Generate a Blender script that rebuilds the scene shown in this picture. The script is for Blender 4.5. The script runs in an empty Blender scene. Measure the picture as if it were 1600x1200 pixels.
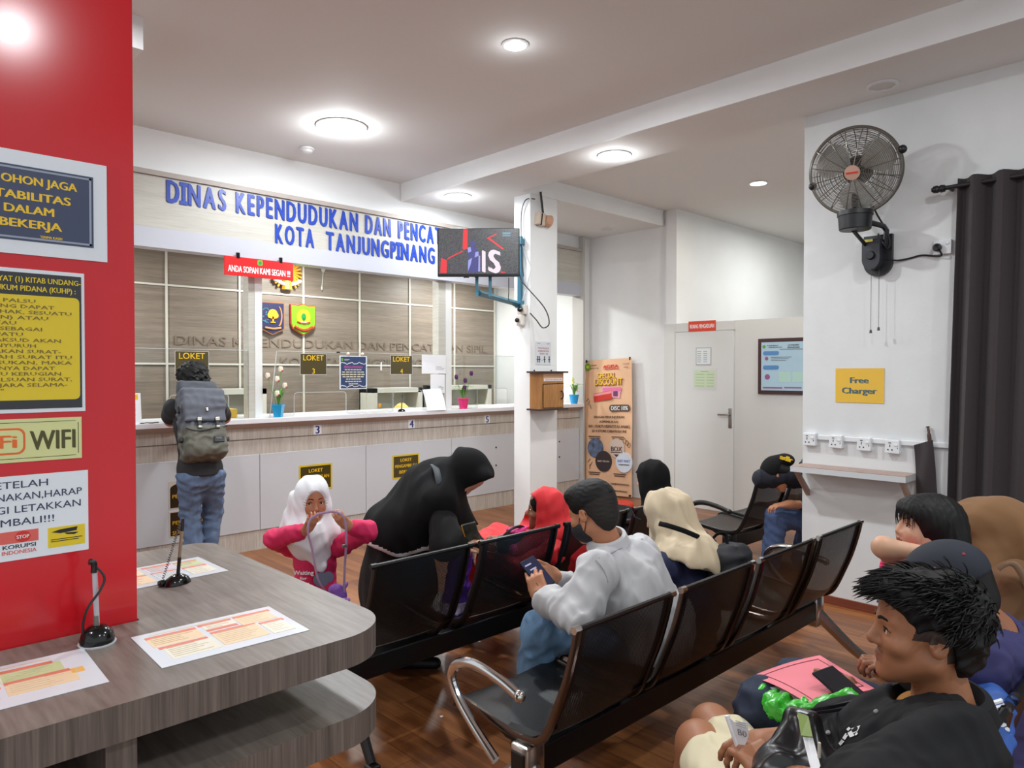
import bpy, bmesh, math, random
import numpy as np
from mathutils import Matrix, Vector, Euler

random.seed(7)
C = bpy.context.scene.collection
SC = bpy.context.scene
pi = math.pi

# ------------------------------------------------------------------ camera
FPX, CAMH = 1120.0, 1.60
YAW = math.radians(46.0)
PITCH = math.atan(18 / FPX)
cam_d = bpy.data.cameras.new('camera')
cam = bpy.data.objects.new('camera', cam_d)
C.objects.link(cam)
cam_d.sensor_fit = 'HORIZONTAL'
cam_d.sensor_width = 36.0
cam_d.lens = 36.0 * FPX / 1600.0
cam_d.clip_start = 0.02
cam.location = (0, 0, CAMH)
cam.rotation_euler = (pi / 2 - PITCH, 0, YAW - pi / 2)
SC.camera = cam

# ------------------------------------------------------------------ world and exposure
SC.view_settings.view_transform = 'Standard'
SC.view_settings.look = 'None'
SC.view_settings.gamma = 1.0
SC.view_settings.exposure = 0.24
SC.view_settings.use_curve_mapping = False
wd = bpy.data.worlds.new('world')
SC.world = wd
wd.use_nodes = True
wd.node_tree.nodes['Background'].inputs[0].default_value = (0.86, 0.95, 1.0, 1)
wd.node_tree.nodes['Background'].inputs[1].default_value = 0.78

# ------------------------------------------------------------------ measuring helpers (photo measurements -> metres)
_F0 = np.array([math.cos(YAW), math.sin(YAW), 0.0]); _R = np.array([math.sin(YAW), -math.cos(YAW), 0.0])
_Z = np.array([0, 0, 1.0])
_F = _F0 * math.cos(PITCH) - _Z * math.sin(PITCH)
_U = _F0 * math.sin(PITCH) + _Z * math.cos(PITCH)
def W(px, py, x=None, y=None, z=None, d=None):
    r = _F + _R * (px - 800) / FPX - _U * (py - 600) / FPX
    if x is not None: t = x / r[0]
    elif y is not None: t = y / r[1]
    elif z is not None: t = (z - CAMH) / r[2]
    else: t = d
    return np.array([0, 0, CAMH]) + r * t
def V3(*a): return np.array(a, float)

# ------------------------------------------------------------------ materials
_M = {}
def lin(c):
    return tuple(((v / 12.92) if v <= 0.04045 else ((v + 0.055) / 1.055) ** 2.4) for v in c)
def hexc(r, g, b): return lin((r / 255, g / 255, b / 255))
def mat(name, col, rough=0.55, metal=0.0, spec=0.5, alpha=None, emit=None, estr=0, noise=None, coat=0.0, trans=0.0, bump=None, sheen=0.0, sss=0.0):
    """col in 0-255 display values. noise=(scale, amount, stretch xyz) mottles the colour. bump=(scale,strength,stretch)"""
    if name in _M: return _M[name]
    m = bpy.data.materials.new(name); m.use_nodes = True
    nt = m.node_tree; b = nt.nodes['Principled BSDF']
    c = hexc(*col)
    b.inputs['Base Color'].default_value = (*c, 1)
    b.inputs['Roughness'].default_value = rough
    b.inputs['Metallic'].default_value = metal
    b.inputs['Specular IOR Level'].default_value = spec
    if coat: b.inputs['Coat Weight'].default_value = coat; b.inputs['Coat Roughness'].default_value = 0.08
    if trans: b.inputs['Transmission Weight'].default_value = trans
    if sheen: b.inputs['Sheen Weight'].default_value = sheen; b.inputs['Sheen Roughness'].default_value = 0.5
    if sss: b.inputs['Subsurface Weight'].default_value = sss; b.inputs['Subsurface Radius'].default_value = (0.01, 0.004, 0.002)
    if emit:
        b.inputs['Emission Color'].default_value = (*hexc(*emit), 1); b.inputs['Emission Strength'].default_value = estr
    if alpha is not None: b.inputs['Alpha'].default_value = alpha
    def coords(st):
        tc = nt.nodes.new('ShaderNodeTexCoord'); mp = nt.nodes.new('ShaderNodeMapping')
        mp.inputs['Scale'].default_value = st
        nt.links.new(tc.outputs['Object'], mp.inputs['Vector']); return mp
    if noise:
        sc, am, st = noise
        mp = coords(st)
        nz = nt.nodes.new('ShaderNodeTexNoise'); nz.inputs['Scale'].default_value = sc; nz.inputs['Detail'].default_value = 5
        nt.links.new(mp.outputs[0], nz.inputs['Vector'])
        rp = nt.nodes.new('ShaderNodeValToRGB')
        rp.color_ramp.elements[0].position = 0.3; rp.color_ramp.elements[1].position = 0.7
        rp.color_ramp.elements[0].color = (*[v * (1 - am) for v in c], 1)
        rp.color_ramp.elements[1].color = (*[min(1, v * (1 + am * 0.6)) for v in c], 1)
        nt.links.new(nz.outputs['Fac'], rp.inputs['Fac']); nt.links.new(rp.outputs['Color'], b.inputs['Base Color'])
    if bump:
        sc, am, st = bump
        mp = coords(st)
        nz = nt.nodes.new('ShaderNodeTexNoise'); nz.inputs['Scale'].default_value = sc; nz.inputs['Detail'].default_value = 4
        nt.links.new(mp.outputs[0], nz.inputs['Vector'])
        bp = nt.nodes.new('ShaderNodeBump'); bp.inputs['Strength'].default_value = am; bp.inputs['Distance'].default_value = 0.01
        nt.links.new(nz.outputs['Fac'], bp.inputs['Height']); nt.links.new(bp.outputs[0], b.inputs['Normal'])
    _M[name] = m
    return m

def wood_mat(name, c1, c2, stretch, scale=6.0, rough=0.4, fine=60.0):
    """streaky laminate: colour runs along the axis with the small stretch value"""
    if name in _M: return _M[name]
    m = bpy.data.materials.new(name); m.use_nodes = True
    nt = m.node_tree; b = nt.nodes['Principled BSDF']; b.inputs['Roughness'].default_value = rough
    tc = nt.nodes.new('ShaderNodeTexCoord'); mp = nt.nodes.new('ShaderNodeMapping'); mp.inputs['Scale'].default_value = stretch
    nt.links.new(tc.outputs['Object'], mp.inputs['Vector'])
    n1 = nt.nodes.new('ShaderNodeTexNoise'); n1.inputs['Scale'].default_value = scale; n1.inputs['Detail'].default_value = 6; n1.inputs['Roughness'].default_value = 0.65
    n2 = nt.nodes.new('ShaderNodeTexNoise'); n2.inputs['Scale'].default_value = fine; n2.inputs['Detail'].default_value = 3
    nt.links.new(mp.outputs[0], n1.inputs['Vector']); nt.links.new(mp.outputs[0], n2.inputs['Vector'])
    mx = nt.nodes.new('ShaderNodeMath'); mx.operation = 'MULTIPLY_ADD'; mx.inputs[1].default_value = 0.45
    m2 = nt.nodes.new('ShaderNodeMath'); m2.operation = 'MULTIPLY'; m2.inputs[1].default_value = 0.55
    nt.links.new(n1.outputs['Fac'], m2.inputs[0]); nt.links.new(n2.outputs['Fac'], mx.inputs[0]); nt.links.new(m2.outputs[0], mx.inputs[2])
    rp = nt.nodes.new('ShaderNodeValToRGB'); rp.color_ramp.elements[0].position = 0.36; rp.color_ramp.elements[1].position = 0.64
    rp.color_ramp.elements[0].color = (*hexc(*c1), 1); rp.color_ramp.elements[1].color = (*hexc(*c2), 1)
    nt.links.new(mx.outputs[0], rp.inputs['Fac']); nt.links.new(rp.outputs['Color'], b.inputs['Base Color'])
    _M[name] = m
    return m

# ------------------------------------------------------------------ mesh builder
I4 = Matrix.Identity(4)
_txt_cache = {}
def glyphs(s, bold, extr, res=3):
    key = (s, bold, round(extr, 5), res)
    if key in _txt_cache: return _txt_cache[key]
    cu = bpy.data.curves.new('t', 'FONT'); cu.body = s; cu.size = 1.0; cu.extrude = extr; cu.resolution_u = res
    o = bpy.data.objects.new('t', cu); C.objects.link(o)
    dg = bpy.context.evaluated_depsgraph_get(); dg.update()
    me = o.evaluated_get(dg).to_mesh()
    v = np.array([tuple(p.co) for p in me.vertices], float).reshape(-1, 3)
    f = [tuple(p.vertices) for p in me.polygons]
    o.evaluated_get(dg).to_mesh_clear()
    bpy.data.objects.remove(o); bpy.data.curves.remove(cu)
    if bold and len(v):
        n = len(v); v0, f0 = v, f; v = [v0]; f = list(f0)
        for k, (dx, dy) in enumerate(((-bold, bold * .3), (bold, -bold * .3))):
            v.append(v0 + np.array([dx, dy, 0.0004 * (k + 1)])); f += [tuple(i + n * (k + 1) for i in q) for q in f0]
        v = np.vstack(v)
    _txt_cache[key] = (v, f)
    return v, f

class MB:
    def __init__(s): s.v = []; s.f = []; s.m = []; s.cur = 0
    def add(s, vs, fs, M=None):
        n = len(s.v)
        if M is not None: vs = [tuple(M @ Vector(p)) for p in vs]
        s.v.extend([tuple(map(float, p)) for p in vs]); s.f.extend([tuple(i + n for i in f) for f in fs]); s.m.extend([s.cur] * len(fs))
        return s
    def box(s, c, size, M=None, rot=None):
        x, y, z = [k / 2 for k in size]
        vs = [Vector((i * x, j * y, k * z)) for i in (-1, 1) for j in (-1, 1) for k in (-1, 1)]
        if rot is not None: vs = [rot @ p for p in vs]
        vs = [p + Vector(c) for p in vs]
        fs = [(0, 1, 3, 2), (4, 6, 7, 5), (0, 4, 5, 1), (2, 3, 7, 6), (0, 2, 6, 4), (1, 5, 7, 3)]
        return s.add(vs, fs, M)
    def b2(s, lo, hi, M=None):
        return s.box([(a + b) / 2 for a, b in zip(lo, hi)], [abs(b - a) for a, b in zip(lo, hi)], M)
    def rbox(s, c, size, r=0.004, seg=2, M=None, rot=None):
        bm = bmesh.new(); bmesh.ops.create_cube(bm, size=1)
        for v in bm.verts: v.co = Vector((v.co.x * size[0], v.co.y * size[1], v.co.z * size[2]))
        bmesh.ops.bevel(bm, geom=bm.edges[:] + bm.verts[:], offset=min(r, min(size) * .49), segments=seg, profile=.5, affect='EDGES')
        bm.verts.index_update()
        vs = [v.co.copy() for v in bm.verts]; fs = [tuple(v.index for v in f.verts) for f in bm.faces]; bm.free()
        if rot is not None: vs = [rot @ p for p in vs]
        return s.add([p + Vector(c) for p in vs], fs, M)
    def tube(s, path, r, n=10, closed=False, caps=True, flat=1.0, M=None, up=None):
        P = [Vector(p) for p in path]; k = len(P)
        rs = r if isinstance(r, (list, tuple)) else [r] * k
        T = []
        for i in range(k):
            a = P[(i - 1) % k] if (closed or i > 0) else P[i]; b = P[(i + 1) % k] if (closed or i < k - 1) else P[i]
            t = (b - a); T.append(t.normalized() if t.length > 1e-9 else Vector((0, 0, 1)))
        u = Vector(up) if up is not None else (Vector((0, 0, 1)) if abs(T[0].z) < .9 else Vector((1, 0, 0)))
        vs = []
        for i in range(k):
            u = (u - T[i] * u.dot(T[i]))
            if u.length < 1e-6: u = T[i].orthogonal()
            u.normalize(); w = T[i].cross(u)
            for j in range(n):
                a = 2 * pi * j / n
                vs.append(P[i] + u * (math.cos(a) * rs[i]) + w * (math.sin(a) * rs[i] * flat))
        fs = []
        for i in range(k if closed else k - 1):
            for j in range(n):
                a, b = i * n + j, i * n + (j + 1) % n; c, d = ((i + 1) % k) * n + (j + 1) % n, ((i + 1) % k) * n + j
                fs.append((a, b, c, d))
        if caps and not closed:
            fs.append(tuple(range(n - 1, -1, -1))); fs.append(tuple((k - 1) * n + j for j in range(n)))
        return s.add(vs, fs, M)
    def cyl(s, p0, p1, r0, r1=None, n=20, M=None):
        return s.tube([p0, p1], [r0, r0 if r1 is None else r1], n=n, M=M)
    def lathe(s, prof, c=(0, 0, 0), n=24, M=None, axis='z'):
        vs = []; c = Vector(c)
        for r, z in prof:
            for j in range(n):
                a = 2 * pi * j / n
                p = Vector((r * math.cos(a), r * math.sin(a), z))
                if axis == 'y': p = Vector((p.x, -p.z, p.y))
                if axis == 'x': p = Vector((p.z, p.x, p.y))
                vs.append(p + c)
        fs = []; k = len(prof)
        for i in range(k - 1):
            for j in range(n):
                fs.append((i * n + j, i * n + (j + 1) % n, (i + 1) * n + (j + 1) % n, (i + 1) * n + j))
        if prof[0][0] > 1e-6: fs.append(tuple(range(n - 1, -1, -1)))
        if prof[-1][0] > 1e-6: fs.append(tuple((k - 1) * n + j for j in range(n)))
        return s.add(vs, fs, M)
    def ball(s, c, r, n=16, M=None):
        rr = (r, r, r) if not hasattr(r, '__len__') else r
        k = n // 2
        vs = []; fs = []
        for i in range(k + 1):
            t = pi * i / k
            for j in range(n):
                a = 2 * pi * j / n
                vs.append((c[0] + rr[0] * math.sin(t) * math.cos(a), c[1] + rr[1] * math.sin(t) * math.sin(a), c[2] - rr[2] * math.cos(t)))
        for i in range(k):
            for j in range(n):
                fs.append((i * n + j, i * n + (j + 1) % n, (i + 1) * n + (j + 1) % n, (i + 1) * n + j))
        return s.add(vs, fs, M)
    def prism(s, poly, y0, y1, M=None):
        """polygon in (x,z), extruded along y"""
        n = len(poly)
        vs = [(p[0], y0, p[1]) for p in poly] + [(p[0], y1, p[1]) for p in poly]
        fs = [tuple(range(n)), tuple(range(2 * n - 1, n - 1, -1))] + [(i, i + n, (i + 1) % n + n, (i + 1) % n) for i in range(n)]
        return s.add(vs, fs, M)
    def prism_z(s, poly, z0, z1, M=None):
        n = len(poly)
        vs = [(p[0], p[1], z0) for p in poly] + [(p[0], p[1], z1) for p in poly]
        fs = [tuple(range(n - 1, -1, -1)), tuple(range(n, 2 * n))] + [(i, (i + 1) % n, (i + 1) % n + n, i + n) for i in range(n)]
        return s.add(vs, fs, M)
    def sheet(s, G, th=0.0):
        """grid of points [i][j]; optional thickness along the local normal"""
        G = np.array(G, float); a, b = G.shape[:2]
        du = np.gradient(G, axis=0); dv = np.gradient(G, axis=1)
        nrm = np.cross(du, dv); nrm /= np.maximum(np.linalg.norm(nrm, axis=2, keepdims=True), 1e-9)
        top = (G + nrm * th / 2).reshape(-1, 3); bot = (G - nrm * th / 2).reshape(-1, 3)
        fs = []
        for i in range(a - 1):
            for j in range(b - 1):
                q = (i * b + j, (i + 1) * b + j, (i + 1) * b + j + 1, i * b + j + 1)
                fs.append(q)
                if th: fs.append(tuple(k + a * b for k in q[::-1]))
        if th:
            ring = [i * b for i in range(a)] + [(a - 1) * b + j for j in range(1, b)] + [i * b + b - 1 for i in range(a - 2, -1, -1)] + [j for j in range(b - 2, 0, -1)]
            for k in range(len(ring)):
                p, q = ring[k], ring[(k + 1) % len(ring)]
                fs.append((q, p, p + a * b, q + a * b))
            return s.add(np.vstack([top, bot]), fs)
        return s.add(G.reshape(-1, 3), fs)
    def text(s, st, x, z, h, y=0.0, width=None, align='c', bold=0.0, extr=0.0006, M=None, res=3, slant=0.0):
        """lettering in the local XZ plane, front towards -Y. h = cap height"""
        v, f = glyphs(st, bold, extr / max(h, 1e-6) * .7, res)
        if not len(v): return s
        cap = 0.70
        v = v.copy(); v[:, :2] *= h / cap; v[:, 2] *= h / .7
        w = v[:, 0].max() - v[:, 0].min(); v[:, 0] -= v[:, 0].min()
        if width is not None: v[:, 0] *= width / w; w = width
        v[:, 0] += slant * v[:, 1]
        off = {'c': -w / 2, 'l': 0.0, 'r': -w}[align]
        out = np.stack([v[:, 0] + off + x, -v[:, 2] + y, v[:, 1] + z - h / 2], 1)
        return s.add(out, f, M)
    def rect(s, x0, x1, z0, z1, y, th=0.0008, M=None):
        return s.b2((x0, y - th, z0), (x1, y, z1), M)
    def rrect(s, x0, x1, z0, z1, r, y0, y1, n=5, M=None):
        poly = []
        for cx, cz, a0 in ((x1 - r, z1 - r, 0), (x0 + r, z1 - r, 90), (x0 + r, z0 + r, 180), (x1 - r, z0 + r, 270)):
            for k in range(n + 1):
                a = math.radians(a0 + 90 * k / n); poly.append((cx + r * math.cos(a), cz + r * math.sin(a)))
        return s.prism(poly, y0, y1, M)
    def disc(s, x, z, r, y0, y1, n=28, rz=None, M=None):
        rz = r if rz is None else rz
        return s.prism([(x + r * math.cos(2 * pi * k / n), z + rz * math.sin(2 * pi * k / n)) for k in range(n)], y0, y1, M)
    def mesh(s, name):
        me = bpy.data.meshes.new(name); me.from_pydata(s.v, [], s.f); me.update(); return me
    def build(s, name, material, parent=None, smooth=False, label=None, sharp=35):
        me = s.mesh(name)
        mats = material if isinstance(material, (list, tuple)) else [material]
        for m in mats: me.materials.append(m)
        if len(mats) > 1: me.polygons.foreach_set('material_index', s.m)
        bm = bmesh.new(); bm.from_mesh(me); bmesh.ops.recalc_face_normals(bm, faces=bm.faces); bm.to_mesh(me); bm.free()
        if smooth:
            me.polygons.foreach_set('use_smooth', [True] * len(me.polygons))
            try: me.set_sharp_from_angle(angle=math.radians(sharp))
            except Exception: pass
        o = bpy.data.objects.new(name, me); C.objects.link(o)
        if parent is not None: o.parent = parent
        if label: o['label'] = label
        return o

def thing(name, label, cat, loc=(0, 0, 0), rotz=0.0, group=None, rot=None):
    o = bpy.data.objects.new(name, None); C.objects.link(o)
    o.empty_display_size = .05
    o.location = tuple(float(k) for k in loc); o.rotation_euler = rot if rot is not None else (0, 0, rotz)
    o['label'] = label; o['category'] = cat
    if group: o['group'] = group
    return o
def tag(o, label, cat, group=None, kind=None):
    o['label'] = label; o['category'] = cat
    if group: o['group'] = group
    if kind: o['kind'] = kind
    return o
def struct(name, mb, m, parent=None, label=None, smooth=False):
    o = mb.build(name, m, parent, smooth=smooth)
    if parent is None: o['kind'] = 'structure'
    if label: o['label'] = label
    return o
def dup(root, loc, rotz=None, label=None, group=None):
    r = root.copy(); C.objects.link(r); r.location = loc
    if rotz is not None: r.rotation_euler = (0, 0, rotz)
    if label: r['label'] = label
    if group: r['group'] = group
    for ch in list(root.children):
        c = ch.copy(); C.objects.link(c); c.parent = r
        for g in ch.children:
            d = g.copy(); C.objects.link(d); d.parent = c
    return r
def bez(pts, n=8):
    """Catmull-Rom through points"""
    P = [Vector(p) for p in pts]; out = []
    for i in range(len(P) - 1):
        p0 = P[max(i - 1, 0)]; p1 = P[i]; p2 = P[i + 1]; p3 = P[min(i + 2, len(P) - 1)]
        for k in range(n):
            t = k / n
            out.append(0.5 * ((2 * p1) + (p2 - p0) * t + (2 * p0 - 5 * p1 + 4 * p2 - p3) * t * t + (3 * p1 - p0 - 3 * p2 + p3) * t ** 3))
    out.append(P[-1]); return out
# ------------------------------------------------------------------ room lamps (recessed ceiling spots of the hall)
white_metal = mat('white_metal', (225, 225, 225), .35)
lens_on = mat('lens_on', (255, 255, 255), .4, emit=(246, 250, 255), estr=26)
lens_warm = mat('lens_warm', (255, 255, 255), .4, emit=(255, 240, 205), estr=22)
lens_off = mat('lens_off', (205, 200, 195), .3)
def downlight(loc, label, power, r=.075, col=(.93, .975, 1), lens=None, spread=178, group='recessed ceiling spots', bulb=0):
    t = thing('downlight', label, 'ceiling light', loc, group=group)
    mb = MB(); mb.lathe([(r * 1.25, -.001), (r * 1.25, -.008), (r * 1.02, -.012), (r, -.004), (r, -.001)], n=32)
    mb.build('ring', white_metal, t, smooth=True)
    mb = MB(); mb.lathe([(0.0001, -.007), (r * .6, -.0068), (r, -.004)], n=32)
    mb.build('lens', lens or lens_on, t, smooth=True)
    if power:
        ld = bpy.data.lights.new('downlight_glow', 'AREA'); ld.shape = 'DISK'; ld.size = r * 2; ld.energy = power; ld.color = col; ld.spread = math.radians(spread)
        lo = bpy.data.objects.new('downlight_glow', ld); C.objects.link(lo); lo.parent = t; lo.location = (0, 0, -.02)
    if bulb:
        ld = bpy.data.lights.new('bulb_glow', 'POINT'); ld.shadow_soft_size = .05; ld.energy = bulb; ld.color = col
        lo = bpy.data.objects.new('bulb_glow', ld); C.objects.link(lo); lo.parent = t; lo.location = (0, 0, -.11)
    return t
ZA, ZS = 3.58, 3.40
downlight((3.04, 3.12, ZA), 'small round lit spot in the high ceiling between the two bright ones, sharp edged', 44, .065, bulb=.7)
downlight((3.04, 5.12, ZA), 'brightest lit ceiling spot, close to the blue lettered fascia', 26, .16, bulb=12)
downlight((4.70, 5.66, ZS), 'lit ceiling spot above the television', 13, .11, bulb=4)
downlight((4.75, 3.70, ZS), 'lit ceiling spot in the low soffit between fascia and wall fan', 15, .11, bulb=4)
downlight((7.07, 3.62, ZA), 'warm lit oval ceiling spot above the white door', 15, .08, (1, .93, .8), lens_warm)
downlight((4.81, 1.64, ZS), 'unlit ceiling spot above the wall fan', 0, .075, lens=lens_off)
downlight((7.14, 5.66, ZS), 'unlit ceiling spot above the hanging discount banner', 0, .07, lens=lens_off)
# further spots of the same hall that lie outside the photograph
for q in ((1.0, 3.6, ZA), (-0.6, 5.2, ZA), (0.80, -1.39, ZA), (3.0, 0.2, ZA), (-1.2, 1.6, ZA), (3.05, -1.6, ZA)):
    ld = bpy.data.lights.new('hall_spot', 'AREA'); ld.shape = 'DISK'; ld.size = .16; ld.energy = 25; ld.color = (.93, .975, 1); ld.spread = math.radians(178)
    lo = bpy.data.objects.new('hall_spot', ld); C.objects.link(lo); lo.location = (q[0], q[1], q[2] - .03)
for q, e in (((9.2, 3.6, ZA - .03), 34), ((6.4, 1.2, ZA - .03), 30), ((1.5, 7.3, 2.95), 42), ((4.0, 7.3, 2.95), 42), ((6.3, 7.3, 2.95), 42)):
    ld = bpy.data.lights.new('room_spot', 'AREA'); ld.shape = 'DISK'; ld.size = .3; ld.energy = e; ld.color = (.97, 1, .97); ld.spread = math.radians(178)
    lo = bpy.data.objects.new('room_spot', ld); C.objects.link(lo); lo.location = q

# ------------------------------------------------------------------ room shell
wall_w = mat('wall_paint', (234, 235, 235), .6, noise=(2.2, .035, (1, 1, 1)))
wall_fan = mat('wall_paint_worn', (218, 219, 219), .62, noise=(3.5, .05, (1, 1, .6)), bump=(9, .25, (1, 1, 1)))
ceil_m = mat('ceiling_paint', (226, 226, 224), .8)
skirt_m = mat('skirting_brown', (120, 62, 44), .35)

def floor_mat():
    m = bpy.data.materials.new('laminate_floor'); m.use_nodes = True; nt = m.node_tree; b = nt.nodes['Principled BSDF']
    tc = nt.nodes.new('ShaderNodeTexCoord'); mp = nt.nodes.new('ShaderNodeMapping'); mp.inputs['Rotation'].default_value = (0, 0, pi / 2)
    nt.links.new(tc.outputs['Object'], mp.inputs['Vector'])
    br = nt.nodes.new('ShaderNodeTexBrick'); br.inputs['Scale'].default_value = 1.0; br.offset = .37; br.squash = 1
    br.inputs['Brick Width'].default_value = 1.2; br.inputs['Row Height'].default_value = .125
    br.inputs['Mortar Size'].default_value = .0016; br.inputs['Mortar Smooth'].default_value = .1; br.inputs['Bias'].default_value = 0
    br.inputs['Color1'].default_value = (0, 0, 0, 1); br.inputs['Color2'].default_value = (1, 1, 1, 1); br.inputs['Mortar'].default_value = (.5, .5, .5, 1)
    nt.links.new(mp.outputs[0], br.inputs['Vector'])
    m2 = nt.nodes.new('ShaderNodeMapping'); m2.inputs['Scale'].default_value = (14, .9, 1)
    nt.links.new(tc.outputs['Object'], m2.inputs['Vector'])
    # shift the grain per plank
    ad = nt.nodes.new('ShaderNodeVectorMath'); ad.operation = 'MULTIPLY_ADD'; ad.inputs[1].default_value = (7, 3, 5)
    nt.links.new(br.outputs['Color'], ad.inputs[0]); nt.links.new(m2.outputs[0], ad.inputs[2])
    nz = nt.nodes.new('ShaderNodeTexNoise'); nz.inputs['Scale'].default_value = 1.6; nz.inputs['Detail'].default_value = 7; nz.inputs['Roughness'].default_value = .62
    nt.links.new(ad.outputs[0], nz.inputs['Vector'])
    mm = nt.nodes.new('ShaderNodeMath'); mm.operation = 'MULTIPLY_ADD'; mm.inputs[1].default_value = .22
    nt.links.new(br.outputs['Color'], mm.inputs[0]); nt.links.new(nz.outputs['Fac'], mm.inputs[2])
    rp = nt.nodes.new('ShaderNodeValToRGB'); e = rp.color_ramp.elements
    e[0].position = .36; e[1].position = .84; e[0].color = (*hexc(92, 52, 28), 1); e[1].color = (*hexc(162, 106, 62), 1)
    k = rp.color_ramp.elements.new(.58); k.color = (*hexc(130, 78, 41), 1)
    nt.links.new(mm.outputs[0], rp.inputs['Fac'])
    mx = nt.nodes.new('ShaderNodeMix'); mx.data_type = 'RGBA'; mx.inputs['B'].default_value = (*hexc(74, 42, 26), 1)
    nt.links.new(br.outputs['Fac'], mx.inputs['Factor']); nt.links.new(rp.outputs['Color'], mx.inputs['A'])
    nt.links.new(mx.outputs['Result'], b.inputs['Base Color'])
    b.inputs['Roughness'].default_value = .34
    return m
struct('floor', MB().b2((-3.2, -3.2, -.06), (11, 8.3, 0)), floor_mat())
# ceilings: the high hall ceiling, the lower soffit that steps down from it, and the high ceiling beyond
struct('ceiling', MB().b2((-3.2, -3.2, ZA), (4.42, 6.30, ZA + .06)), ceil_m)
struct('ceiling_soffit', MB().b2((4.42, -3.2, ZS), (5.02, 6.30, ZS + .25)).b2((5.02, 5.07, ZS), (7.5, 6.30, ZS + .25)), ceil_m)
struct('ceiling_beyond', MB().b2((5.02, -3.2, ZA), (11, 5.07, ZA + .06)), ceil_m)
# plain beam faces of the step, painted wall white
struct('trim_1', MB().b2((4.405, -3.2, ZS - .004), (4.42, 6.24, ZA)), wall_w)
struct('trim_2', MB().b2((5.02, 5.055, ZS - .004), (7.46, 5.07, ZA)), wall_w)
struct('trim_3', MB().b2((1.02, 4.33, 3.40), (1.32, 6.2, ZA)), wall_w)
# walls
struct('wall_back', MB().b2((-3.2, 8.1, 0), (11, 8.25, 3.6)), mat('office_white', (214, 216, 214), .6))
struct('ceiling_office', MB().b2((-3.2, 6.36, 3.0), (7.5, 8.1, 3.08)), ceil_m)
struct('wall_counter', MB().b2((-3.2, 6.25, 3.24), (7.5, 6.36, ZA)), wall_w)
struct('wall_side', MB().b2((7.5, 4.87, 0), (7.6, 8.1, 3.6)), wall_w)
struct('wall_nook', MB().b2((7.30, 6.26, 0), (7.5, 6.36, ZS)), wall_w)
struct('trim_4', MB().b2((7.268, 6.17, 0), (7.30, 6.36, ZS)), mat('pale_grey', (190, 186, 182), .5))
struct('wall_door', MB().b2((7.46, -3.2, 0), (7.6, 4.87, 2.19)).b2((7.46, 4.87, 0), (7.50, 5.02, 2.19)), mat('partition_paint', (214, 214, 211), .55))
struct('wall_post', MB().b2((7.47, 4.87, 2.19), (7.5, 5.02, ZA)), wall_w)
struct('wall_beyond', MB().b2((7.6, 4.87, 0), (11, 5.0, 3.6)), wall_w)
struct('wall_far', MB().b2((11, -3.2, 0), (11.1, 5, 3.6)), wall_w)
struct('wall_fan', MB().b2((5.02, -3.2, 0), (5.17, 2.225, ZS)), wall_fan)
struct('wall_column', MB().b2((5.15, 5.07, 0), (5.55, 5.30, ZS)), wall_w)
struct('baseboard_fan', MB().b2((5.005, -3.2, 0), (5.02, 2.225, .055)).b2((5.0, -3.2, 0), (5.02, 2.225, .018)), skirt_m)
struct('baseboard_door', MB().b2((7.445, -3.2, 0), (7.46, 4.0, .06)), mat('baseboard_white', (205, 203, 200), .5))
# red clad pillar
red_m = mat('red_laminate', (206, 28, 38), .15, spec=.45, noise=(1.3, .05, (1, 1, 1)))
struct('wall_pillar', MB().b2((-.55, 1.765, 0), (.515, 2.02, ZA)), red_m)

# ------------------------------------------------------------------ office back wall: brown panels with pale joint strips
panel_m = wood_mat('taupe_panel', (112, 101, 90), (142, 130, 117), (.35, 1, 9), 2.4, .45, 14)
joint_m = mat('pale_joint', (205, 203, 192), .4)
pw = .792
for k in range(11):
    x1 = 7.42 - k * pw
    mb = MB()
    for z0, z1 in ((.0, .85), (.856, 1.69), (1.696, 2.53), (2.536, 3.0)): mb.rbox((x1 - pw / 2, 8.085, (z0 + z1) / 2), (pw - .006, .02, z1 - z0), .002, 1)
    struct('wall_panel', mb, panel_m)
mb = MB()
for k in range(12): mb.b2((7.42 - k * pw - .011, 8.060, 0), (7.42 - k * pw + .011, 8.075, 3.0))
for z in (.853, 1.693, 2.533): mb.b2((-1.3, 8.062, z - .010), (7.42, 8.074, z + .010))
struct('trim_5', mb, joint_m)

# ------------------------------------------------------------------ service counter
cw = wood_mat('pale_wood_vertical', (168, 157, 146), (205, 198, 189), (9, 9, .5), 2.5, .45, 16)
cwh = wood_mat('cream_wood_horizontal', (178, 175, 165), (196, 194, 185), (.5, 1, 10), 2.0, .45, 12)
band_m = mat('cool_white_board', (186, 188, 198), .35)
slab_m = mat('white_slab', (226, 226, 230), .25)
YC = 6.24
t = thing('service_counter', 'long pale wood service counter with white panels under the blue lettered fascia', 'counter', (3.3, YC + .2, 0))
def loc(mb_lo, mb_hi, r=(3.3, YC + .2, 0)):
    return tuple(a - b for a, b in zip(mb_lo, r)), tuple(a - b for a, b in zip(mb_hi, r))
X0, X1 = -1.5, 7.27
MB().b2(*loc((X0, YC, 0), (X1, YC + .55, 1.10))).build('body', cw, t)
MB().b2(*loc((X0, YC - .005, .998), (X1, YC, 1.003))).build('groove', mat('groove_dark', (96, 86, 78), .6), t)
mb = MB(); mb.prism([(-.012, 1.10), (-.075, 1.145), (.5, 1.145), (.5, 1.10)], X0, X1)
mb.v = [(p[1] - 3.3, p[0] + YC - (YC + .2), p[2]) for p in mb.v]
mb.build('lip', mat('taupe_lip', (176, 160, 150), .5), t)
mb = MB(); lo, hi = loc((X0, YC - .09, 1.146), (X1 + .0, YC + .57, 1.19)); mb.rbox([(a + b) / 2 for a, b in zip(lo, hi)], [b - a for a, b in zip(lo, hi)], .004)
mb.build('worktop', slab_m, t)
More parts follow.
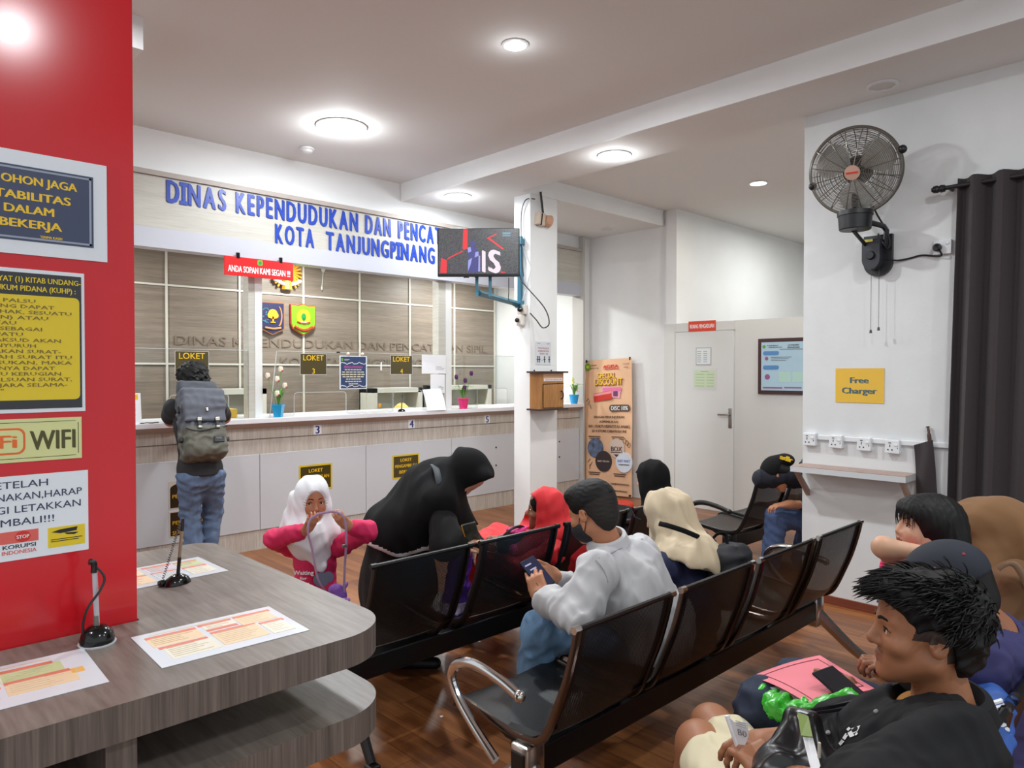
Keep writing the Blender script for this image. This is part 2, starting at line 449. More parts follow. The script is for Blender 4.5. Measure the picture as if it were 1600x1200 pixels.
pan_m = mat('counter_panel', (198, 199, 203), .4)
xs = [-1.5, -.48, .62, 1.735, 2.85, 3.965, 5.075, 6.18, 7.262]
for a, b in zip(xs[:-1], xs[1:]):
    mb = MB(); lo, hi = loc((a + .003, YC - .010, .178), (b - .003, YC, .862)); mb.rbox([(p + q) / 2 for p, q in zip(lo, hi)], [q - p for p, q in zip(lo, hi)], .002, 1)
    mb.build('front_panel', pan_m, t)
mb = MB()
for px, pz in ((741, 703), (775, 699), (775, 727), (874, 690), (874, 714)):
    w = W(px, pz, y=YC - .01); mb.disc(w[0] - 3.3, w[2], .011, -.214, -.209, 14)
mb.build('bolt', mat('black_bolt', (20, 20, 22), .4), t)

# fascia above the counter
t = thing('fascia_board', 'cream wood fascia board over the counter with a pale lower band', 'sign board', (3.3, YC, 2.62))
MB().b2((-4.8, -.03, .156), (3.97, .1, .574)).build('board', cwh, t)
MB().b2((-4.8, -.035, -.005), (3.97, .11, .155)).build('lower_band', band_m, t)
MB().b2((-4.8, -.055, .575), (3.97, .1, .615)).build('top_trim', mat('taupe_trim', (172, 162, 155), .5), t)

# standing posts
for a, b, c in ((2.775, 2.832, 2.90), (4.935, 5.035, 5.115)):
    t = thing('counter_post', 'cream post rising from the counter %s' % ('behind the red courtesy sign' if a < 4 else 'below the television'), 'post', ((a + c) / 2, 6.33, 1.19))
    m0 = (a + c) / 2
    MB().b2((a - m0, -.05, 0), (b - m0, .06, 1.43)).build('cream_face', cwh, t)
    MB().b2((b - m0, -.055, 0), (c - m0, .06, 1.43)).build('white_face', mat('post_white', (226, 228, 226), .5), t)

# blue raised letters
blue_m = mat('letter_blue', (30, 64, 166), .35, spec=.35)
t = thing('raised_lettering', 'large blue raised capital letters naming the office on the cream fascia', 'lettering', (3.3, YC - .03, 2.62))
def letters(st, xa, xb, zc, h, parent, n0=0):
    """each letter its own mesh, spread evenly between xa and xb (world x)"""
    mb = MB(); ws = []
    for ch in st:
        v, f = glyphs(ch, .05, .001); ws.append(v[:, 0].max() - v[:, 0].min())
    gap = .15; tot = sum(ws) + gap * (len(ws) - 1); sc = (xb - xa) / tot; x = xa
    for ch, w in zip(st, ws):
        mb = MB(); hh = h
        mb.text(ch, x + w * sc / 2 - 3.3, zc - 2.62, hh, y=-.005, width=w * sc, bold=.05, extr=.005)
        zs = [p[2] for p in mb.v]; z0_, z1_ = min(zs), max(zs); mb.v = [(p[0], p[1], zc - 2.62 - h / 2 + (p[2] - z0_) / (z1_ - z0_) * h) for p in mb.v]
        if ch == 'I':
            for zz in (zc - 2.62 - h / 2 + .016, zc - 2.62 + h / 2 - .016): mb.b2((x - .018 - 3.3, -.010, zz - .016), (x + w * sc + .018 - 3.3, 0, zz + .016))
        mb.build('letter', blue_m, parent); x += (w + gap) * sc
letters('DINAS', 2.06, 2.55, 3.087, .185, t); letters('KEPENDUDUKAN', 2.635, 3.865, 3.087, .185, t)
letters('DAN', 3.948, 4.255, 3.087, .185, t); letters('PENCATATAN', 4.345, 5.34, 3.087, .185, t)
letters('KOTA', 2.995, 3.385, 2.865, .180, t); letters('TANJUNGPINANG', 3.51, 4.825, 2.865, .180, t)
letters('SIPIL', 5.44, 5.9, 3.087, .185, t)
# same words in tone-on-tone letters on the office panels
tone_m = mat('tone_letter', (116, 102, 88), .5)
t = thing('tonal_lettering', 'tone-on-tone brown letters low on the taupe office panels behind the glass', 'lettering', (5.0, 8.07, 1.95))
mb = MB(); mb.text('DINAS KEPENDUDUKAN DAN PENCATATAN SIPIL', 0, 0, .10, y=-.002, width=4.5, extr=.002); mb.build('lettering', tone_m, t)
mb = MB(); mb.text('KOTA TANJUNGPINANG', 0, -.22, .10, y=-.002, width=2.1, extr=.002); mb.build('lettering', tone_m, t)

# ------------------------------------------------------------------ acrylic screens
def acrylic():
    m = bpy.data.materials.new('clear_acrylic'); m.use_nodes = True; nt = m.node_tree
    for n in list(nt.nodes):
        if n.type != 'OUTPUT_MATERIAL': nt.nodes.remove(n)
    out = [n for n in nt.nodes if n.type == 'OUTPUT_MATERIAL'][0]
    tr = nt.nodes.new('ShaderNodeBsdfTransparent'); tr.inputs[0].default_value = (.95, .96, .96, 1)
    gl = nt.nodes.new('ShaderNodeBsdfGlossy'); gl.inputs['Roughness'].default_value = .03; gl.inputs['Color'].default_value = (.9, .95, .97, 1)
    fr = nt.nodes.new('ShaderNodeFresnel'); fr.inputs['IOR'].default_value = 1.35
    mx = nt.nodes.new('ShaderNodeMixShader')
    nt.links.new(fr.outputs[0], mx.inputs[0]); nt.links.new(tr.outputs[0], mx.inputs[1]); nt.links.new(gl.outputs[0], mx.inputs[2]); nt.links.new(mx.outputs[0], out.inputs[0])
    return m
acr_m = acrylic()
acr_edge = mat('acrylic_edge', (196, 200, 200), .25)
def screen(x0, x1, slot, label, slant=0):
    t = thing('acrylic_screen', label, 'screen', ((x0 + x1) / 2, 6.30, 1.19), group='acrylic screens on the counter')
    cx = (x0 + x1) / 2; a, b = x0 - cx, x1 - cx; s0, s1 = slot[0] - cx, slot[1] - cx; h = .61; sh = .22; r = .03
    poly = [(a + slant, h), (a, 0), (s0, 0), (s0, sh - r), (s0 + r * .3, sh - r * .3), (s0 + r, sh), (s1 - r, sh), (s1 - r * .3, sh - r * .3), (s1, sh - r), (s1, 0), (b, 0), (b, h)]
    MB().prism(poly, -.0025, .0025).build('pane', acr_m, t)
    mb = MB(); e = .003
    mb.b2((a + slant, -.004, h - e), (b, .004, h + e * .3))
    mb.tube([(s0, 0, 0), (s0, 0, sh - r), (s0 + r * .3, 0, sh - r * .3), (s0 + r, 0, sh), (s1 - r, 0, sh), (s1 - r * .3, 0, sh - r * .3), (s1, 0, sh - r), (s1, 0, 0)], .003, 6)
    if slant: mb.tube([(a + slant, 0, h), (a, 0, 0)], .004, 6)
    mb.build('edge', acr_edge, t)
    return t
screen(1.2, 2.77, (2.1, 2.6), 'clear acrylic counter screen in front of the standing man with the rucksack')
screen(2.98, 4.02, (3.22, 3.78), 'clear acrylic counter screen behind the white tulips', .07)
screen(4.03, 4.93, (4.34, 4.72), 'clear acrylic counter screen over the desk bell stand at window 4')
screen(5.12, 6.6, (5.52, 6.0), 'clear acrylic counter screen behind the purple tulips')

# ------------------------------------------------------------------ flat printed things: a board helper
def board(name, label, cat, loc, facing, w, h, paper, th=.003, group=None, part='sheet', tilt=0.0):
    """root at the centre; local x right, z up, front towards -y. facing: 'y' seen from -y, 'x' seen from -x"""
    t = thing(name, label, cat, loc, group=group, rot=(0, tilt, {'y': 0, 'x': -pi / 2}[facing]) if not isinstance(facing, float) else (0, tilt, facing))
    MB().b2((-w / 2, -th, -h / 2), (w / 2, 0, h / 2)).build(part, paper, t)
    return t
paper_w = mat('paper_white', (232, 233, 236), .35)
lam_w = mat('laminated_white', (228, 233, 240), .18, spec=.6)
ink_y = mat('print_yellow', (240, 196, 24), .4)
ink_k = mat('print_black', (26, 26, 32), .5)
ink_n = mat('print_navy', (36, 44, 92), .5)
ink_w = mat('print_white', (236, 236, 238), .45)
ink_g = mat('print_grey', (128, 130, 136), .5)
ink_r = mat('print_red', (206, 46, 40), .45)
ink_o = mat('print_orange', (224, 128, 92), .45)
ink_gr = mat('print_green', (96, 168, 48), .45)
olive_m = mat('loket_olive', (74, 64, 30), .4)

for name, x, lbl, num in (('window_sign', 2.285, 'olive plate with yellow LOKET letters behind the head of the standing man', ''),
                          ('window_sign', 3.42, 'olive plate reading LOKET 3 in yellow on the counter glass', '3'),
                          ('window_sign', 4.445, 'olive plate reading LOKET 4 in yellow on the counter glass', '4')):
    t = board(name, lbl, 'sign', (x, 6.295, 1.68), 'y', .275, .198, olive_m, .004, 'yellow lettered counter window plates', 'plate')
    mb = MB(); mb.text('LOKET', 0, .062, .052, -.004, .215, bold=.006)
    if num: mb.text(num, 0, -.066, .05, -.004, bold=.008)
    else: mb.text('2', 0, -.066, .05, -.004, bold=.008)
    mb.build('lettering', ink_y, t)
    mb = MB(); mb.b2((-.1395, -.0042, -.101), (.1395, -.0005, -.099)).b2((-.1395, -.0042, .099), (.1395, -.0005, .101)).b2((-.1395, -.0042, -.1), (-.1375, -.0005, .1)).b2((.1375, -.0042, -.1), (.1395, -.0005, .1))
    mb.build('border', ink_w, t)
for x, n in ((3.43, '3'), (4.535, '4'), (5.62, '5')):
    t = board('number_tag', 'small white tag with a blue %s on the counter edge' % n, 'sign', (x, YC - .001, 1.052), 'y', .085, .092, paper_w, .002, 'numbered counter tags', 'plate')
    MB().text(n, 0, 0, .074, -.002, bold=.03).build('number', mat('number_blue', (34, 48, 120), .4), t)

# navy notice
t = board('notice_sheet', 'navy notice with white wavy bands hung on the counter glass', 'notice', (3.86, 6.293, 1.60), 'y', .315, .335, lam_w, .002)
nm = mat('notice_navy', (48, 66, 104), .35)
MB().b2((-.145, -.003, -.158), (.145, -.002, .158)).build('print', nm, t)
mb = MB()
for zz, sg in ((.092, 1), (-.137, 1)):
    pts = [(-.145 + .29 * k / 24, zz + .008 * math.sin(k * .8) + .004 * math.sin(k * 1.9)) for k in range(25)]
    mb.add([(p[0], -.0036, p[1] + d) for p in pts for d in (-.003, .003)], [(2 * k, 2 * k + 2, 2 * k + 3, 2 * k + 1) for k in range(24)])
mb.build('wave_band', ink_w, t)
mb = MB(); mb.text('PENGUMUMAN', 0, .055, .022, -.003, .21, bold=.02); mb.build('heading', mat('print_pink', (196, 84, 156), .4), t)
mb = MB(); rr = random.Random(3)
for k, wd_ in enumerate((.20, .26, .27, .25, .17, .19, .11)): 
    for q in range(6): 
        ww = wd_ / 6; x0 = -wd_ / 2 + q * ww; mb.b2((x0, -.0036, .022 - k * .0235), (x0 + ww * rr.uniform(.7, .88), -.003, .033 - k * .0235))
mb.b2((-.105, -.0036, .128), (-.045, -.003, .132)).b2((-.105, -.0036, .118), (-.06, -.003, .121)); mb.build('text_lines', mat('print_cream', (206, 200, 170), .4), t)
MB().rrect(-.138, -.118, .113, .143, .006, -.0037, -.003).build('crest', ink_gr, t)
for x, lb in ((3.80, 'first'), (3.965, 'second')):
    t = thing('suction_hook', 'pale suction hook at the top %s corner of the navy notice' % ('outer' if lb == 'first' else 'inner'), 'hook', (x, 6.295, 1.785), group='suction hooks above the navy notice')
    MB().lathe([(.0001, 0), (.016, 0), (.019, .004), (.012, .012), (.007, .018), (.0001, .02)], axis='y').build('cup', mat('suction_pink', (226, 208, 190), .3), t, smooth=True)
t = thing('clip', 'tiny black clip on the top edge of the counter glass beside the navy notice', 'clip', (3.69, 6.292, 1.80)); MB().rbox((0, 0, 0), (.035, .012, .014), .003).build('body', ink_k, t)
t = thing('tape_strip', 'short strip of white tape stuck on the glass between navy notice and LOKET 4', 'tape', (4.19, 6.296, 1.665)); MB().prism([(-.008, -.04), (.01, -.045), (.012, .045), (-.004, .042)], -.001, 0).build('strip', ink_w, t)

# sheets that carried square codes: code left out, lines of print kept
for x, z, w, h, lb in ((4.86, 1.69, .335, .205, 'white landscape sheet taped on the post beside LOKET 4'), (4.91, 1.475, .20, .21, 'white portrait sheet taped on the post under the wider sheet')):
    t = board('paper_sheet', lb, 'paper', (x, 6.268, z), 'y', w, h, paper_w, .0015)
    mb = MB(); 
    for k, (a, b) in enumerate(((.02, .09), (.02, .13), (.02, .12))): mb.b2((a * w / .3, -.0022, -.03 - k * .016), (b * w / .3, -.0015, -.026 - k * .016))
    mb.build('text_lines', ink_g, t)
t = thing('leaning_sheet', 'white folded sheet standing on the counter at the foot of the post', 'paper', (4.80, 6.16, 1.19))
mb = MB(); mb.sheet([[(-.13, -.02, .0), (.12, -.03, 0)], [(-.12, .03, .12), (.13, .02, .12)], [(-.135, .06, .225), (.12, .07, .235)]], .002); mb.build('sheet', paper_w, t)
t = thing('counter_bell', 'small black pen stand on the counter below LOKET 4', 'pen stand', (4.38, 6.2, 1.19))
MB().lathe([(.04, 0), (.042, .006), (.03, .022), (.014, .03), (.0001, .03)]).build('base', mat('black_gloss', (14, 14, 16), .15), t, smooth=True)
MB().cyl((0, 0, .03), (.0, -.008, .15), .006, .008, 12).build('pen', mat('pen_grey', (110, 106, 100), .3), t, smooth=True)
MB().cyl((0, -.008, .15), (.0, -.010, .185), .006, .002, 12).build('pen_tip', ink_k, t, smooth=True)

# notices on the counter panels
for px0, px1, pz0, pz1, lines, lb in ((467, 519, 727, 768, ['LOKET', 'PENGAMBILAN', 'BERKAS'], 'yellow bordered dark notice behind the girl in white hijab'), (613, 655, 711, 752, ['LOKET', 'PENGAMBILAN', 'BERKAS'], 'yellow bordered dark notice behind the bending woman in black')):
    a = W(px0, pz0, y=YC - .011); b = W(px1, pz1, y=YC - .011); w = b[0] - a[0]; h = .25
    t = board('counter_notice', lb, 'notice', ((a[0] + b[0]) / 2, YC - .0105, a[2] - h / 2 - .006), 'y', w, h, mat('notice_yellow', (214, 184, 40), .3), .002, 'dark notices on the counter front')
    MB().b2((-w / 2 + .016, -.003, -h / 2 + .016), (w / 2 - .016, -.002, h / 2 - .016)).build('print', mat('notice_brown', (70, 58, 24), .22), t)
    mb = MB()
    for k, s in enumerate(lines): mb.text(s, 0, .068 - k * .062, .032, -.003, w * (.42, .8, .5)[k], bold=.012)
    mb.build('lettering', ink_y, t)
for z0, z1, lines, lb, arch in ((.458, .70, ['LOKET', 'PENYERAHAN', 'BERKAS'], 'dark arched notice on the counter beside the jeans of the standing man', True), (.225, .45, ['LOKET', 'PENYERAHAN', 'BERKAS', 'SURAT MASUK'], 'dark square notice below the arched one beside the standing man', False)):
    w = .36; h = z1 - z0 - .01; cx = 2.245
    t = board('counter_notice', lb, 'notice', (cx, YC - .0105, (z0 + z1) / 2), 'y', w, h, mat('notice_margin', (196, 186, 170), .4), .002, 'dark notices on the counter front')
    mb = MB(); ww, hh = w / 2 - .012, h / 2 - .010
    if arch: mb.prism([(-ww, -hh), (ww, -hh), (ww, hh - .05)] + [(ww * math.cos(a), hh - .05 + .05 * math.sin(a)) for a in [pi * k / 12 for k in range(1, 12)]] + [(-ww, hh - .05)], -.003, -.002)
    else: mb.b2((-ww, -.003, -hh), (ww, -.002, hh))
    mb.build('print', mat('notice_dark', (46, 34, 20), .25), t)
    mb = MB(); n = len(lines)
    for k, s in enumerate(lines): mb.text(s, 0, (hh - .045) - k * (2 * hh - .07) / max(n - 1, 1), .030, -.003, w * min(.84, .085 * len(s)), bold=.012)
    mb.build('lettering', mat('print_gold', (206, 158, 30), .4), t)

# stand-up sheet at the counter end near the pillar
t = thing('display_sheet', 'white sheet with a yellow crest standing on the counter beside the red pillar', 'notice', (1.72, 6.18, 1.19))
mb = MB(); mb.add([(-.16, 0, .0), (.13, 0, 0), (.13, .03, .245), (-.16, .03, .245)], [(0, 1, 2, 3)]); mb.build('sheet', paper_w, t)
mb = MB(); mb.b2((.065, .021, .195), (.108, .0225, .235)); mb.build('crest', ink_y, t)
mb = MB()
for k in range(5): mb.b2((-.02, .008 + .002 * k, .07 + .02 * k), (.09 - .02 * (k % 2), .0095 + .002 * k, .074 + .02 * k))
mb.build('text_lines', ink_g, t)
t = thing('key_bunch', 'small dark bunch of keys lying on the counter by the standing sheet', 'keys', (1.92, 6.17, 1.19))
mb = MB(); mb.tube([(.02 * math.cos(a), .02 * math.sin(a), .004) for a in [2 * pi * k / 14 for k in range(14)]], .003, 6, closed=True)
mb.rbox((.035, .0, .006), (.04, .014, .008), .003).rbox((-.03, .012, .006), (.035, .012, .006), .003).rbox((-.07, .0, .004), (.03, .02, .006), .003)
mb.build('keys', ink_k, t)
t = thing('yellow_folder', 'yellow folder lying on the counter behind the elbow of the standing man', 'folder', (2.54, 6.50, 1.19))
MB().rbox((0, 0, .04), (.36, .2, .08), .006).build('folder', mat('folder_yellow', (232, 190, 70), .5), t)

# ------------------------------------------------------------------ emblems on the office wall
def shield(w, h): 
    return [(-w * .5, h * .46), (-w * .2, h * .44), (0, h * .5), (w * .2, h * .44), (w * .5, h * .46), (w * .49, -h * .15), (w * .42, -h * .30), (w * .2, -h * .42), (0, -h * .5), (-w * .2, -h * .42), (-w * .42, -h * .30), (-w * .49, -h * .15)]
def sc(poly, k): return [(p[0] * k, p[1] * k) for p in poly]
a = W(424, 497, y=8.06)
t = thing('wall_shield', 'dark blue shield emblem with a gold tree on the office wall', 'emblem', (a[0], 8.06, a[2]), group='shield emblems on the office wall')
pl = [(-.15, .19), (.15, .19), (.15, -.13), (0, -.20), (-.15, -.13)]
MB().prism(pl, -.03, 0).build('rim', mat('rim_copper', (150, 100, 66), .4), t)
MB().prism(sc(pl, .92), -.036, -.02).build('field', mat('shield_navy', (40, 40, 76), .4), t)
gold = mat('emblem_gold', (228, 160, 44), .35)
mb = MB(); mb.disc(0, .045, .058, -.044, -.03).disc(-.035, .03, .034, -.045, -.03, 18).disc(.035, .03, .034, -.0455, -.03, 18).b2((-.009, -.044, -.05), (.009, -.03, .02)).b2((-.03, -.044, -.058), (.03, -.03, -.046)); mb.build('tree', gold, t)
mb = MB(); mb.tube([(.06 + .05 * math.cos(x), -.04, .02 + .12 * math.sin(x)) for x in [(-70 + 14 * k) * pi / 180 for k in range(11)]], .010, 6); mb.tube([(-.1 + .2 * k / 8, -.04, -.115 - .012 * math.sin(pi * k / 8)) for k in range(9)], .013, 6); mb.build('wreath', mat('emblem_tan', (176, 128, 88), .4), t)
mb = MB(); rr = random.Random(5)
for k in range(22): mb.disc(-.115 + rr.uniform(0, .06), rr.uniform(-.08, .12), .007, -.041, -.03, 8)
mb.build('star', mat('emblem_teal', (70, 130, 150), .4), t)
a = W(472, 499.5, y=8.06)
t = thing('wall_shield', 'bright green crest shield with red border on the office wall', 'emblem', (a[0], 8.06, a[2]), group='shield emblems on the office wall')
pl = shield(.33, .385)
MB().prism(pl, -.03, 0).build('rim', mat('rim_red', (176, 62, 42), .4), t)
MB().prism(sc(pl, .93), -.036, -.02).build('field', mat('crest_green', (120, 206, 34), .35), t)
MB().disc(0, .03, .088, -.042, -.03, 26, .095).build('sun', mat('crest_yellow', (232, 226, 40), .35), t)
mb = MB(); mb.disc(0, .03, .032, -.047, -.03, 18, .045).b2((-.004, -.047, -.045), (.004, -.03, .02)); mb.build('leaf', mat('crest_leaf', (40, 130, 60), .4), t)
mb = MB(); mb.tube([(-.085 + .17 * k / 8, -.045, -.028 - .02 * math.sin(pi * k / 8)) for k in range(9)], .010, 6).tube([(-.12 + .24 * k / 10, -.042, -.085 - .045 * math.sin(pi * k / 10)) for k in range(11)], .018, 6); mb.build('ribbon', mat('rim_red', (176, 62, 42), .4), t)
mb = MB(); mb.b2((-.04, -.048, -.056), (-.006, -.04, -.028)).b2((.006, -.048, -.056), (.04, -.04, -.028)); mb.build('book', ink_w, t)
a = W(447, 428, y=8.05)
t = thing('wall_emblem', 'round golden bird emblem half hidden behind the red courtesy sign', 'emblem', (a[0], 8.06, a[2] - .0))
mb = MB()
for s in (-1, 1):
    for k in range(9):
        ang = math.radians(20 + 16 * k); mb.tube([(s * .03, -.03, .02), (s * (.03 + .16 * math.sin(ang)), -.035, .0 + .19 * math.cos(ang))], [.02, .013], 6)
mb.ball((0, -.03, .0), (.07, .03, .10)).ball((.0, -.04, .14), (.03, .03, .04)).tube([(0, -.03, -.08), (0, -.03, -.19)], [.05, .065], 8); mb.build('bird', gold, t, smooth=True)
mb = MB(); mb.prism([(-.05, .05), (.05, .05), (.05, -.03), (0, -.075), (-.05, -.03)], -.07, -.05); mb.build('breast_shield', ink_r, t)
mb = MB(); mb.tube([(-.17 + .34 * k / 10, -.05, -.075 - .055 * math.sin(pi * k / 10)) for k in range(11)], .022, 6); mb.build('ribbon', ink_w, t)
a = W(505, 424, y=8.05)
t = thing('wall_decoration', 'pale green flower decoration hanging below the fascia on the office wall', 'decoration', (a[0], 8.05, a[2]))
mb = MB()
for (cx, cz, r) in ((-.14, .09, .05), (.12, .10, .06)):
    for k in range(8):
        an = 2 * pi * k / 8; mb.ball((cx + r * math.cos(an) * .7, -.01, cz + r * math.sin(an) * .7), (r * .45, .008, r * .3), 8)
mb.build('flower', mat('deco_teal', (150, 196, 180), .5), t)
mb = MB(); mb.ball((-.005, -.01, .05), (.035, .02, .07), 10).tube([(0, 0, .0), (-.01, 0, -.12), (-.02, 0, -.2)], .006, 6).ball((-.02, 0, -.21), (.014, .01, .03), 8).ball((-.05, 0, .11), (.03, .01, .02), 8).ball((.05, 0, .11), (.03, .01, .02), 8); mb.build('figure', mat('deco_silver', (180, 186, 176), .4), t)

# ------------------------------------------------------------------ things in the office
cab_m = mat('cabinet_cream', (216, 216, 204), .5)
for x0, x1, z1, lb in ((5.02, 5.80, 1.40, 'open white pigeonhole cabinet behind the glass under the navy notice'), (6.05, 7.05, 1.42, 'open white pigeonhole cabinet behind the post with the white sheets'), (3.0, 3.62, 1.42, 'open white pigeonhole cabinet behind the standing man')):
    cx = (x0 + x1) / 2; w = x1 - x0
    t = thing('office_cabinet', lb, 'cabinet', (cx, 7.75, 0), group='white office cabinets')
    MB().b2((-w / 2, -.02, 0), (w / 2, .3, .86)).b2((-w / 2, -.02, z1 - .06), (w / 2, .3, z1)).b2((-w / 2, -.02, .86), (-w / 2 + .07, .3, z1)).b2((w / 2 - .07, -.02, .86), (w / 2, .3, z1)).b2((-w / 2, .27, .86), (w / 2, .3, z1)).build('carcass', cab_m, t)
    MB().b2((-w / 2 + .07, .02, 1.12), (w / 2 - .07, .27, 1.14)).build('shelf', cab_m, t)
    MB().rbox((-w / 2 + .10, -.03, 1.18), (.03, .02, .05), .004).rbox((-w / 2 + .10, -.03, 1.10), (.02, .02, .03), .004).build('latch', gold, t)
t = thing('side_window', 'narrow brown slatted blind opening on the white office side wall', 'window', (7.49, 7.2, 1.75))
MB().b2((-.03, -.22, -.2), (.005, .2, .2)).build('frame', mat('blind_brown', (104, 88, 72), .5), t)
mb = MB()
for k in range(7): mb.b2((-.036, -.19, -.17 + k * .05), (-.03, .17, -.14 + k * .05))
mb.build('slats', mat('blind_taupe', (132, 116, 98), .5), t)
t = board('side_poster', 'pale poster with a portrait on the white office side wall', 'poster', (7.492, 7.16, 1.32), 'x', .40, .42, paper_w, .002)
mb = MB(); mb.disc(.08, .03, .06, -.004, -.002).prism([(-.02, -.18), (.18, -.18), (.14, -.04), (.03, -.04)], -.004, -.002); mb.build('portrait', ink_o, t)
MB().text('A', -.1, -.05, .12, -.002, bold=.02).b2((-.18, -.004, .12), (-.02, -.002, .16)).build('print', mat('print_blue', (84, 116, 184), .4), t)
# ------------------------------------------------------------------ signs on the red pillar
YP = 1.764
def prect(px_r, z_tr, z_br, name, label, w, paper, th=.002):
    a = W(px_r, z_tr, y=YP); b = W(px_r, z_br, y=YP); h = a[2] - b[2]
    t = board(name, label, 'sign', (a[0] - w / 2, YP, (a[2] + b[2]) / 2), 'y', w, h, paper, th)
    return t, w, h
def u(px, t, w=0): # photo column on the pillar face -> local x of a sign
    return W(px, 400, y=YP)[0] - t.location[0]
def vz(px, pz, t): return W(px, pz, y=YP)[2] - t.location[2]
t, w, h = prect(166, 260, 410, 'pillar_sign', 'laminated white and navy sign with slab yellow capitals, topmost on the red pillar', .46, lam_w)
nav = mat('sign_navy', (58, 66, 96), .25)
xr = u(146, t)
MB().b2((-w / 2 + .03, -.003, -h / 2 + .028), (xr, -.002, h / 2 - .030)).build('print', nav, t)
mb = MB()
for (a, b, c, d) in ((-w / 2 + .035, xr - .004, h / 2 - .038, h / 2 - .034), (-w / 2 + .035, xr - .004, -h / 2 + .032, -h / 2 + .036)): mb.b2((a, -.0036, c), (b, -.003, d))
mb.b2((xr - .008, -.0036, -h / 2 + .032), (xr - .004, -.003, h / 2 - .034)); mb.build('border', mat('border_steel', (150, 158, 176), .4), t)
mb = MB()
for s, px, pz, hh, bw in (('OHON JAGA', 121, 285, .0165, .135), ('TABILITAS', 111, 309, .0165, .135), ('DALAM', 85, 330, .0165, .088), ('BEKERJA', 97, 352, .0165, .110)):
    mb.text(s, u(px, t), vz(60, pz, t), hh, -.003, bw, align='r', bold=.035)
mb.text('TERIMA KASIH', u(97, t), vz(60, 370, t) , .005, -.003, .04, align='r', bold=.03)
mb.build('lettering', ink_y, t)
t, w, h = prect(131, 428, 642, 'pillar_sign', 'yellow legal notice with black heading under the navy sign on the red pillar', .40, lam_w)
yel = mat('sign_yellow', (228, 200, 26), .25)
MB().b2((-w / 2 + .008, -.003, -h / 2 + .008), (w / 2 - .006, -.002, h / 2 - .008)).build('dark_print', mat('sign_charcoal', (46, 44, 48), .25), t)
MB().rrect(-w / 2 + .02, w / 2 - .010, -h / 2 + .026, h / 2 - .054, .010, -.0036, -.003).build('yellow_field', yel, t)
mb = MB(); mb.text('AYAT (1) KITAB UNDANG-', u(125, t), h / 2 - .022, .011, -.003, .155, align='r', bold=.02); mb.text('HUKUM PIDANA (KUHP) :', u(117, t), h / 2 - .040, .011, -.003, .15, align='r', bold=.02); mb.build('heading', yel, t)
mb = MB()
L = ['SIAPA MEMBUAT SURAT PALSU', 'MEMALSUKAN SURAT, YANG DAPAT', 'MENERBITKAN SESUATU HAK, SESUATU', 'PERJANJIAN (KEWAJIBAN) ATAU', 'PEMBEBASAN UTANG, ATAU', 'BOLEH DIPERGUNAKAN SEBAGAI', 'KETERANGAN BAGI SESUATU', 'PERBUATAN, DENGAN MAKSUD AKAN', 'MENGGUNAKAN ATAU MENYURUH', 'ORANG LAIN MENGGUNAKAN SURAT-', 'SURAT ITU SEOLAH-OLAH SURAT ITU', 'ASLI DAN TIDAK DIPALSUKAN, MAKA', 'KALAU MEMPERGUNAKANNYA DAPAT', 'MENDATANGKAN SESUATU KERUGIAN', 'DIHUKUM KARENA PEMALSUAN SURAT,', 'DENGAN HUKUMAN PENJARA SELAMA-', 'LAMANYA ENAM TAHUN."']
for k, s in enumerate(L): mb.text(s, -w / 2 + .03, h / 2 - .066 - k * (h - .098) / 17.2, .0074, -.0036, min(w - .055, .0112 * len(s)), align='l', bold=.012, res=1)
mb.build('text_lines', mat('sign_olive', (120, 100, 24), .35), t)
t, w, h = prect(127, 651, 715, 'pillar_sign', 'gold WIFI plate with an orange rounded mark on the red pillar', .34, mat('plate_gold', (214, 214, 150), .22, metal=.25))
mb = MB(); o = .007
mb.b2((-w / 2 + o, -.0026, h / 2 - o - .001), (w / 2 - o * 1.6, -.002, h / 2 - o)).b2((-w / 2 + o, -.0026, -h / 2 + o), (w / 2 - o * 1.6, -.002, -h / 2 + o + .001)).b2((w / 2 - o, -.0026, -h / 2 + o * 1.6), (w / 2 - o + .001, -.002, h / 2 - o * 1.6)); mb.build('border', ink_k, t)
MB().text('WIFI', (u(43, t) + u(115, t)) / 2, -.001, .040, -.002, u(115, t) - u(43, t), bold=.03).build('lettering', mat('wifi_olive', (78, 72, 26), .4), t)
om = mat('wifi_orange', (232, 106, 32), .35)
x1 = u(36, t); 
mb = MB(); mb.rrect(x1 - .14, x1, -.028, .026, .014, -.0030, -.002); mb.build('mark', om, t)
MB().rrect(x1 - .054, x1 - .004, -.024, .022, .012, -.0036, -.003).build('mark_field', mat('plate_gold', (0, 0, 0)), t)
mb = MB(); mb.text('Fi', x1 - .030, -.001, .026, -.0036, .032, bold=.035); mb.build('mark_letters', om, t)
t, w, h = prect(137, 734, 858, 'pillar_sign', 'white laminated sign with capitals ending in MBALI!!!, lowest on the red pillar', .42, lam_w)
mb = MB()
for s, px, pz, bw in (('SETELAH', 71, 753, .105), ('GUNAKAN,HARAP', 124, 771.5, .185), ('LAGI LETAKKAN', 122, 790.5, .178), ('KEMBALI!!!', 80, 810, .125)): mb.text(s, u(px, t), vz(70, pz, t), .0145, -.002, bw, align='r', bold=.004)
mb.build('lettering', mat('ink_slate', (54, 60, 88), .4), t)
xa, xb = u(70, t), u(128, t)
MB().b2((xa, -.003, vz(98, 853, t)), (xb, -.002, vz(98, 822, t))).build('yellow_sticker', yel, t)
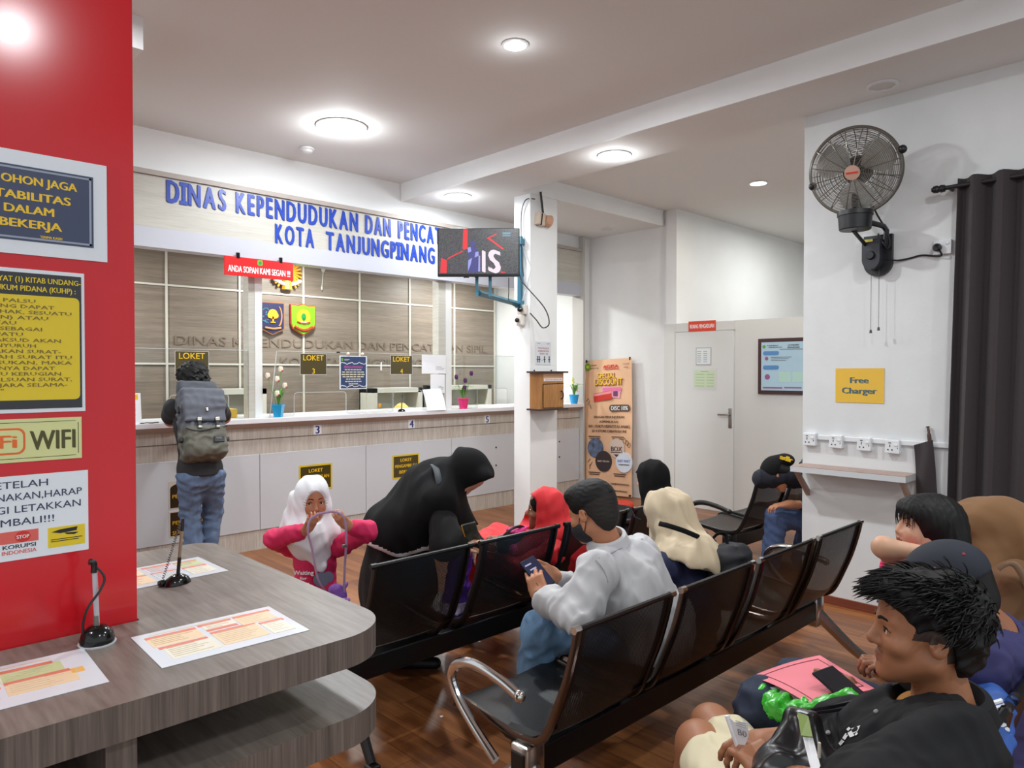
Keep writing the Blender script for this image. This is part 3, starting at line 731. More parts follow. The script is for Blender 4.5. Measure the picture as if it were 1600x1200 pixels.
mb = MB(); zc_ = vz(98, 832, t); mb.prism([(xa + .006, zc_ + .004), (xa + .022, zc_ + .008), (xb - .014, zc_ + .010), (xb - .016, zc_ + .002), (xa + .022, zc_)], -.0036, -.003).prism([(xa + .03, zc_), (xb - .012, zc_ - .002), (xb - .02, zc_ - .006), (xa + .034, zc_ - .004)], -.0036, -.003)
mb.b2((xa + .005, -.0036, zc_ - .013), (xb - .005, -.003, zc_ - .0115)).b2((xa + .005, -.0036, zc_ - .017), (xb - .012, -.003, zc_ - .0155)); mb.build('hand_mark', ink_k, t)
xa, xb = u(-6, t), u(55, t); za, zb = vz(30, 866, t), vz(30, 829, t)
MB().b2((xa, -.003, (za + zb) / 2), (xb, -.002, zb)).build('red_sticker', mat('sticker_red', (220, 98, 88), .35), t)
mb = MB(); mb.text('KORUPSI', (xa + xb) / 2, (za + zb) / 2 - .007, .008, -.002, (xb - xa) * .86, bold=.02); mb.build('sticker_words', ink_k, t)
mb = MB(); mb.text('INDONESIA', (xa + xb) / 2, za + .006, .008, -.002, (xb - xa) * .9, bold=.02); mb.build('sticker_words', mat('sticker_red', (0, 0, 0)), t)
mb = MB(); mb.disc((xa + xb) / 2 + .006, (zb + za) / 2 + .012, .014, -.0036, -.003, 8, .012); mb.build('stop_mark', ink_r, t)
mb = MB(); mb.text('STOP', (xa + xb) / 2 + .006, (zb + za) / 2 + .012, .007, -.0037, .022, bold=.02); mb.build('stop_letters', ink_w, t)

# ------------------------------------------------------------------ writing table round the pillar
tw = wood_mat('grey_oak_top', (104, 94, 87), (138, 128, 120), (9, .9, 1), 2.4, .38, 10)
te = wood_mat('grey_oak_edge', (78, 68, 63), (122, 109, 101), (14, 14, .35), 3.0, .42, 14)
TZ = 1.035
def round_slab(x0, x1, y0, y1, r, z0, z1, top, notch=True):
    poly = []
    for cx, cy, a0, rr in ((x1 - r, y0 + r, -90, r), (x1 - r * .5, y1 - r * .5, 0, r * .5)):
        for k in range(13):
            a = math.radians(a0 + 90 * k / 12); poly.append((cx + rr * math.cos(a), cy + rr * math.sin(a)))
    poly += [(x0, y1), (x0, 2.024), (.519, 2.024), (.519, 1.761), (x0, 1.761), (x0, y0)]
    return poly
t = thing('writing_table', 'grey oak laminate standing table wrapped round the red pillar', 'table', (.2, 1.6, 0))
def shift(mb, o): mb.v = [(p[0] - o[0], p[1] - o[1], p[2] - o[2]) for p in mb.v]; return mb
pl = round_slab(-1.1, .935, 1.335, 2.43, .135, 0, 0, True)
for z0, z1, nm in ((TZ - .066, TZ, 'tabletop'), (.795, .862, 'lower_shelf')):
    mb = MB(); n = len(pl)
    mb.cur = 0; mb.add([(p[0], p[1], z1) for p in pl], [tuple(range(n))]); mb.add([(p[0], p[1], z0) for p in pl], [tuple(range(n - 1, -1, -1))])
    mb.cur = 1; mb.add([(p[0], p[1], z) for p in pl for z in (z0, z1)], [(2 * i, 2 * ((i + 1) % n), 2 * ((i + 1) % n) + 1, 2 * i + 1) for i in range(n)])
    shift(mb, (.2, 1.6, 0)).build(nm, [tw, te], t)
for x in (.345, -.55):
    shift(MB().b2((x, 1.36, .862), (x + .05, 1.757, TZ - .066)), (.2, 1.6, 0)).build('divider', te, t)
shift(MB().b2((-1.0, 1.50, 0), (.62, 1.757, .795)).b2((.55, 1.757, 0), (.62, 2.2, .795)), (.2, 1.6, 0)).build('pedestal', te, t)
shift(MB().b2((.523, 2.03, .862), (.60, 2.35, TZ - .066)), (.2, 1.6, 0)).build('divider', te, t)

# form guides lying on the table
hdr = mat('guide_red', (228, 132, 110), .4); cre = mat('guide_peach', (242, 214, 176), .4); cre2 = mat('guide_cream', (236, 232, 214), .4); grn = mat('guide_green', (206, 216, 160), .4); lil = mat('guide_lilac', (216, 208, 220), .4); blu = mat('guide_blue', (208, 220, 230), .4)
def guide(label, pts, blocks, w=.303, h=.214, title=True):
    """pts: two points of the front edge (left, right) on the table"""
    a = W(*pts[0], z=TZ); b = W(*pts[1], z=TZ); ang = math.atan2(b[1] - a[1], b[0] - a[0])
    ux = np.array([math.cos(ang), math.sin(ang), 0]); uy = np.array([-math.sin(ang), math.cos(ang), 0])
    if pts[2] == 'r': c = b - ux * w / 2 + uy * h / 2
    else: c = a + ux * w / 2 + uy * h / 2
    t = thing('form_guide', label, 'paper', (c[0], c[1], TZ + .0005), ang, group='laminated form guides on the table')
    MB().b2((-w / 2, -h / 2, 0), (w / 2, h / 2, .0008)).build('sheet', lam_w, t)
    by = {}
    for k, (x0, x1, y0, y1, m) in enumerate(blocks):
        by.setdefault(m.name, (m, MB()))[1].b2((x0 * w, y0 * h, .0008), (x1 * w, y1 * h, .0011 + .00005 * k))
    for nm, (m, mb) in by.items(): mb.build('print', m, t)
    mb = MB(); rr = random.Random(len(label))
    if title: mb.b2((-.40 * w, .405 * h, .0008), (.30 * w, .43 * h, .0012))
    for (x0, x1, y0, y1, m) in blocks:
        if m is hdr: continue
        yy = y1 - .03
        while yy > y0 + .03:
            mb.b2(((x0 + .02) * w, (yy - .008) * h, .0012), ((x0 + (x1 - x0) * rr.uniform(.55, .9)) * w, yy * h, .0019)); yy -= .05
    mb.build('text_lines', mat('guide_ink', (216, 198, 172), .5), t)
    return t
B1 = [(-.44, -.10, .04, .34, cre), (-.44, -.10, .30, .37, hdr), (-.40, -.08, -.36, -.02, cre2), (-.42, -.1, -.04, .02, hdr), (-.06, .16, .18, .36, cre2), (-.08, .16, .33, .39, hdr), (-.06, .16, .14, .2, hdr), (-.06, .26, -.34, .06, cre), (-.06, .26, .04, .10, hdr), (.18, .44, .08, .36, cre), (.18, .46, .34, .40, hdr), (.28, .44, -.36, 0, cre2), (.28, .46, -.02, .04, hdr)]
guide('laminated form guide with orange boxes at the open front corner of the table', ((261, 1043), (484, 985), 'r'), B1)
B2 = [(-.3, .02, .02, .28, cre2), (-.3, .02, .26, .33, hdr), (.02, .34, .06, .3, grn), (.0, .3, .28, .35, hdr), (-.3, -.02, -.3, -.02, lil), (-.3, -.0, -.06, .0, hdr), (.02, .38, -.28, .02, cre), (.02, .36, -.02, .05, hdr), (.36, .43, -.10, .02, mat('guide_amber', (244, 186, 96), .4))]
guide('laminated form guide with a green box, before the red pillar', ((20, 1105), (171, 1066), 'r'), B2)
B3 = [(-.44, -.1, .1, .36, cre), (-.44, -.1, .34, .42, hdr), (-.06, .2, .12, .38, lil), (-.06, .2, .34, .42, hdr), (.22, .44, .1, .36, grn), (.22, .44, .32, .38, hdr), (-.44, -.1, -.36, .02, cre), (-.44, -.1, .0, .06, hdr), (-.06, .2, -.36, .04, blu), (-.06, .2, .0, .06, hdr), (.22, .44, -.36, .02, cre2), (.22, .44, -.02, .05, hdr)]
guide('laminated form guide lying behind the corner of the red pillar', ((232, 917), (357, 892), 'r'), B3)

# pens on bead stands
blk = mat('black_gloss', (14, 14, 16), .15); clear = mat('pen_clear', (196, 196, 204), .1, alpha=.75); pen_k = mat('pen_dark', (26, 22, 24), .3)
t = thing('desk_pen', 'black ball stand with a clear pen and drooping cord before the red pillar', 'pen', W(152, 1006, z=TZ), group='counter pens on stands')
MB().lathe([(.001, .0), (.034, .0), (.036, .004), (.0001, .0041)], n=24).build('pad', lam_w, t)
MB().lathe([(.032, .003), (.033, .012), (.028, .028), (.016, .038), (.006, .040), (.0001, .040)], n=28).build('base', blk, t, smooth=True)
MB().cyl((0, 0, .038), (-.004, .0, .165), .0052, .0052, 12).build('pen', clear, t, smooth=True)
MB().cyl((-.001, 0, .036), (-.0015, 0, .060), .0062, .0055, 12).build('pen_tip', mat('pen_grey', (110, 106, 100), .3), t, smooth=True)
MB().tube(bez([(-.005, 0, .150), (-.005, 0, .170), (-.014, 0, .174)], 5), .0062, 8).build('pen_cap', pen_k, t, smooth=True)
MB().tube(bez([(-.004, .0, .165), (.012, -.008, .14), (.004, -.012, .115), (-.018, -.012, .085), (-.027, -.006, .05), (-.024, 0, .015)], 8), .0026, 8).build('cord', pen_k, t, smooth=True)
t = thing('desk_pen', 'black oval stand with a slim pen and a grey spiral cord', 'pen', W(277, 912, z=TZ), math.radians(15), group='counter pens on stands')
MB().lathe([(.001, .0), (1, .0), (1.0, .14), (.8, .62), (.4, .95), (.0001, 1)], n=28, M=Matrix.Diagonal((.038, .025, .026, 1))).build('base', blk, t, smooth=True)
MB().rbox((-.035, .012, .008), (.022, .02, .016), .006).build('cord_clip', blk, t)
MB().cyl((.002, 0, .024), (.012, -.004, .14), .0042, .0046, 12).build('pen', mat('pen_tan', (150, 138, 116), .3), t, smooth=True)
MB().cyl((.002, 0, .022), (.0062, -.0016, .07), .0048, .0048, 12).build('pen_barrel', pen_k, t, smooth=True)
MB().cyl((.012, -.004, .14), (.0145, -.005, .172), .005, .004, 12).build('pen_tip', pen_k, t, smooth=True)
pth = []
a = Vector((-.035, .012, .014)); b = Vector((.010, -.002, .165)); ax = (b - a).normalized(); n1 = ax.orthogonal().normalized(); n2 = ax.cross(n1)
for k in range(26 * 8 + 1):
    f = k / (26 * 8); pth.append(a.lerp(b, f) + (n1 * math.cos(2 * pi * k / 8) + n2 * math.sin(2 * pi * k / 8)) * .0030)
MB().tube(pth, .0009, 5).build('spiral_cord', mat('cord_grey', (60, 58, 60), .35), t, smooth=True)

# ------------------------------------------------------------------ hanging red courtesy sign
a = W(350, 402, y=6.17); b = W(458, 438, y=6.17)
t = thing('hanging_sign', 'red sign with white capitals ANDA SOPAN KAMI SEGAN hung below the fascia', 'sign', ((a[0] + b[0]) / 2, 6.17, (W(404, 405, y=6.17)[2] + W(404, 434, y=6.17)[2]) / 2))
w = b[0] - a[0]; h = .165
MB().rbox((0, 0, 0), (w, .012, h), .002).build('panel', mat('sign_red', (208, 34, 36), .25), t)
MB().text('ANDA SOPAN KAMI SEGAN !!!', 0, -.022, .055, -.006, w * .90, bold=.03).build('lettering', ink_w, t)
MB().rrect(-.024, .024, .026, .074, .01, -.008, -.006).build('crest', ink_gr, t); MB().disc(0, .048, .014, -.009, -.008).build('crest_sun', mat('crest_leaf', (40, 130, 60), .4), t)
mb = MB()
for x in (-w * .31, w * .31): mb.rbox((x, 0, h / 2 + .012), (.028, .024, .05), .003)
mb.build('hanger', blk, t)
t = thing('ceiling_sensor', 'small round white smoke detector on the ceiling above the blue lettering', 'smoke detector', (3.11, 5.82, ZA))
MB().lathe([(.0001, -.05), (.03, -.05), (.045, -.04), (.05, -.022), (.062, -.02), (.064, -.006), (.055, 0)], n=28).build('body', white_metal, t, smooth=True)

# ------------------------------------------------------------------ television on its arm
tvx, tvy, tvz = 4.245, 4.825, 2.672; tva = math.radians(-44.5)
t = thing('television', 'black flat television showing a grainy red and white picture beside the column', 'television', (tvx, tvy, tvz), tva)
TW, TH = .733, .432
MB().rbox((0, .01, 0), (TW, .035, TH), .006).rbox((0, .035, -.03), (TW * .7, .03, TH * .6), .01).build('case', mat('tv_black', (16, 16, 22), .3), t)
def noise_screen():
    m = bpy.data.materials.new('grainy_screen'); m.use_nodes = True; nt = m.node_tree; b = nt.nodes['Principled BSDF']
    b.inputs['Base Color'].default_value = (.01, .01, .01, 1); b.inputs['Roughness'].default_value = .3
    tc = nt.nodes.new('ShaderNodeTexCoord'); mp = nt.nodes.new('ShaderNodeMapping'); mp.inputs['Scale'].default_value = (210, 1, 210)
    nt.links.new(tc.outputs['Object'], mp.inputs['Vector'])
    vo = nt.nodes.new('ShaderNodeTexVoronoi'); vo.feature = 'F1'; vo.inputs['Scale'].default_value = 1.0; nt.links.new(mp.outputs[0], vo.inputs['Vector'])
    hs = nt.nodes.new('ShaderNodeHueSaturation'); hs.inputs['Saturation'].default_value = .45; hs.inputs['Value'].default_value = .24
    nt.links.new(vo.outputs['Color'], hs.inputs['Color'])
    gm = nt.nodes.new('ShaderNodeGamma'); gm.inputs['Gamma'].default_value = 1.5; nt.links.new(hs.outputs[0], gm.inputs[0])
    mx = nt.nodes.new('ShaderNodeMix'); mx.data_type = 'RGBA'; mx.inputs['Factor'].default_value = .80; mx.inputs['A'].default_value = (*hexc(60, 60, 76), 1)
    nt.links.new(gm.outputs[0], mx.inputs['B'])
    nt.links.new(mx.outputs['Result'], b.inputs['Emission Color']); b.inputs['Emission Strength'].default_value = 1.2
    return m
sw, sh = TW - .022, TH - .034
MB().b2((-sw / 2, -.0092, -sh / 2 + .008), (sw / 2, -.008, sh / 2 + .008)).build('screen', noise_screen(), t)
def em(name, c, s=1.0): return mat(name, (10, 10, 10), .4, emit=c, estr=s)
def q(fx, fz): return ((fx - .5) * sw, (.5 - fz) * sh + .008)
mb = MB()
for poly in ([(.31, 0), (.365, 0), (.36, .43), (.31, .47), (.30, .42)], [(.30, .48), (.31, .50), (.13, .66), (.10, .68), (.12, .64)], [(.03, .64), (.10, .70), (.10, .98), (.02, .98)], [(.62, .19), (.72, .10), (.73, .12), (.64, .2), (.82, .44), (.80, .46), (.60, .2)], [(.78, .94), (.84, .97), (.84, .98), (.78, .98)]):
    mb.prism([q(*p) for p in poly], -.0098, -.0092)
mb.build('picture', em('tv_red', (226, 44, 52)), t)
mb = MB(); c0 = q(.70, .72); mb.text('S', c0[0], c0[1], sh * .50, -.0098, sw * .16, bold=.06); c1 = q(.565, .72); mb.text('I', c1[0], c1[1], sh * .48, -.0098, sw * .045, bold=.05); mb.build('picture', em('tv_pale', (236, 216, 226)), t)
mb = MB()
for cx, cz, rx, rz in ((.43, .33, .035, .075), ): mb.disc(*q(cx, cz), rx * sw, -.0100, -.0094, 18, rz * sh)
mb.prism([q(*p) for p in ((.38, .4), (.48, .4), (.5, .58), (.49, .64), (.48, .97), (.36, .97), (.38, .66), (.355, .5))], -.0100, -.0094); mb.build('picture', em('tv_indigo', (66, 66, 128)), t)
mb = MB()
for p in ([(.36, .42), (.40, .40), (.41, .5), (.37, .53)], [(.46, .52), (.5, .5), (.5, .6), (.45, .64)], [(.37, .7), (.42, .64), (.40, .8), (.365, .95)], [(.5, .6), (.52, .6), (.52, .95), (.495, .95)]): mb.prism([q(*k) for k in p], -.0104, -.0098)
mb.build('picture', em('tv_lilac', (150, 150, 220)), t)
mb = MB(); mb.b2((q(.80, 0)[0], -.0098, q(0, .12)[1]), (q(.9, 0)[0], -.0092, q(0, .075)[1])).b2((q(.80, 0)[0], -.0098, q(0, .165)[1]), (q(.9, 0)[0], -.0092, q(0, .14)[1])); mb.build('picture', em('tv_cyan', (110, 150, 170)), t)
mb = MB(); mb.rbox((-.02, -.012, -TH / 2 - .004), (.03, .012, .012), .003).rbox((-.11, .0, -TH / 2 - .004), (.05, .03, .012), .003); mb.build('foot_mount', mat('tv_black', (0, 0, 0)), t)
# arm (world coordinates, from the side of the column)
arm_m = mat('arm_blue', (62, 118, 140), .35)
t = thing('swing_bracket', 'blue steel swing arm holding the television on the column', 'bracket', (5.14, 5.19, 2.5))
def A_(*p): return np.array(p, float)
def rel(pts, t): 
    o = t.location; return [Vector(p) - o for p in pts]
ca = Vector((tvx, tvy, 0)); ux = Vector((math.cos(tva), math.sin(tva), 0)); uy = Vector((-math.sin(tva), math.cos(tva), 0))
mb = MB(); mb.rbox((-.015, 0, .12), (.03, .05, .72), .004); mb.build('wall_rail', arm_m, t)
mb = MB(); zarm = 2.29
p1 = Vector((5.12, 5.19, zarm)); p2 = ca + ux * .0 + uy * .09 + Vector((0, 0, zarm + .03))
mb.tube(rel([p1, p2], t), .028, 4); mb.build('lower_bar', arm_m, t)
mb = MB()
for k in (-.02, .10): 
    q1 = ca + ux * k + uy * .075 + Vector((0, 0, zarm)); mb.tube(rel([q1, q1 + Vector((0, 0, .5))], t), .02, 4)
mb.build('upright', arm_m, t)
mb = MB(); mb.rbox(tuple(rel([Vector((5.12, 5.19, 2.92))], t)[0]), (.06, .09, .06), .006); mb.rbox(tuple(rel([Vector((5.12, 5.19, 2.29))], t)[0]), (.06, .08, .07), .006); mb.build('clamp', arm_m, t)
# socket box and cables on the column
t = thing('column_socket', 'off-white double socket box on the column below the television', 'socket', (5.148, 5.16, 2.19))
MB().rbox((-.02, 0, .045), (.04, .11, .10), .008).rbox((-.025, .02, -.06), (.05, .10, .12), .02).build('body', mat('socket_cream', (214, 208, 198), .4), t)
mb = MB(); mb.lathe([(.022, -.045), (.026, -.07), (.018, -.085), (.0001, -.088)], (0, -.01, .045), 16, axis='x'); mb.lathe([(.02, -.05), (.022, -.075), (.0001, -.08)], (0, .03, -.06), 16, axis='x'); mb.build('plug', blk, t, smooth=True)
cab_k = mat('cable_black', (26, 26, 28), .4); cab_w = mat('cable_white', (206, 206, 206), .4)
def cable(label, pts, m, r=.006, name='cable'):
    P = bez(pts, 8); o = P[0]
    ob = MB().tube([p - o for p in P], r, 8).build(name, m, None, smooth=True); ob.location = o
    return tag(ob, label, 'cable')
cable('black cable looping down from television to column socket', [A_(5.10, 5.19, 2.62), A_(5.10, 5.12, 2.50), W(850, 480, x=5.12), W(858, 505, x=5.11), W(848, 512, x=5.10), W(838, 500, x=5.10), W(828, 489, x=5.06)], cab_k)
cable('thin black cable hanging from the television underside to the column socket', [W(795, 434, d=6.35), W(795, 455, d=6.5), W(795, 470, d=6.7), W(803, 478, d=6.9), W(812, 481, d=7.0)], cab_k, .004)
cable('black cable running down the column edge to the television', [W(836, 311, y=5.05), W(822, 312, x=5.13), W(815, 330, x=5.13), W(814, 360, x=5.13), W(815, 400, x=5.10), W(818, 432, x=5.07)], cab_k, .005)
cable('pale cable curving beside the blue arm on the column', [W(815, 380, x=5.13), W(822, 400, x=5.14), W(829, 420, x=5.14), W(822, 450, x=5.14), W(816, 470, x=5.12)], cab_w, .004)
t = thing('column_siren', 'beige and orange horn unit strapped high on the column', 'siren', W(846, 343, y=5.04))
MB().rbox((-.02, 0, 0), (.10, .07, .13), .012, rot=Euler((0, .15, 0)).to_matrix()).build('body', mat('siren_beige', (206, 190, 172), .45), t)
MB().cyl((.03, -.01, .0), (.10, -.02, -.01), .05, .065, 16).build('horn', mat('siren_orange', (198, 152, 124), .45), t)
MB().tube([(-.035, -.02, .27), (-.0, -.02, .06)], .012, 6).build('strap', blk, t)
MB().rbox((-.032, -.002, -.005), (.014, .078, .12), .003, rot=Euler((0, .15, 0)).to_matrix()).build('band', blk, t)

# suggestion box on the column
oak = wood_mat('golden_oak', (150, 100, 52), (182, 130, 76), (9, 9, .7), 2.0, .4, 14); dko = mat('dark_board', (62, 44, 38), .45)
t = thing('suggestion_box', 'wooden suggestion box with dark boards and a small door fixed on the column', 'box', (5.31, 5.07, 1.22))
MB().b2((-.165, -.145, .018), (.18, 0, .375)).build('carcass', oak, t)
MB().rbox((.008, -.085, .384), (.43, .185, .018), .003).build('top_board', dko, t); MB().rbox((.008, -.085, .009), (.43, .185, .018), .003).build('bottom_board', dko, t)
d = MB().rbox((.02, -.151, .145), (.30, .012, .235), .003).build('door', oak, t)
MB().tube(bez([(.13, -.157, .19), (.135, -.18, .175), (.135, -.18, .125), (.13, -.157, .11)], 6), .006, 8).build('handle', blk, d, smooth=True)
MB().tube([(-.13, -.153, .262), (.172, -.153, .266)], .005, 6).tube([(-.13, -.153, .262), (-.13, -.153, .03)], .004, 6).build('door_edge', blk, t)
MB().b2((-.12, -.147, .288), (.17, -.145, .368)).build('label_plate', mat('plate_peach', (206, 160, 126), .45), t)
MB().b2((-.11, -.1485, .296), (.16, -.147, .318)).build('slot_label', paper_w, t)
mb = MB(); mb.text('SARAN DAN PENGADUAN', .025, .307, .013, -.1487, .25, bold=.03); mb.build('lettering', ink_g, t)
mb = MB(); 
for x in (-.12, .13): mb.rbox((x, -.02, .398), (.012, .012, .02), .003)
mb.build('hanger', blk, t)
a = W(849, 552, y=5.068)
t = board('cleanliness_sheet', 'white laminated sheet with small figures above the suggestion box', 'notice', (a[0], 5.068, a[2]), 'y', .225, .235, mat('lam_grey', (214, 216, 220), .25), .002)
mb = MB(); mb.text('MOHON JAGA', 0, .052, .020, -.002, .16, bold=.01); mb.text('KEBERSIHAN', 0, .022, .020, -.002, .16, bold=.01); mb.text('TEMPAT INI', 0, -.006, .018, -.002, .13, bold=.01); mb.build('lettering', mat('print_dusty_red', (164, 104, 108), .5), t)
mb = MB()
for x in (-.085, -.06, .015, .085): mb.disc(x, -.038, .009, -.003, -.002, 10).b2((x - .006, -.003, -.095), (x + .006, -.002, -.048)).b2((x - .016, -.003, -.066), (x + .016, -.002, -.060))
mb.b2((-.03, -.003, -.075), (-.01, -.002, -.071)).b2((-.09, -.003, .098), (-.05, -.002, .102)).b2((.05, -.003, .096), (.09, -.002, .1)); mb.build('figures', ink_k, t)

# ------------------------------------------------------------------ flower pots on the counter
leafm = mat('leaf_green', (96, 156, 62), .5)
def pot(label, loc, col, kind, seed):
    t = thing('flower_pot', label, 'flower pot', loc, group='flower pots on the counter'); r = random.Random(seed)
    MB().lathe([(.0001, .0), (.043, 0), (.062, .105), (.066, .108), (.066, .118), (.058, .118), (.055, .10), (.0001, .098)], n=4 if kind == 'w' else 24).build('pot', mat('pot_' + col[0], col[1], .35), t, smooth=kind != 'w')
    stems, leaves, heads, tips = MB(), MB(), MB(), MB()
    if kind == 'y': spots = [(-.02, .0, .34), (.05, .0, .24), (.0, .02, .28)]
    else: spots = [(-.10, .0, .36), (.035, .02, .42), (-.02, -.02, .33), (.05, -.03, .27), (-.03, -.04, .20)] if kind == 'w' else [(-.10, 0, .34), (.12, .0, .38), (.03, 0, .30), (.0, -.02, .22)]
    for x, y, z in spots:
        stems.tube(bez([(x * .15, y * .2, .1), (x * .6, y * .7, .1 + (z - .1) * .55), (x, y, z)], 5), .003, 6)
        if kind == 'y':
            for k in range(7): heads.ball((x + r.uniform(-.012, .012), y + r.uniform(-.01, .01), z - .012 * k), (.011, .011, .014), 8)
        else:
            for k in range(5):
                an = 2 * pi * k / 5; heads.ball((x + .010 * math.cos(an), y + .010 * math.sin(an), z + .02), (.013, .013, .028), 8)
            if kind == 'w': tips.ball((x + .006, y - .012, z + .006), (.011, .010, .014), 8)
    for k in range(13):
        an = r.uniform(0, 2 * pi); L_ = r.uniform(.12, .2); le = r.uniform(.04, .12)
        c = bez([(0, 0, .1), (math.cos(an) * le * .5, math.sin(an) * le * .4, .1 + L_ * .75), (math.cos(an) * le * 1.3, math.sin(an) * le, .1 + L_ * .8)], 5)
        sd = Vector((-math.sin(an), math.cos(an), 0)); G = []
        for i, p in enumerate(c):
            wd_ = .010 * math.sin(pi * (i + .6) / (len(c) + .2)); G.append([p - sd * wd_, p + Vector((0, 0, .002)), p + sd * wd_])
        leaves.sheet(G, .0015)
    stems.build('stem', leafm, t, smooth=True); leaves.build('leaf', leafm, t, smooth=True)
    heads.build('blossom', mat('blossom_' + kind, {'w': (236, 224, 204), 'p': (84, 30, 92), 'y': (222, 226, 140)}[kind], .5), t, smooth=True)
    if kind == 'w': tips.build('blossom_base', mat('blossom_rose', (186, 70, 70), .5), t, smooth=True)
    return t
a = W(435, 656, y=6.20); pot('bright blue square pot of white and rose tulips on the counter', (a[0], 6.20, 1.19), ('sky', (30, 160, 214)), 'w', 1)
a = W(724, 639, y=6.20); pot('pink pot of dark purple tulips on the counter', (a[0], 6.20, 1.19), ('pink', (224, 50, 122)), 'p', 2)
a = W(897, 630, y=6.20); pot('blue round pot of pale yellow sprigs on the counter behind the suggestion box', (a[0], 6.20, 1.19), ('azure', (40, 156, 216)), 'y', 3)

# ------------------------------------------------------------------ discount banner
peach = mat('banner_peach', (232, 186, 148), .45, noise=(3, .05, (1, 1, 1)))
t = thing('standing_banner', 'tall peach SPECIAL DISCOUNT banner leaning at the white wall', 'banner', (7.34, 5.81, 0), rot=(math.radians(-3.0), math.radians(-2.4), -pi / 2))
BW, BH = .77, 1.765
MB().sheet([[(-BW / 2 + BW * i / 12, .006 * math.sin(i * 1.3 + j * .4), .012 + BH * j / 20) for j in range(21)] for i in range(13)], .003).build('cloth', peach, t, smooth=True)
def bz(f): return .012 + BH * (1 - f)   # fraction from the top
def bx(f): return (f - .5) * BW
Yb = -.014
mb = MB(); mb.text('SPECIAL', bx(.49), bz(.125), .075, Yb, .30, bold=.04); mb.text('DISCOUNT', bx(.53), bz(.172), .09, Yb, .46, bold=.05); mb.build('headline_shadow', mat('banner_rust', (150, 84, 40), .45), t)
mb = MB(); mb.text('SPECIAL', bx(.48), bz(.120), .070, Yb - .002, .29, bold=.015); mb.text('DISCOUNT', bx(.52), bz(.166), .082, Yb - .002, .45, bold=.015); mb.build('headline', mat('banner_yellow', (246, 204, 60), .45), t)
brn = mat('banner_brown', (84, 56, 44), .5)
mb = MB()
for s, f, wd_, hh in (('DENGAN MENUNJUKKAN', .428, .50, .030), ('KEPEMILIKAN', .463, .30, .030), ('KIA ( KARTU IDENTITAS ANAK)', .497, .68, .036), ('DI 4 STORE DIBAWAH INI', .532, .56, .034)): mb.text(s, bx(.53), bz(f), hh, Yb, wd_, bold=.02)
mb.text('DINAS', bx(.20), bz(.040), .014, Yb, .10, bold=.02, align='c'); mb.text('KOTA', bx(.22), bz(.062), .014, Yb, .14, bold=.02)
for x, f in ((.22, .577), (.72, .577), (.22, .845), (.76, .845)):
    mb.b2((bx(x - .13), Yb - .001, bz(f)), (bx(x + .13), Yb, bz(f - .006))); mb.b2((bx(x - .11), Yb - .001, bz(f + .014)), (bx(x + .11), Yb, bz(f + .008)))
for (x, f, an) in ((.06, .30, .8), (.10, .32, 1.2), (.13, .35, 1.9), (.1, .755, .8), (.15, .78, 1.0), (.12, .80, 1.6)):
    c = Vector((bx(x), Yb, bz(f))); dv = Vector((math.cos(an), 0, math.sin(an))) * .03; mb.tube([c - dv, c + dv], .004, 5)
for x, f in ((.86, .60), (.91, .615), (.95, .63)):
    mb.tube([(bx(x) + .022 * math.cos(a_), Yb, bz(f) + .03 * math.sin(a_)) for a_ in [2 * pi * k / 12 for k in range(12)]], .003, 5, closed=True)
mb.text('TANJUNGPINANG', bx(.76), bz(.915), .022, Yb, .30, bold=.03); mb.text('TANJUNGPINANG', bx(.72), bz(.965), .022, Yb, .30, bold=.03)
mb.build('small_print', brn, t)
mb = MB(); mb.text('#GISA', bx(.57), bz(.054), .042, Yb, .25, bold=.03); mb.b2((bx(.42), Yb - .001, bz(.077)), (bx(.74), Yb, bz(.072))); mb.build('red_mark', ink_r, t)
mb = MB(); mb.text('KOTA LAYAK', bx(.89), bz(.042), .014, Yb, .10, bold=.02); mb.text('ANAK', bx(.89), bz(.066), .018, Yb, .08, bold=.02); mb.build('side_mark', mat('print_dusty_red', (0, 0, 0)), t)
mb = MB(); mb.disc(bx(.065), bz(.05), .044, Yb - .002, Yb + .004, 20, .048); mb.build('crest', ink_gr, t); MB().disc(bx(.065), bz(.05), .022, Yb - .004, Yb - .002, 14).build('crest_sun', mat('crest_yellow', (0, 0, 0)), t)
def card(x, f, w_, h_, an, m, nm, y):
    Mx = Matrix.Translation((bx(x), 0, bz(f))) @ Matrix.Rotation(an, 4, 'Y'); MB().rrect(-w_ / 2, w_ / 2, -h_ / 2, h_ / 2, .008, y - .001, y, M=Mx).build(nm, m, t); return Mx
card(.58, .245, .30, .135, .12, mat('card_pink', (232, 160, 182), .4), 'card', Yb)
card(.60, .225, .30, .05, .0, mat('card_rose', (222, 120, 160), .4), 'card', Yb - .0015)
card(.40, .275, .30, .11, -.13, mat('card_red', (206, 58, 46), .4), 'card', Yb - .003)
card(.40, .255, .30, .03, -.13, mat('card_band', (232, 150, 150), .4), 'card', Yb - .0045)
MB().b2((bx(.63), Yb - .006, bz(.275)), (bx(.72), Yb - .003, bz(.24))).build('card_photo', mat('card_plum', (110, 60, 100), .4), t)
MB().rrect(bx(.54), bx(.97), bz(.388), bz(.338), .04, Yb - .001, Yb).build('badge', mat('badge_brown', (92, 76, 66), .4), t)
MB().text('DISC 10%', bx(.755), bz(.363), .052, Yb - .001, .27, bold=.02).build('badge_text', ink_w, t)
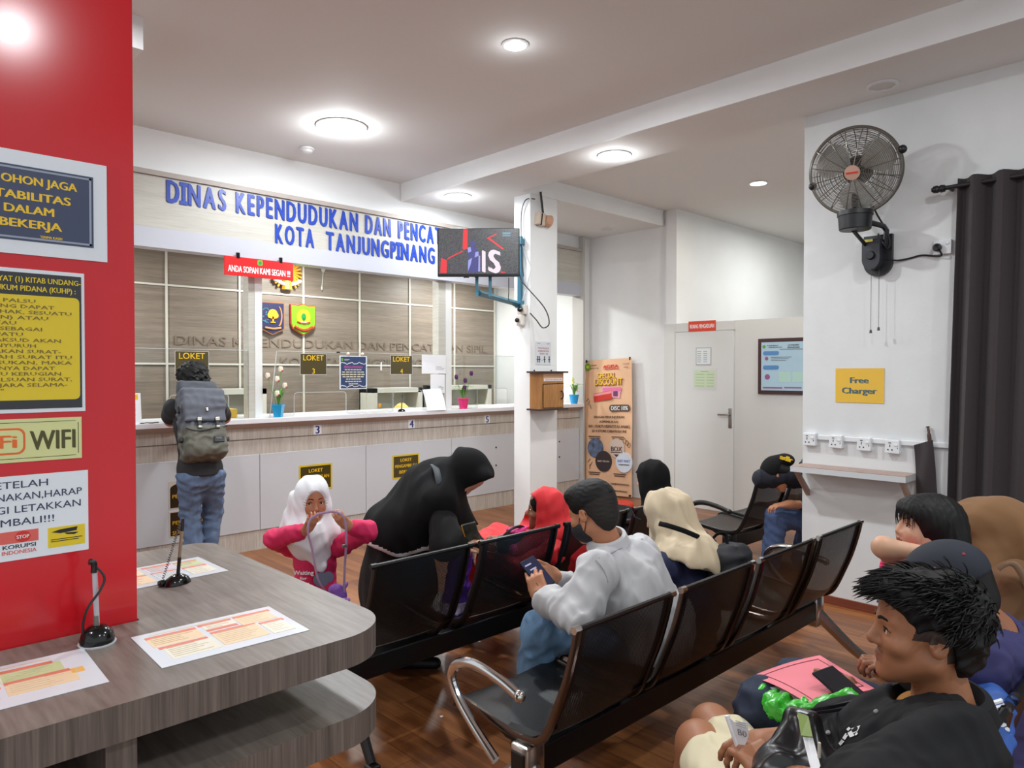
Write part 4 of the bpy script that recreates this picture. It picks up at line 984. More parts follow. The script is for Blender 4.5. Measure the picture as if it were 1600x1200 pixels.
for x, f, r, m, nm in ((.24, .66, .130, mat('store_photo', (96, 110, 136), .5, noise=(14, .7, (1, 1, 1))), 'a'), (.70, .655, .125, mat('store_tan', (206, 186, 174), .5), 'b'), (.42, .755, .135, mat('store_dark', (56, 44, 46), .4), 'c'), (.85, .755, .130, mat('store_ice', (212, 218, 228), .4), 'd')):
    MB().disc(bx(x), bz(f), r, Yb - .002 - (.001 if nm in 'cd' else 0), Yb + .006, 32).build('store_disc', m, t)
mb = MB(); mb.text('BOX', bx(.70), bz(.66), .06, Yb - .003, .18, bold=.04); mb.prism([(bx(.70) - .05, bz(.70)), (bx(.70) + .05, bz(.70)), (bx(.70), bz(.72))], Yb - .003, Yb); mb.b2((bx(.58), Yb - .003, bz(.69)), (bx(.82), Yb, bz(.682))); mb.build('store_mark', brn, t)
mb = MB(); mb.text('BABY MART', bx(.85), bz(.745), .035, Yb - .004, .2, bold=.02); mb.build('store_mark', mat('print_blue', (84, 116, 184), .4), t)
mb = MB(); mb.text('TANJUNGPINANG', bx(.85), bz(.772), .016, Yb - .004, .17, bold=.03); mb.build('store_mark', ink_k, t)
mb = MB(); mb.text('BABY MELON', bx(.42), bz(.755), .022, Yb - .004, .19, bold=.02); mb.build('store_mark', mat('store_tan', (0, 0, 0)), t)
mb = MB()
for x in (-BW / 2 + .02, BW / 2 - .03): mb.rbox((x, -.004, BH + .002), (.02, .014, .04), .004)
mb.rbox((BW / 2 - .03, -.006, .03), (.03, .014, .02), .004); mb.build('clip', blk, t)
MB().tube([(-BW / 2 + .02, .012, BH), (BW / 2 - .03, .02, .02)], .006, 6).tube([(BW / 2 - .03, .012, BH), (-BW / 2 + .02, .02, .02)], .006, 6).build('cross_rod', blk, t)

# ------------------------------------------------------------------ white door and what hangs by it
door_w = mat('door_white', (216, 217, 215), .4)
dm = MB(); dm.rbox((7.445, 4.476, 1.04), (.03, .768, 2.08), .003)
o = struct('door_1', dm, door_w, label='white flush door with a steel lever handle')
fr = MB(); fr.b2((7.425, 4.862, 0), (7.46, 5.015, 2.185)).b2((7.435, 4.084, 2.085), (7.46, 4.862, 2.185))
struct('trim_6', fr, mat('partition_paint', (0, 0, 0)))
hm = MB(); hm.rbox((7.426, 4.128, 1.08), (.008, .04, .225), .003); hm.tube([(7.425, 4.128, 1.12), (7.39, 4.128, 1.12), (7.385, 4.14, 1.12), (7.385, 4.26, 1.118)], .010, 10)
hm.build('door_handle', mat('satin_steel', (150, 148, 142), .3, metal=.9), o, smooth=True)
t = board('door_sheet', 'small white framed schedule sheet, upper one on the white door', 'notice', (7.429, 4.471, 1.79), 'x', .20, .205, mat('sheet_frame', (176, 178, 178), .4), .004)
MB().b2((-.09, -.005, -.092), (.09, -.004, .092)).build('paper', mat('sheet_pale', (222, 226, 226), .4), t)
mb = MB()
for k in range(6): mb.b2((-.08, -.0056, .05 - k * .024), (-.03, -.005, .058 - k * .024)).b2((-.0, -.0056, .05 - k * .024), (.05, -.005, .058 - k * .024))
mb.build('text_lines', mat('text_bluegrey', (150, 164, 180), .5), t)
t = board('door_sheet', 'pale green printed table sheet, lower one on the white door', 'notice', (7.429, 4.458, 1.525), 'x', .31, .245, mat('sheet_clear', (212, 214, 212), .3), .002)
MB().b2((-.135, -.003, -.10), (.135, -.002, .10)).build('paper', mat('sheet_green', (200, 216, 184), .4), t)
mb = MB()
for k in range(5): mb.b2((-.12, -.0036, .05 - k * .034), (.0, -.003, .056 - k * .034)).b2((.03, -.0036, .05 - k * .034), (.12, -.003, .056 - k * .034))
mb.b2((-.05, -.0036, .082), (.05, -.003, .09)); mb.build('text_lines', mat('text_sage', (150, 176, 140), .5), t)
t = board('door_sign', 'small red sign with white capitals above the white door', 'sign', (7.434, 4.496, 2.143), 'x', .36, .122, mat('sign_vermilion', (220, 70, 44), .35), .004)
MB().text('RUANG PENGADUAN', 0, 0, .046, -.004, .32, bold=.03).build('lettering', ink_w, t)
t = board('framed_poster', 'dark framed pale blue poster on the white wall beside the door', 'framed poster', (7.458, 3.50, 1.667), 'x', .60, .605, mat('frame_maroon', (66, 38, 40), .35), .02, part='frame')
MB().b2((-.262, -.022, -.262), (.262, -.02, .262)).build('print', mat('poster_blue', (176, 206, 222), .3), t)
mb = MB(); mb.rrect(-.24, -.06, .12, .165, .02, -.024, -.022).rrect(-.24, -.06, -.035, .01, .02, -.024, -.022); mb.build('heading_bar', mat('poster_bar', (88, 140, 196), .35), t)
mb = MB(); mb.text('DINAS', -.13, .225, .014, -.022, .12, bold=.03); mb.text('KEPENDUDUKAN', -.10, .205, .012, -.022, .15, bold=.03); mb.text('LAYANAN', .10, .225, .018, -.022, .12, bold=.04); mb.text('PENGADUAN', .10, .20, .018, -.022, .13, bold=.04)
for k in range(3): mb.b2((-.15, -.0226, .095 - k * .018), (.08 - .03 * k, -.022, .100 - k * .018))
mb.b2((-.05, -.0226, .178), (.2, -.022, .184)); mb.build('lettering', ink_k, t)
mb = MB(); mb.disc(-.23, .215, .018, -.024, -.022, 14); mb.build('crest', ink_gr, t)
mb = MB(); mb.disc(-.2, .085, .02, -.024, -.022, 12).disc(-.19, -.115, .03, -.024, -.022, 12).b2((-.24, -.024, -.24), (-.02, -.022, -.225)).b2((.0, -.024, -.235), (.19, -.022, -.222)); mb.build('marks', mat('poster_plum', (150, 90, 140), .4), t)
mb = MB(); mb.b2((-.06, -.023, -.17), (.07, -.022, -.06)).b2((.09, -.023, -.17), (.2, -.022, -.06)); mb.build('map', mat('poster_mint', (180, 216, 206), .4), t)

# ------------------------------------------------------------------ fan wall: yellow sign, sockets, shelf, fan, curtain
t = board('charger_sign', 'shiny yellow sheet reading Free Charger on the white wall', 'sign', (5.018, 1.84, 1.512), 'x', .312, .232, mat('sheet_gold', (226, 178, 34), .16, spec=.8), .002)
mb = MB(); mb.text('Free', 0, .036, .040, -.002, .122, bold=.05); mb.text('Charger', 0, -.034, .040, -.002, .228, bold=.05); mb.build('lettering', mat('charger_ink', (66, 96, 100), .3), t)
plw = mat('plastic_white', (224, 226, 228), .3)
mb = MB(); mb.rbox((5.011, 1.69, 1.148), (.018, .95, .032), .003); tag(mb.build('cable_trunking', plw, None), 'white cable trunking strip linking the four wall sockets', 'trunking')
for k, (y, lb) in enumerate(((2.161, 'white wall socket in the row of four, the one at the wall corner'), (1.98, 'white wall socket in the row of four, second from the wall corner'), (1.796, 'white wall socket in the row of four, third from the wall corner'), (1.62, 'white wall socket in the row of four, next to the hanging brown strap'))):
    t = thing('wall_socket', lb, 'socket', (5.02, y, 1.132 - .004 * k), rot=(0, 0, -pi / 2), group='row of wall sockets')
    MB().rbox((0, -.022, 0), (.088, .044, .088), .005).build('plate', plw, t)
    mb = MB(); mb.b2((-.022, -.0452, .022), (-.006, -.0438, .027)).b2((-.016, -.0452, -.002), (-.011, -.0438, .014)).b2((-.028, -.0452, -.024), (-.020, -.0438, -.016)).b2((-.004, -.0452, -.024), (.004, -.0438, -.016)).b2((.03, -.0452, -.012), (.034, -.0438, -.004)); mb.build('slots', ink_k, t)
    MB().rbox((.024, -.046, .012), (.022, .006, .014), .002).build('switch', plw, t)
t = thing('wall_socket', 'white wall socket with a black plug beside the curtain', 'socket', (5.02, 1.35, 2.375), rot=(0, 0, -pi / 2))
MB().rbox((0, -.012, 0), (.10, .024, .088), .004).build('plate', plw, t)
MB().lathe([(.024, .0), (.026, .02), (.02, .034), (.0001, .036)], (-.022, -.024, -.002), 16, axis='y', M=Matrix.Identity(4)).build('plug', blk, t, smooth=True)
MB().rbox((.03, -.026, .02), (.02, .006, .014), .002).build('switch', plw, t)
# shelf
shelf_top = wood_mat('shelf_brown', (150, 124, 112), (176, 150, 138), (1, 9, 1), 2.0, .4, 10)
t = thing('wall_shelf', 'narrow brown shelf with white edge on two slanted brackets below the sockets', 'shelf', (5.02, 1.85, .93))
MB().b2((-.215, -.365, -.012), (0, .365, .024)).build('board', mat('shelf_edge', (204, 206, 208), .35), t)
MB().b2((-.212, -.362, .024), (0, .362, .0275)).build('top_laminate', shelf_top, t)
for y in (-.335, .335):
    mb = MB(); mb.add([(-.20, y - .014, -.012), (-.165, y - .014, -.012), (0, y - .014, -.20), (0, y - .014, -.155), (-.20, y + .014, -.012), (-.165, y + .014, -.012), (0, y + .014, -.20), (0, y + .014, -.155)], [(0, 1, 3, 2), (4, 6, 7, 5), (0, 4, 5, 1), (2, 3, 7, 6), (0, 2, 6, 4), (1, 5, 7, 3)]); mb.build('bracket', shelf_top, t)
# hanging brown strap by the curtain
cloth_b = mat('curtain_brown', (52, 44, 46), .85, bump=(60, .1, (1, 1, 1)), sheen=.15)
t = thing('curtain_tieback', 'dark brown cloth tieback hanging from a knot on the trunking', 'tieback', (5.0, 1.44, 1.2))
MB().sheet([[(-.012 + .012 * math.sin(i * .9 + j * .5), .055 - .11 * i / 6 - .035 * j / 12, -.06 + .04 * (i / 6) - .58 * j / 12) for j in range(13)] for i in range(7)], .006).build('cloth', cloth_b, t, smooth=True)
MB().tube(bez([(.005, -.03, -.03), (-.006, -.028, .02), (.0, -.02, .06)], 6), [.012] * 6 + [.008] * 6 + [.014], 8).build('knot', mat('knot_brown', (92, 70, 64), .8), t, smooth=True)
# curtain
t = thing('curtain', 'tall dark brown eyelet curtain beside the wall fan', 'curtain', (4.93, .2, 0))
G = []; N = 150; top_z = 2.765
for i in range(N + 1):
    f = i / N; y = 1.25 - 2.75 * f
    row = []
    for j in range(13):
        g = j / 12; z = .06 + (top_z - .06) * g
        amp = .042 + .014 * math.sin(f * 31 + 1) * (1 - g)
        yy = y + .012 * math.sin(f * 17 + g * 2) * (1 - g) + (.05 * (1 - g) if i < 14 else .05 * (1 - g) * max(0, 1 - (i - 14) / 30))
        row.append((amp * math.sin(f * 2 * pi * 20 + .5 * math.sin(f * 23)), yy - .2, z))
    G.append(row)
MB().sheet(G, .004).build('cloth', cloth_b, t, smooth=True)
mb = MB(); mb.tube([(0, 1.19, top_z - .045), (0, -1.6, top_z - .045)], .014, 10); mb.build('rod', mat('rod_black', (30, 28, 30), .35), t)
mb = MB(); mb.lathe([(.0001, 0), (.022, 0), (.024, .02), (.018, .03), (.024, .04), (.022, .06), (.0001, .062)], (0, 1.18, top_z - .045), 16, axis='y'); mb.build('rod_end', mat('rod_black', (0, 0, 0)), t, smooth=True)
MB().tube([(.09, 1.10, top_z - .045), (0, 1.10, top_z - .045)], .010, 8).tube([(.09, -1.0, top_z - .045), (0, -1.0, top_z - .045)], .010, 8).build('rod_bracket', mat('rod_black', (0, 0, 0)), t)

# fan
fc = Vector(W(1336, 268, x=4.70))
tocam = (Vector((0, 0, CAMH)) - fc).normalized()
rgt = Vector(_R)
nrm = (tocam + rgt * -.22 + Vector((0, 0, -.10))).normalized()
xa_ = Vector((0, 0, 1)).cross(-nrm).normalized() * -1
xa_ = (-nrm).cross(Vector((0, 0, 1))).normalized()
za_ = xa_.cross(-nrm).normalized()
RM = Matrix((xa_, -nrm, za_)).transposed()
t = thing('wall_fan', 'large black and steel wall fan with a wire guard', 'fan', fc, rot=RM.to_euler())
steel = mat('guard_steel', (128, 124, 116), .35, metal=.7); dk = mat('fan_black', (24, 24, 28), .4)
R0 = .262
mb = MB()
for k in range(24):
    r = .055 + (R0 - .055) * k / 23
    y = -.085 + .075 * (r / R0) ** 4
    mb.tube([(r * math.cos(a_), y, r * math.sin(a_)) for a_ in [2 * pi * j / 56 for j in range(56)]], .0019 if k < 23 else .006, 5, closed=True)
for k in range(16):
    a_ = 2 * pi * (k + .4) / 16
    mb.tube([(r * math.cos(a_), -.087 + .075 * (r / R0) ** 4, r * math.sin(a_)) for r in (.045, .1, .16, .21, .245, R0)], .0032, 5)
mb.build('front_guard', steel, t, smooth=True)
mb = MB()
for k in range(14):
    r = .09 + (R0 - .09) * k / 13; y = .10 - .09 * (r / R0) ** 5
    mb.tube([(r * math.cos(a_), y, r * math.sin(a_)) for a_ in [2 * pi * j / 48 for j in range(48)]], .002, 5, closed=True)
for k in range(20):
    a_ = 2 * pi * k / 20; mb.tube([(r * math.cos(a_), .10 - .09 * (r / R0) ** 5, r * math.sin(a_)) for r in (.085, .15, .21, .245, R0)], .0028, 5)
mb.build('rear_guard', steel, t, smooth=True)
mb = MB(); mb.tube([((R0 + .004) * math.cos(a_), .004, (R0 + .004) * math.sin(a_)) for a_ in [2 * pi * j / 64 for j in range(64)]], .010, 8, closed=True, flat=1.4); mb.build('rim_band', mat('rim_dusty', (96, 90, 84), .7, metal=.4), t, smooth=True)
MB().lathe([(.0001, -.098), (.044, -.096), (.047, -.088), (.044, -.08), (.0001, -.08)], n=28, axis='y', M=Matrix.Scale(-1, 4, (0, 1, 0)) @ Matrix.Identity(4)).build('badge', mat('badge_copper', (196, 158, 140), .35, metal=.3), t, smooth=True)
MB().b2((-.034, -.1, -.005), (.034, -.098, .006)).build('badge_text', ink_r, t)
blade = mat('blade_grey', (176, 174, 168), .45)
for k in range(3):
    a0 = 2 * pi * k / 3 + .5; G = []
    for i in range(8):
        r = .05 + .185 * i / 7; sp = .55 * math.sin(pi * (i + 1.2) / 9.5) + .12
        G.append([(r * math.cos(a0 + sp * (j / 6 - .5) * 2), .02 - .045 * (j / 6 - .5), r * math.sin(a0 + sp * (j / 6 - .5) * 2)) for j in range(7)])
    MB().sheet(G, .002).build('blade', blade, t, smooth=True)
MB().lathe([(.0001, -.03), (.04, -.03), (.05, .02), (.05, .03)], n=20, axis='y', M=Matrix.Scale(-1, 4, (0, 1, 0))).lathe([(.085, -.06), (.09, -.10), (.08, -.19), (.04, -.22), (.0001, -.22)], n=24, axis='y').build('motor', dk, t, smooth=True)
mb = MB()
for a_, r in ((.32, .282), (3.35, .262)): mb.ball((r * math.cos(a_), .0, r * math.sin(a_)), .026, 12)
mb.build('guard_knob', dk, t, smooth=True)
# stand of the fan in upright coordinates, still part of the fan
RI = RM.transposed()
def up(p): return RI @ (Vector(p) - fc)
drum = Vector(W(1336, 346, x=4.72)); bxp = Vector(W(1366, 397, x=4.93))
mb = MB()
def lathe_world(mb, prof, c, n=24, axis_m=None):
    vs = []
    for r, z in prof:
        for j in range(n): vs.append(up(Vector((c[0] + r * math.cos(2 * pi * j / n), c[1] + r * math.sin(2 * pi * j / n), c[2] + z))))
    k = len(prof); mb.add(vs, [(i * n + j, i * n + (j + 1) % n, (i + 1) * n + (j + 1) % n, (i + 1) * n + j) for i in range(k - 1) for j in range(n)] + [tuple(range(n - 1, -1, -1)), tuple((k - 1) * n + j for j in range(n))]); return mb
lathe_world(mb, [(.088, -.055), (.094, -.05), (.100, .032), (.106, .034), (.106, .062), (.07, .068)], drum).build('drum', dk, t, smooth=True)
mb = MB(); mb.tube([up(drum + Vector((0, 0, .065))), up(fc + Vector((.05, .02, -.2))), up(fc + Vector((.12, .04, -.02)))], [.02, .018, .03], 8); mb.build('yoke', dk, t, smooth=True)
mb = MB(); mb.tube([up(drum + Vector((.05, -.05, .0))), up(bxp + Vector((-.02, -.06, .17))), up(bxp + Vector((.04, -.06, .15))), up(bxp + Vector((.05, -.05, .05)))], .017, 8); mb.tube([up(drum + Vector((.02, .02, -.05))), up(bxp + Vector((-.02, .045, .06)))], .012, 8); mb.build('arm', dk, t, smooth=True)
mb = MB(); wp = [(.06, .13)] + [(-.10 * math.cos(a_) * .9, -.06 + -.09 * math.sin(a_)) for a_ in []]
poly = [(.088, .13), (-.088, .13)] + [(-.088 * math.cos(a_), -.05 - .088 * math.sin(a_)) for a_ in [pi * k / 14 for k in range(15)]]
def plate(mb, poly, x0, x1):
    n = len(poly); vs = [up((x0, bxp.y + p[0], bxp.z + p[1])) for p in poly] + [up((x1, bxp.y + p[0], bxp.z + p[1])) for p in poly]
    return mb.add(vs, [tuple(range(n)), tuple(range(2 * n - 1, n - 1, -1))] + [(i, i + n, (i + 1) % n + n, (i + 1) % n) for i in range(n)])
plate(mb, poly, 4.99, 5.02).build('wall_plate', dk, t)
mb = MB(); plate(mb, [(p[0] * .62 + .012, p[1] * .72 + .0) for p in poly], 4.90, 4.99); mb.build('control_box', mat('fan_box', (40, 40, 48), .35), t)
mb = MB(); plate(mb, [(.06, .094), (.0, .094), (.0, .078), (.06, .078)], 4.897, 4.90); mb.build('label', mat('label_lemon', (222, 206, 96), .5), t)
mb = MB(); c = up((4.90, bxp.y + .012, bxp.z - .01)); mb.tube([c, up((4.88, bxp.y + .012, bxp.z - .01))], [.03, .024], 16); mb.build('dial', dk, t)
for dy, ln in ((.018, .40), (-.03, .385)):
    mb = MB(); a = Vector((4.93, bxp.y + dy, bxp.z - .10)); b = a - Vector((0, 0, ln)); mb.tube([up(a), up(b)], .0016, 5); mb.tube([up(b + Vector((0, 0, .01))), up(b - Vector((0, 0, .012)))], [.006, .009], 8); mb.build('pull_cord', mat('cord_brown', (70, 62, 58), .6), t)
cable('black fan cable running along the wall to the socket by the curtain', [W(1384, 405, x=4.99), W(1402, 407, x=5.0), W(1420, 404, x=5.01), W(1440, 399, x=5.01), W(1460, 400, x=5.0), W(1471, 399, x=4.985), W(1468, 391, x=4.97)], cab_k, .006)
cable('black looped cable from the fan head down to its control box', [W(1364, 322, x=4.80), W(1372, 338, x=4.88), W(1382, 355, x=4.93), W(1390, 375, x=4.95), W(1387, 388, x=4.95), W(1378, 378, x=4.95), W(1372, 365, x=4.94)], cab_k, .006)

# ------------------------------------------------------------------ waiting benches
def perforated():
    m = bpy.data.materials.new('perforated_black'); m.use_nodes = True; nt = m.node_tree; b = nt.nodes['Principled BSDF']
    b.inputs['Base Color'].default_value = (*hexc(15, 15, 16), 1); b.inputs['Roughness'].default_value = .38
    out = [n for n in nt.nodes if n.type == 'OUTPUT_MATERIAL'][0]
    uv = nt.nodes.new('ShaderNodeUVMap'); uv.uv_map = 'UVMap'
    sep = nt.nodes.new('ShaderNodeSeparateXYZ'); nt.links.new(uv.outputs[0], sep.inputs[0])
    def mth(op, a, bb=None):
        n = nt.nodes.new('ShaderNodeMath'); n.operation = op
        for i, k in enumerate((a, bb)):
            if k is None: continue
            if isinstance(k, (int, float)): n.inputs[i].default_value = k
            else: nt.links.new(k, n.inputs[i])
        return n.outputs[0]
    P = .0072
    x = mth('DIVIDE', sep.outputs[0], P); y = mth('DIVIDE', sep.outputs[1], P * .8)
    row = mth('FLOOR', y); odd = mth('MULTIPLY', mth('MODULO', row, 2.0), .5)
    fx = mth('SUBTRACT', mth('FRACT', mth('ADD', x, odd)), .5); fy = mth('MULTIPLY', mth('SUBTRACT', mth('FRACT', y), .5), .8)
    r2 = mth('ADD', mth('MULTIPLY', fx, fx), mth('MULTIPLY', fy, fy))
    hole = mth('LESS_THAN', r2, .145 ** 2)
    inr = mth('MULTIPLY', mth('MULTIPLY', mth('GREATER_THAN', sep.outputs[0], .03), mth('LESS_THAN', sep.outputs[0], .46)), hole)
    tr = nt.nodes.new('ShaderNodeBsdfTransparent'); mx = nt.nodes.new('ShaderNodeMixShader')
    nt.links.new(inr, mx.inputs[0]); nt.links.new(b.outputs[0], mx.inputs[1]); nt.links.new(tr.outputs[0], mx.inputs[2]); nt.links.new(mx.outputs[0], out.inputs[0])
    return m
perf_m = perforated(); chrome = mat('chrome', (214, 212, 210), .12, metal=1.0); gun = mat('chair_black', (13, 13, 14), .35); darkchrome = mat('dark_chrome', (112, 102, 96), .2, metal=1.0)
PROF = bez([(-.235, .80), (-.205, .68), (-.150, .52), (-.105, .43), (-.06, .385), (.0, .368), (.12, .375), (.28, .398), (.345, .400), (.375, .375)], 4) if False else None
prof2 = [(-.235, .80), (-.222, .74), (-.190, .63), (-.150, .53), (-.115, .45), (-.085, .405), (-.04, .380), (.03, .372), (.14, .380), (.27, .398), (.335, .402), (.365, .390), (.378, .365)]
PROFV = [Vector((0, y, z)) for y, z in prof2]
PROFV = bez(PROFV, 3)
PITCH_S, SW = .594, .49
ARM = bez([(0, -.03, .545), (0, .06, .570), (0, .18, .585), (0, .27, .565), (0, .315, .51), (0, .28, .44), (0, .20, .37), (0, .08, .29)], 5)
def bench(label, loc, n=4, arms=(True, True), arm_m=chrome, rail_m=darkchrome, legs=None, skip=()):
    t = thing('waiting_bench', label, 'bench', loc, group='perforated steel waiting benches')
    Lh = n * PITCH_S / 2
    MB().rbox((0, 0, .29), (n * PITCH_S - .02, .065, .10), .006).build('beam', gun, t)
    for k in range(n):
        cx = -Lh + (k + .5) * PITCH_S
        # shell split into backrest and seat, each a curved perforated sheet
        for nm, seg in (('backrest', PROFV[:16]), ('seat', PROFV[15:])):
            me = bpy.data.meshes.new(nm); vs, fs, uvs = [], [], []; acc = 0
            for i, p in enumerate(seg):
                if i: acc += (p - seg[i - 1]).length
                for j in range(9):
                    xx = -SW / 2 + SW * j / 8; bow = .010 * (1 - (2 * j / 8 - 1) ** 2)
                    vs.append((cx + xx, p.y - bow * (1 if nm == 'backrest' else 0), p.z - bow * (0 if nm == 'backrest' else 1))); uvs.append((xx + SW / 2, acc))
            for i in range(len(seg) - 1):
                for j in range(8): a = i * 9 + j; fs.append((a, a + 1, a + 10, a + 9))
            me.from_pydata(vs, [], fs); ul = me.uv_layers.new(name='UVMap')
            for lp in me.loops: ul.data[lp.index].uv = uvs[lp.vertex_index]
            me.materials.append(perf_m); me.polygons.foreach_set('use_smooth', [True] * len(fs)); me.update()
            o = bpy.data.objects.new(nm, me); C.objects.link(o); o.parent = t
        for s in (-1, 1):
            MB().tube([p + Vector((cx + s * (SW / 2 + .008), 0, 0)) for p in PROFV], .016, 8, flat=.55, up=(0, 0, 1)).build('side_rail', rail_m, t, smooth=True)
        MB().tube([(cx - SW / 2 - .026, -.237, .803), (cx + SW / 2 + .026, -.237, .803)], .010, 8).build('top_bar', gun, t, smooth=True)
        for s in (-1, 1): MB().tube([(cx + s * (SW / 2 + .002), -.237, .803), (cx + s * (SW / 2 + .030), -.237, .803)], .013, 8).build('top_clip', arm_m, t, smooth=True)
        for s in (-1, 1): MB().add([(cx + s * (SW / 2 - .02) + dx, y, z) for dx in (-.02, .02) for y, z in ((-.12, .44), (-.02, .34), (.10, .34), (.16, .37), (-.06, .39))], [(0, 1, 2, 3, 4), (9, 8, 7, 6, 5)] + [(i, (i + 1) % 5, (i + 1) % 5 + 5, i + 5) for i in range(5)]).build('seat_bracket', gun, t)
    for s, on in ((-1, arms[0]), (1, arms[1])):
        if on:
            MB().tube([p + Vector((s * (Lh + .012), 0, 0)) for p in ARM], .019, 10, flat=.8).ball((s * (Lh + .012), -.035, .545), .021, 12).build('armrest', arm_m, t, smooth=True)
        ex = s * (Lh - .06)
        if legs is None or s in legs:
            mb = MB(); mb.rbox((ex, 0, .28), (.09, .08, .16), .01)
            for d in (-1, 1):
                mb.tube(bez([(ex, d * .02, .27), (ex + s * .02, d * .09, .20), (ex + s * .05, d * .20, .10), (ex + s * .08, d * .31, .028)], 5), [.036 - .0008 * i for i in range(16)], 8, flat=.8)
            mb.build('leg', arm_m if arm_m is not chrome else mat('leg_chrome', (226, 224, 220), .24, metal=1.0), t, smooth=True)
            for d in (-1, 1): MB().rbox((ex + s * .085, d * .32, .02), (.05, .055, .04), .008).build('foot_cap', gun, t)
    return t
XB = 1.64 + 2 * PITCH_S
bench('black perforated bench with a chrome arm, the man in pale grey sits on it', (XB, 1.685, 0))
bench('black perforated bench nearest the counter, the woman in red sits on it', (XB - .05, 2.74, 0), arm_m=gun, rail_m=gun)
bench('black bench near the white door with a capped sleeper leaning over it', (4.96 + 2 * PITCH_S, 2.79, 0), arm_m=gun, rail_m=gun)
bench('black bench under the young man in the black shirt', (1.46 + 2 * PITCH_S, .635, 0))
# ------------------------------------------------------------------ bodies and cloth: distance fields turned into one smooth mesh
def smin(a, b, k):
    h = np.clip(.5 + .5 * (b - a) / k, 0, 1); return b + (a - b) * h - k * h * (1 - h)
def smax(a, b, k): return -smin(-a, -b, k)
def f_cap(P, a, b, ra, rb):
    a = np.asarray(a, np.float32); ba = np.asarray(b, np.float32) - a; L = float(ba @ ba)
    if L < 1e-12: return np.linalg.norm(P - a, axis=1) - ra
    pa = P - a; t = np.clip(pa @ ba / L, 0, 1)
    return np.sqrt(np.maximum(((pa - t[:, None] * ba) ** 2).sum(1), 1e-14)) - (ra + (rb - ra) * t)
def f_ell(P, c, r, R=None):
    q = P - np.asarray(c, np.float32)
    if R is not None: q = q @ R
    r = np.asarray(r, np.float32)
    k0 = np.sqrt(((q / r) ** 2).sum(1)); k1 = np.sqrt(((q / r ** 2) ** 2).sum(1))
    return k0 * (k0 - 1) / np.maximum(k1, 1e-6)
def f_box(P, c, hs, rd, R=None):
    q = P - np.asarray(c, np.float32)
    if R is not None: q = q @ R
    w = np.abs(q) - (np.asarray(hs, np.float32) - rd)
    return np.sqrt((np.maximum(w, 0) ** 2).sum(1)) + np.minimum(w.max(1), 0) - rd
def f_plane(P, c, n):
    n = np.asarray(n, float); n = n / np.linalg.norm(n); return (P - np.asarray(c, np.float32)) @ n.astype(np.float32)
class S:
    """a list of joined shapes"""
    def __init__(s): s.ops = []
    def u(s, fn, k=.02): s.ops.append(('u', fn, k)); return s
    def cut(s, fn, k=.004): s.ops.append(('c', fn, k)); return s      # keep where fn < 0
    def sub(s, fn, k=.004): s.ops.append(('s', fn, k)); return s
    def disp(s, fn): s.ops.append(('d', fn, 0)); return s
    def cap(s, a, b, ra, rb=None, k=.02): 
        rb = ra if rb is None else rb; return s.u(lambda P: f_cap(P, a, b, ra, rb), k)
    def limb(s, pts, rs, k=.02):
        for i in range(len(pts) - 1): s.cap(pts[i], pts[i + 1], rs[i], rs[i + 1], k)
        return s
    def ell(s, c, r, R=None, k=.02): return s.u(lambda P: f_ell(P, c, r, R), k)
    def box(s, c, h, rd, R=None, k=.02): return s.u(lambda P: f_box(P, c, h, rd, R), k)
    def plane(s, c, n, k=.004): return s.cut(lambda P: f_plane(P, c, n), k)
    def __call__(s, P):
        d = None
        for op, fn, k in s.ops:
            if op == 'd': d = d + fn(P); continue
            v = fn(P)
            if d is None: d = v
            elif op == 'u': d = smin(d, v, k)
            elif op == 'c': d = smax(d, v, k)
            else: d = smax(d, -v, k)
        return d
def folds(amp, f, seed=0, stretch=(1, 1, 1), sharp=True):
    """creases: warped ridges with frequency f (per metre)"""
    r = np.random.RandomState(seed); K = r.normal(size=(5, 3)); K /= np.linalg.norm(K, axis=1, keepdims=True)
    K = (K * np.array(stretch) * f * 4.6 * r.uniform(.6, 1.5, (5, 1))).astype(np.float32); ph = r.uniform(0, 6.28, 5)
    def fn(P):
        w = np.sin(P @ K[3] * .5 + ph[3]) * 1.3 + np.sin(P @ K[4] * .4 + ph[4])
        o = 0
        for i in range(3):
            sn = np.sin(P @ K[i] + ph[i] + w)
            o = o + ((.5 + .5 * sn) ** 1.6 if sharp else sn * .6)
        return -amp * 1.25 * (o / 3 - .38)
    return fn
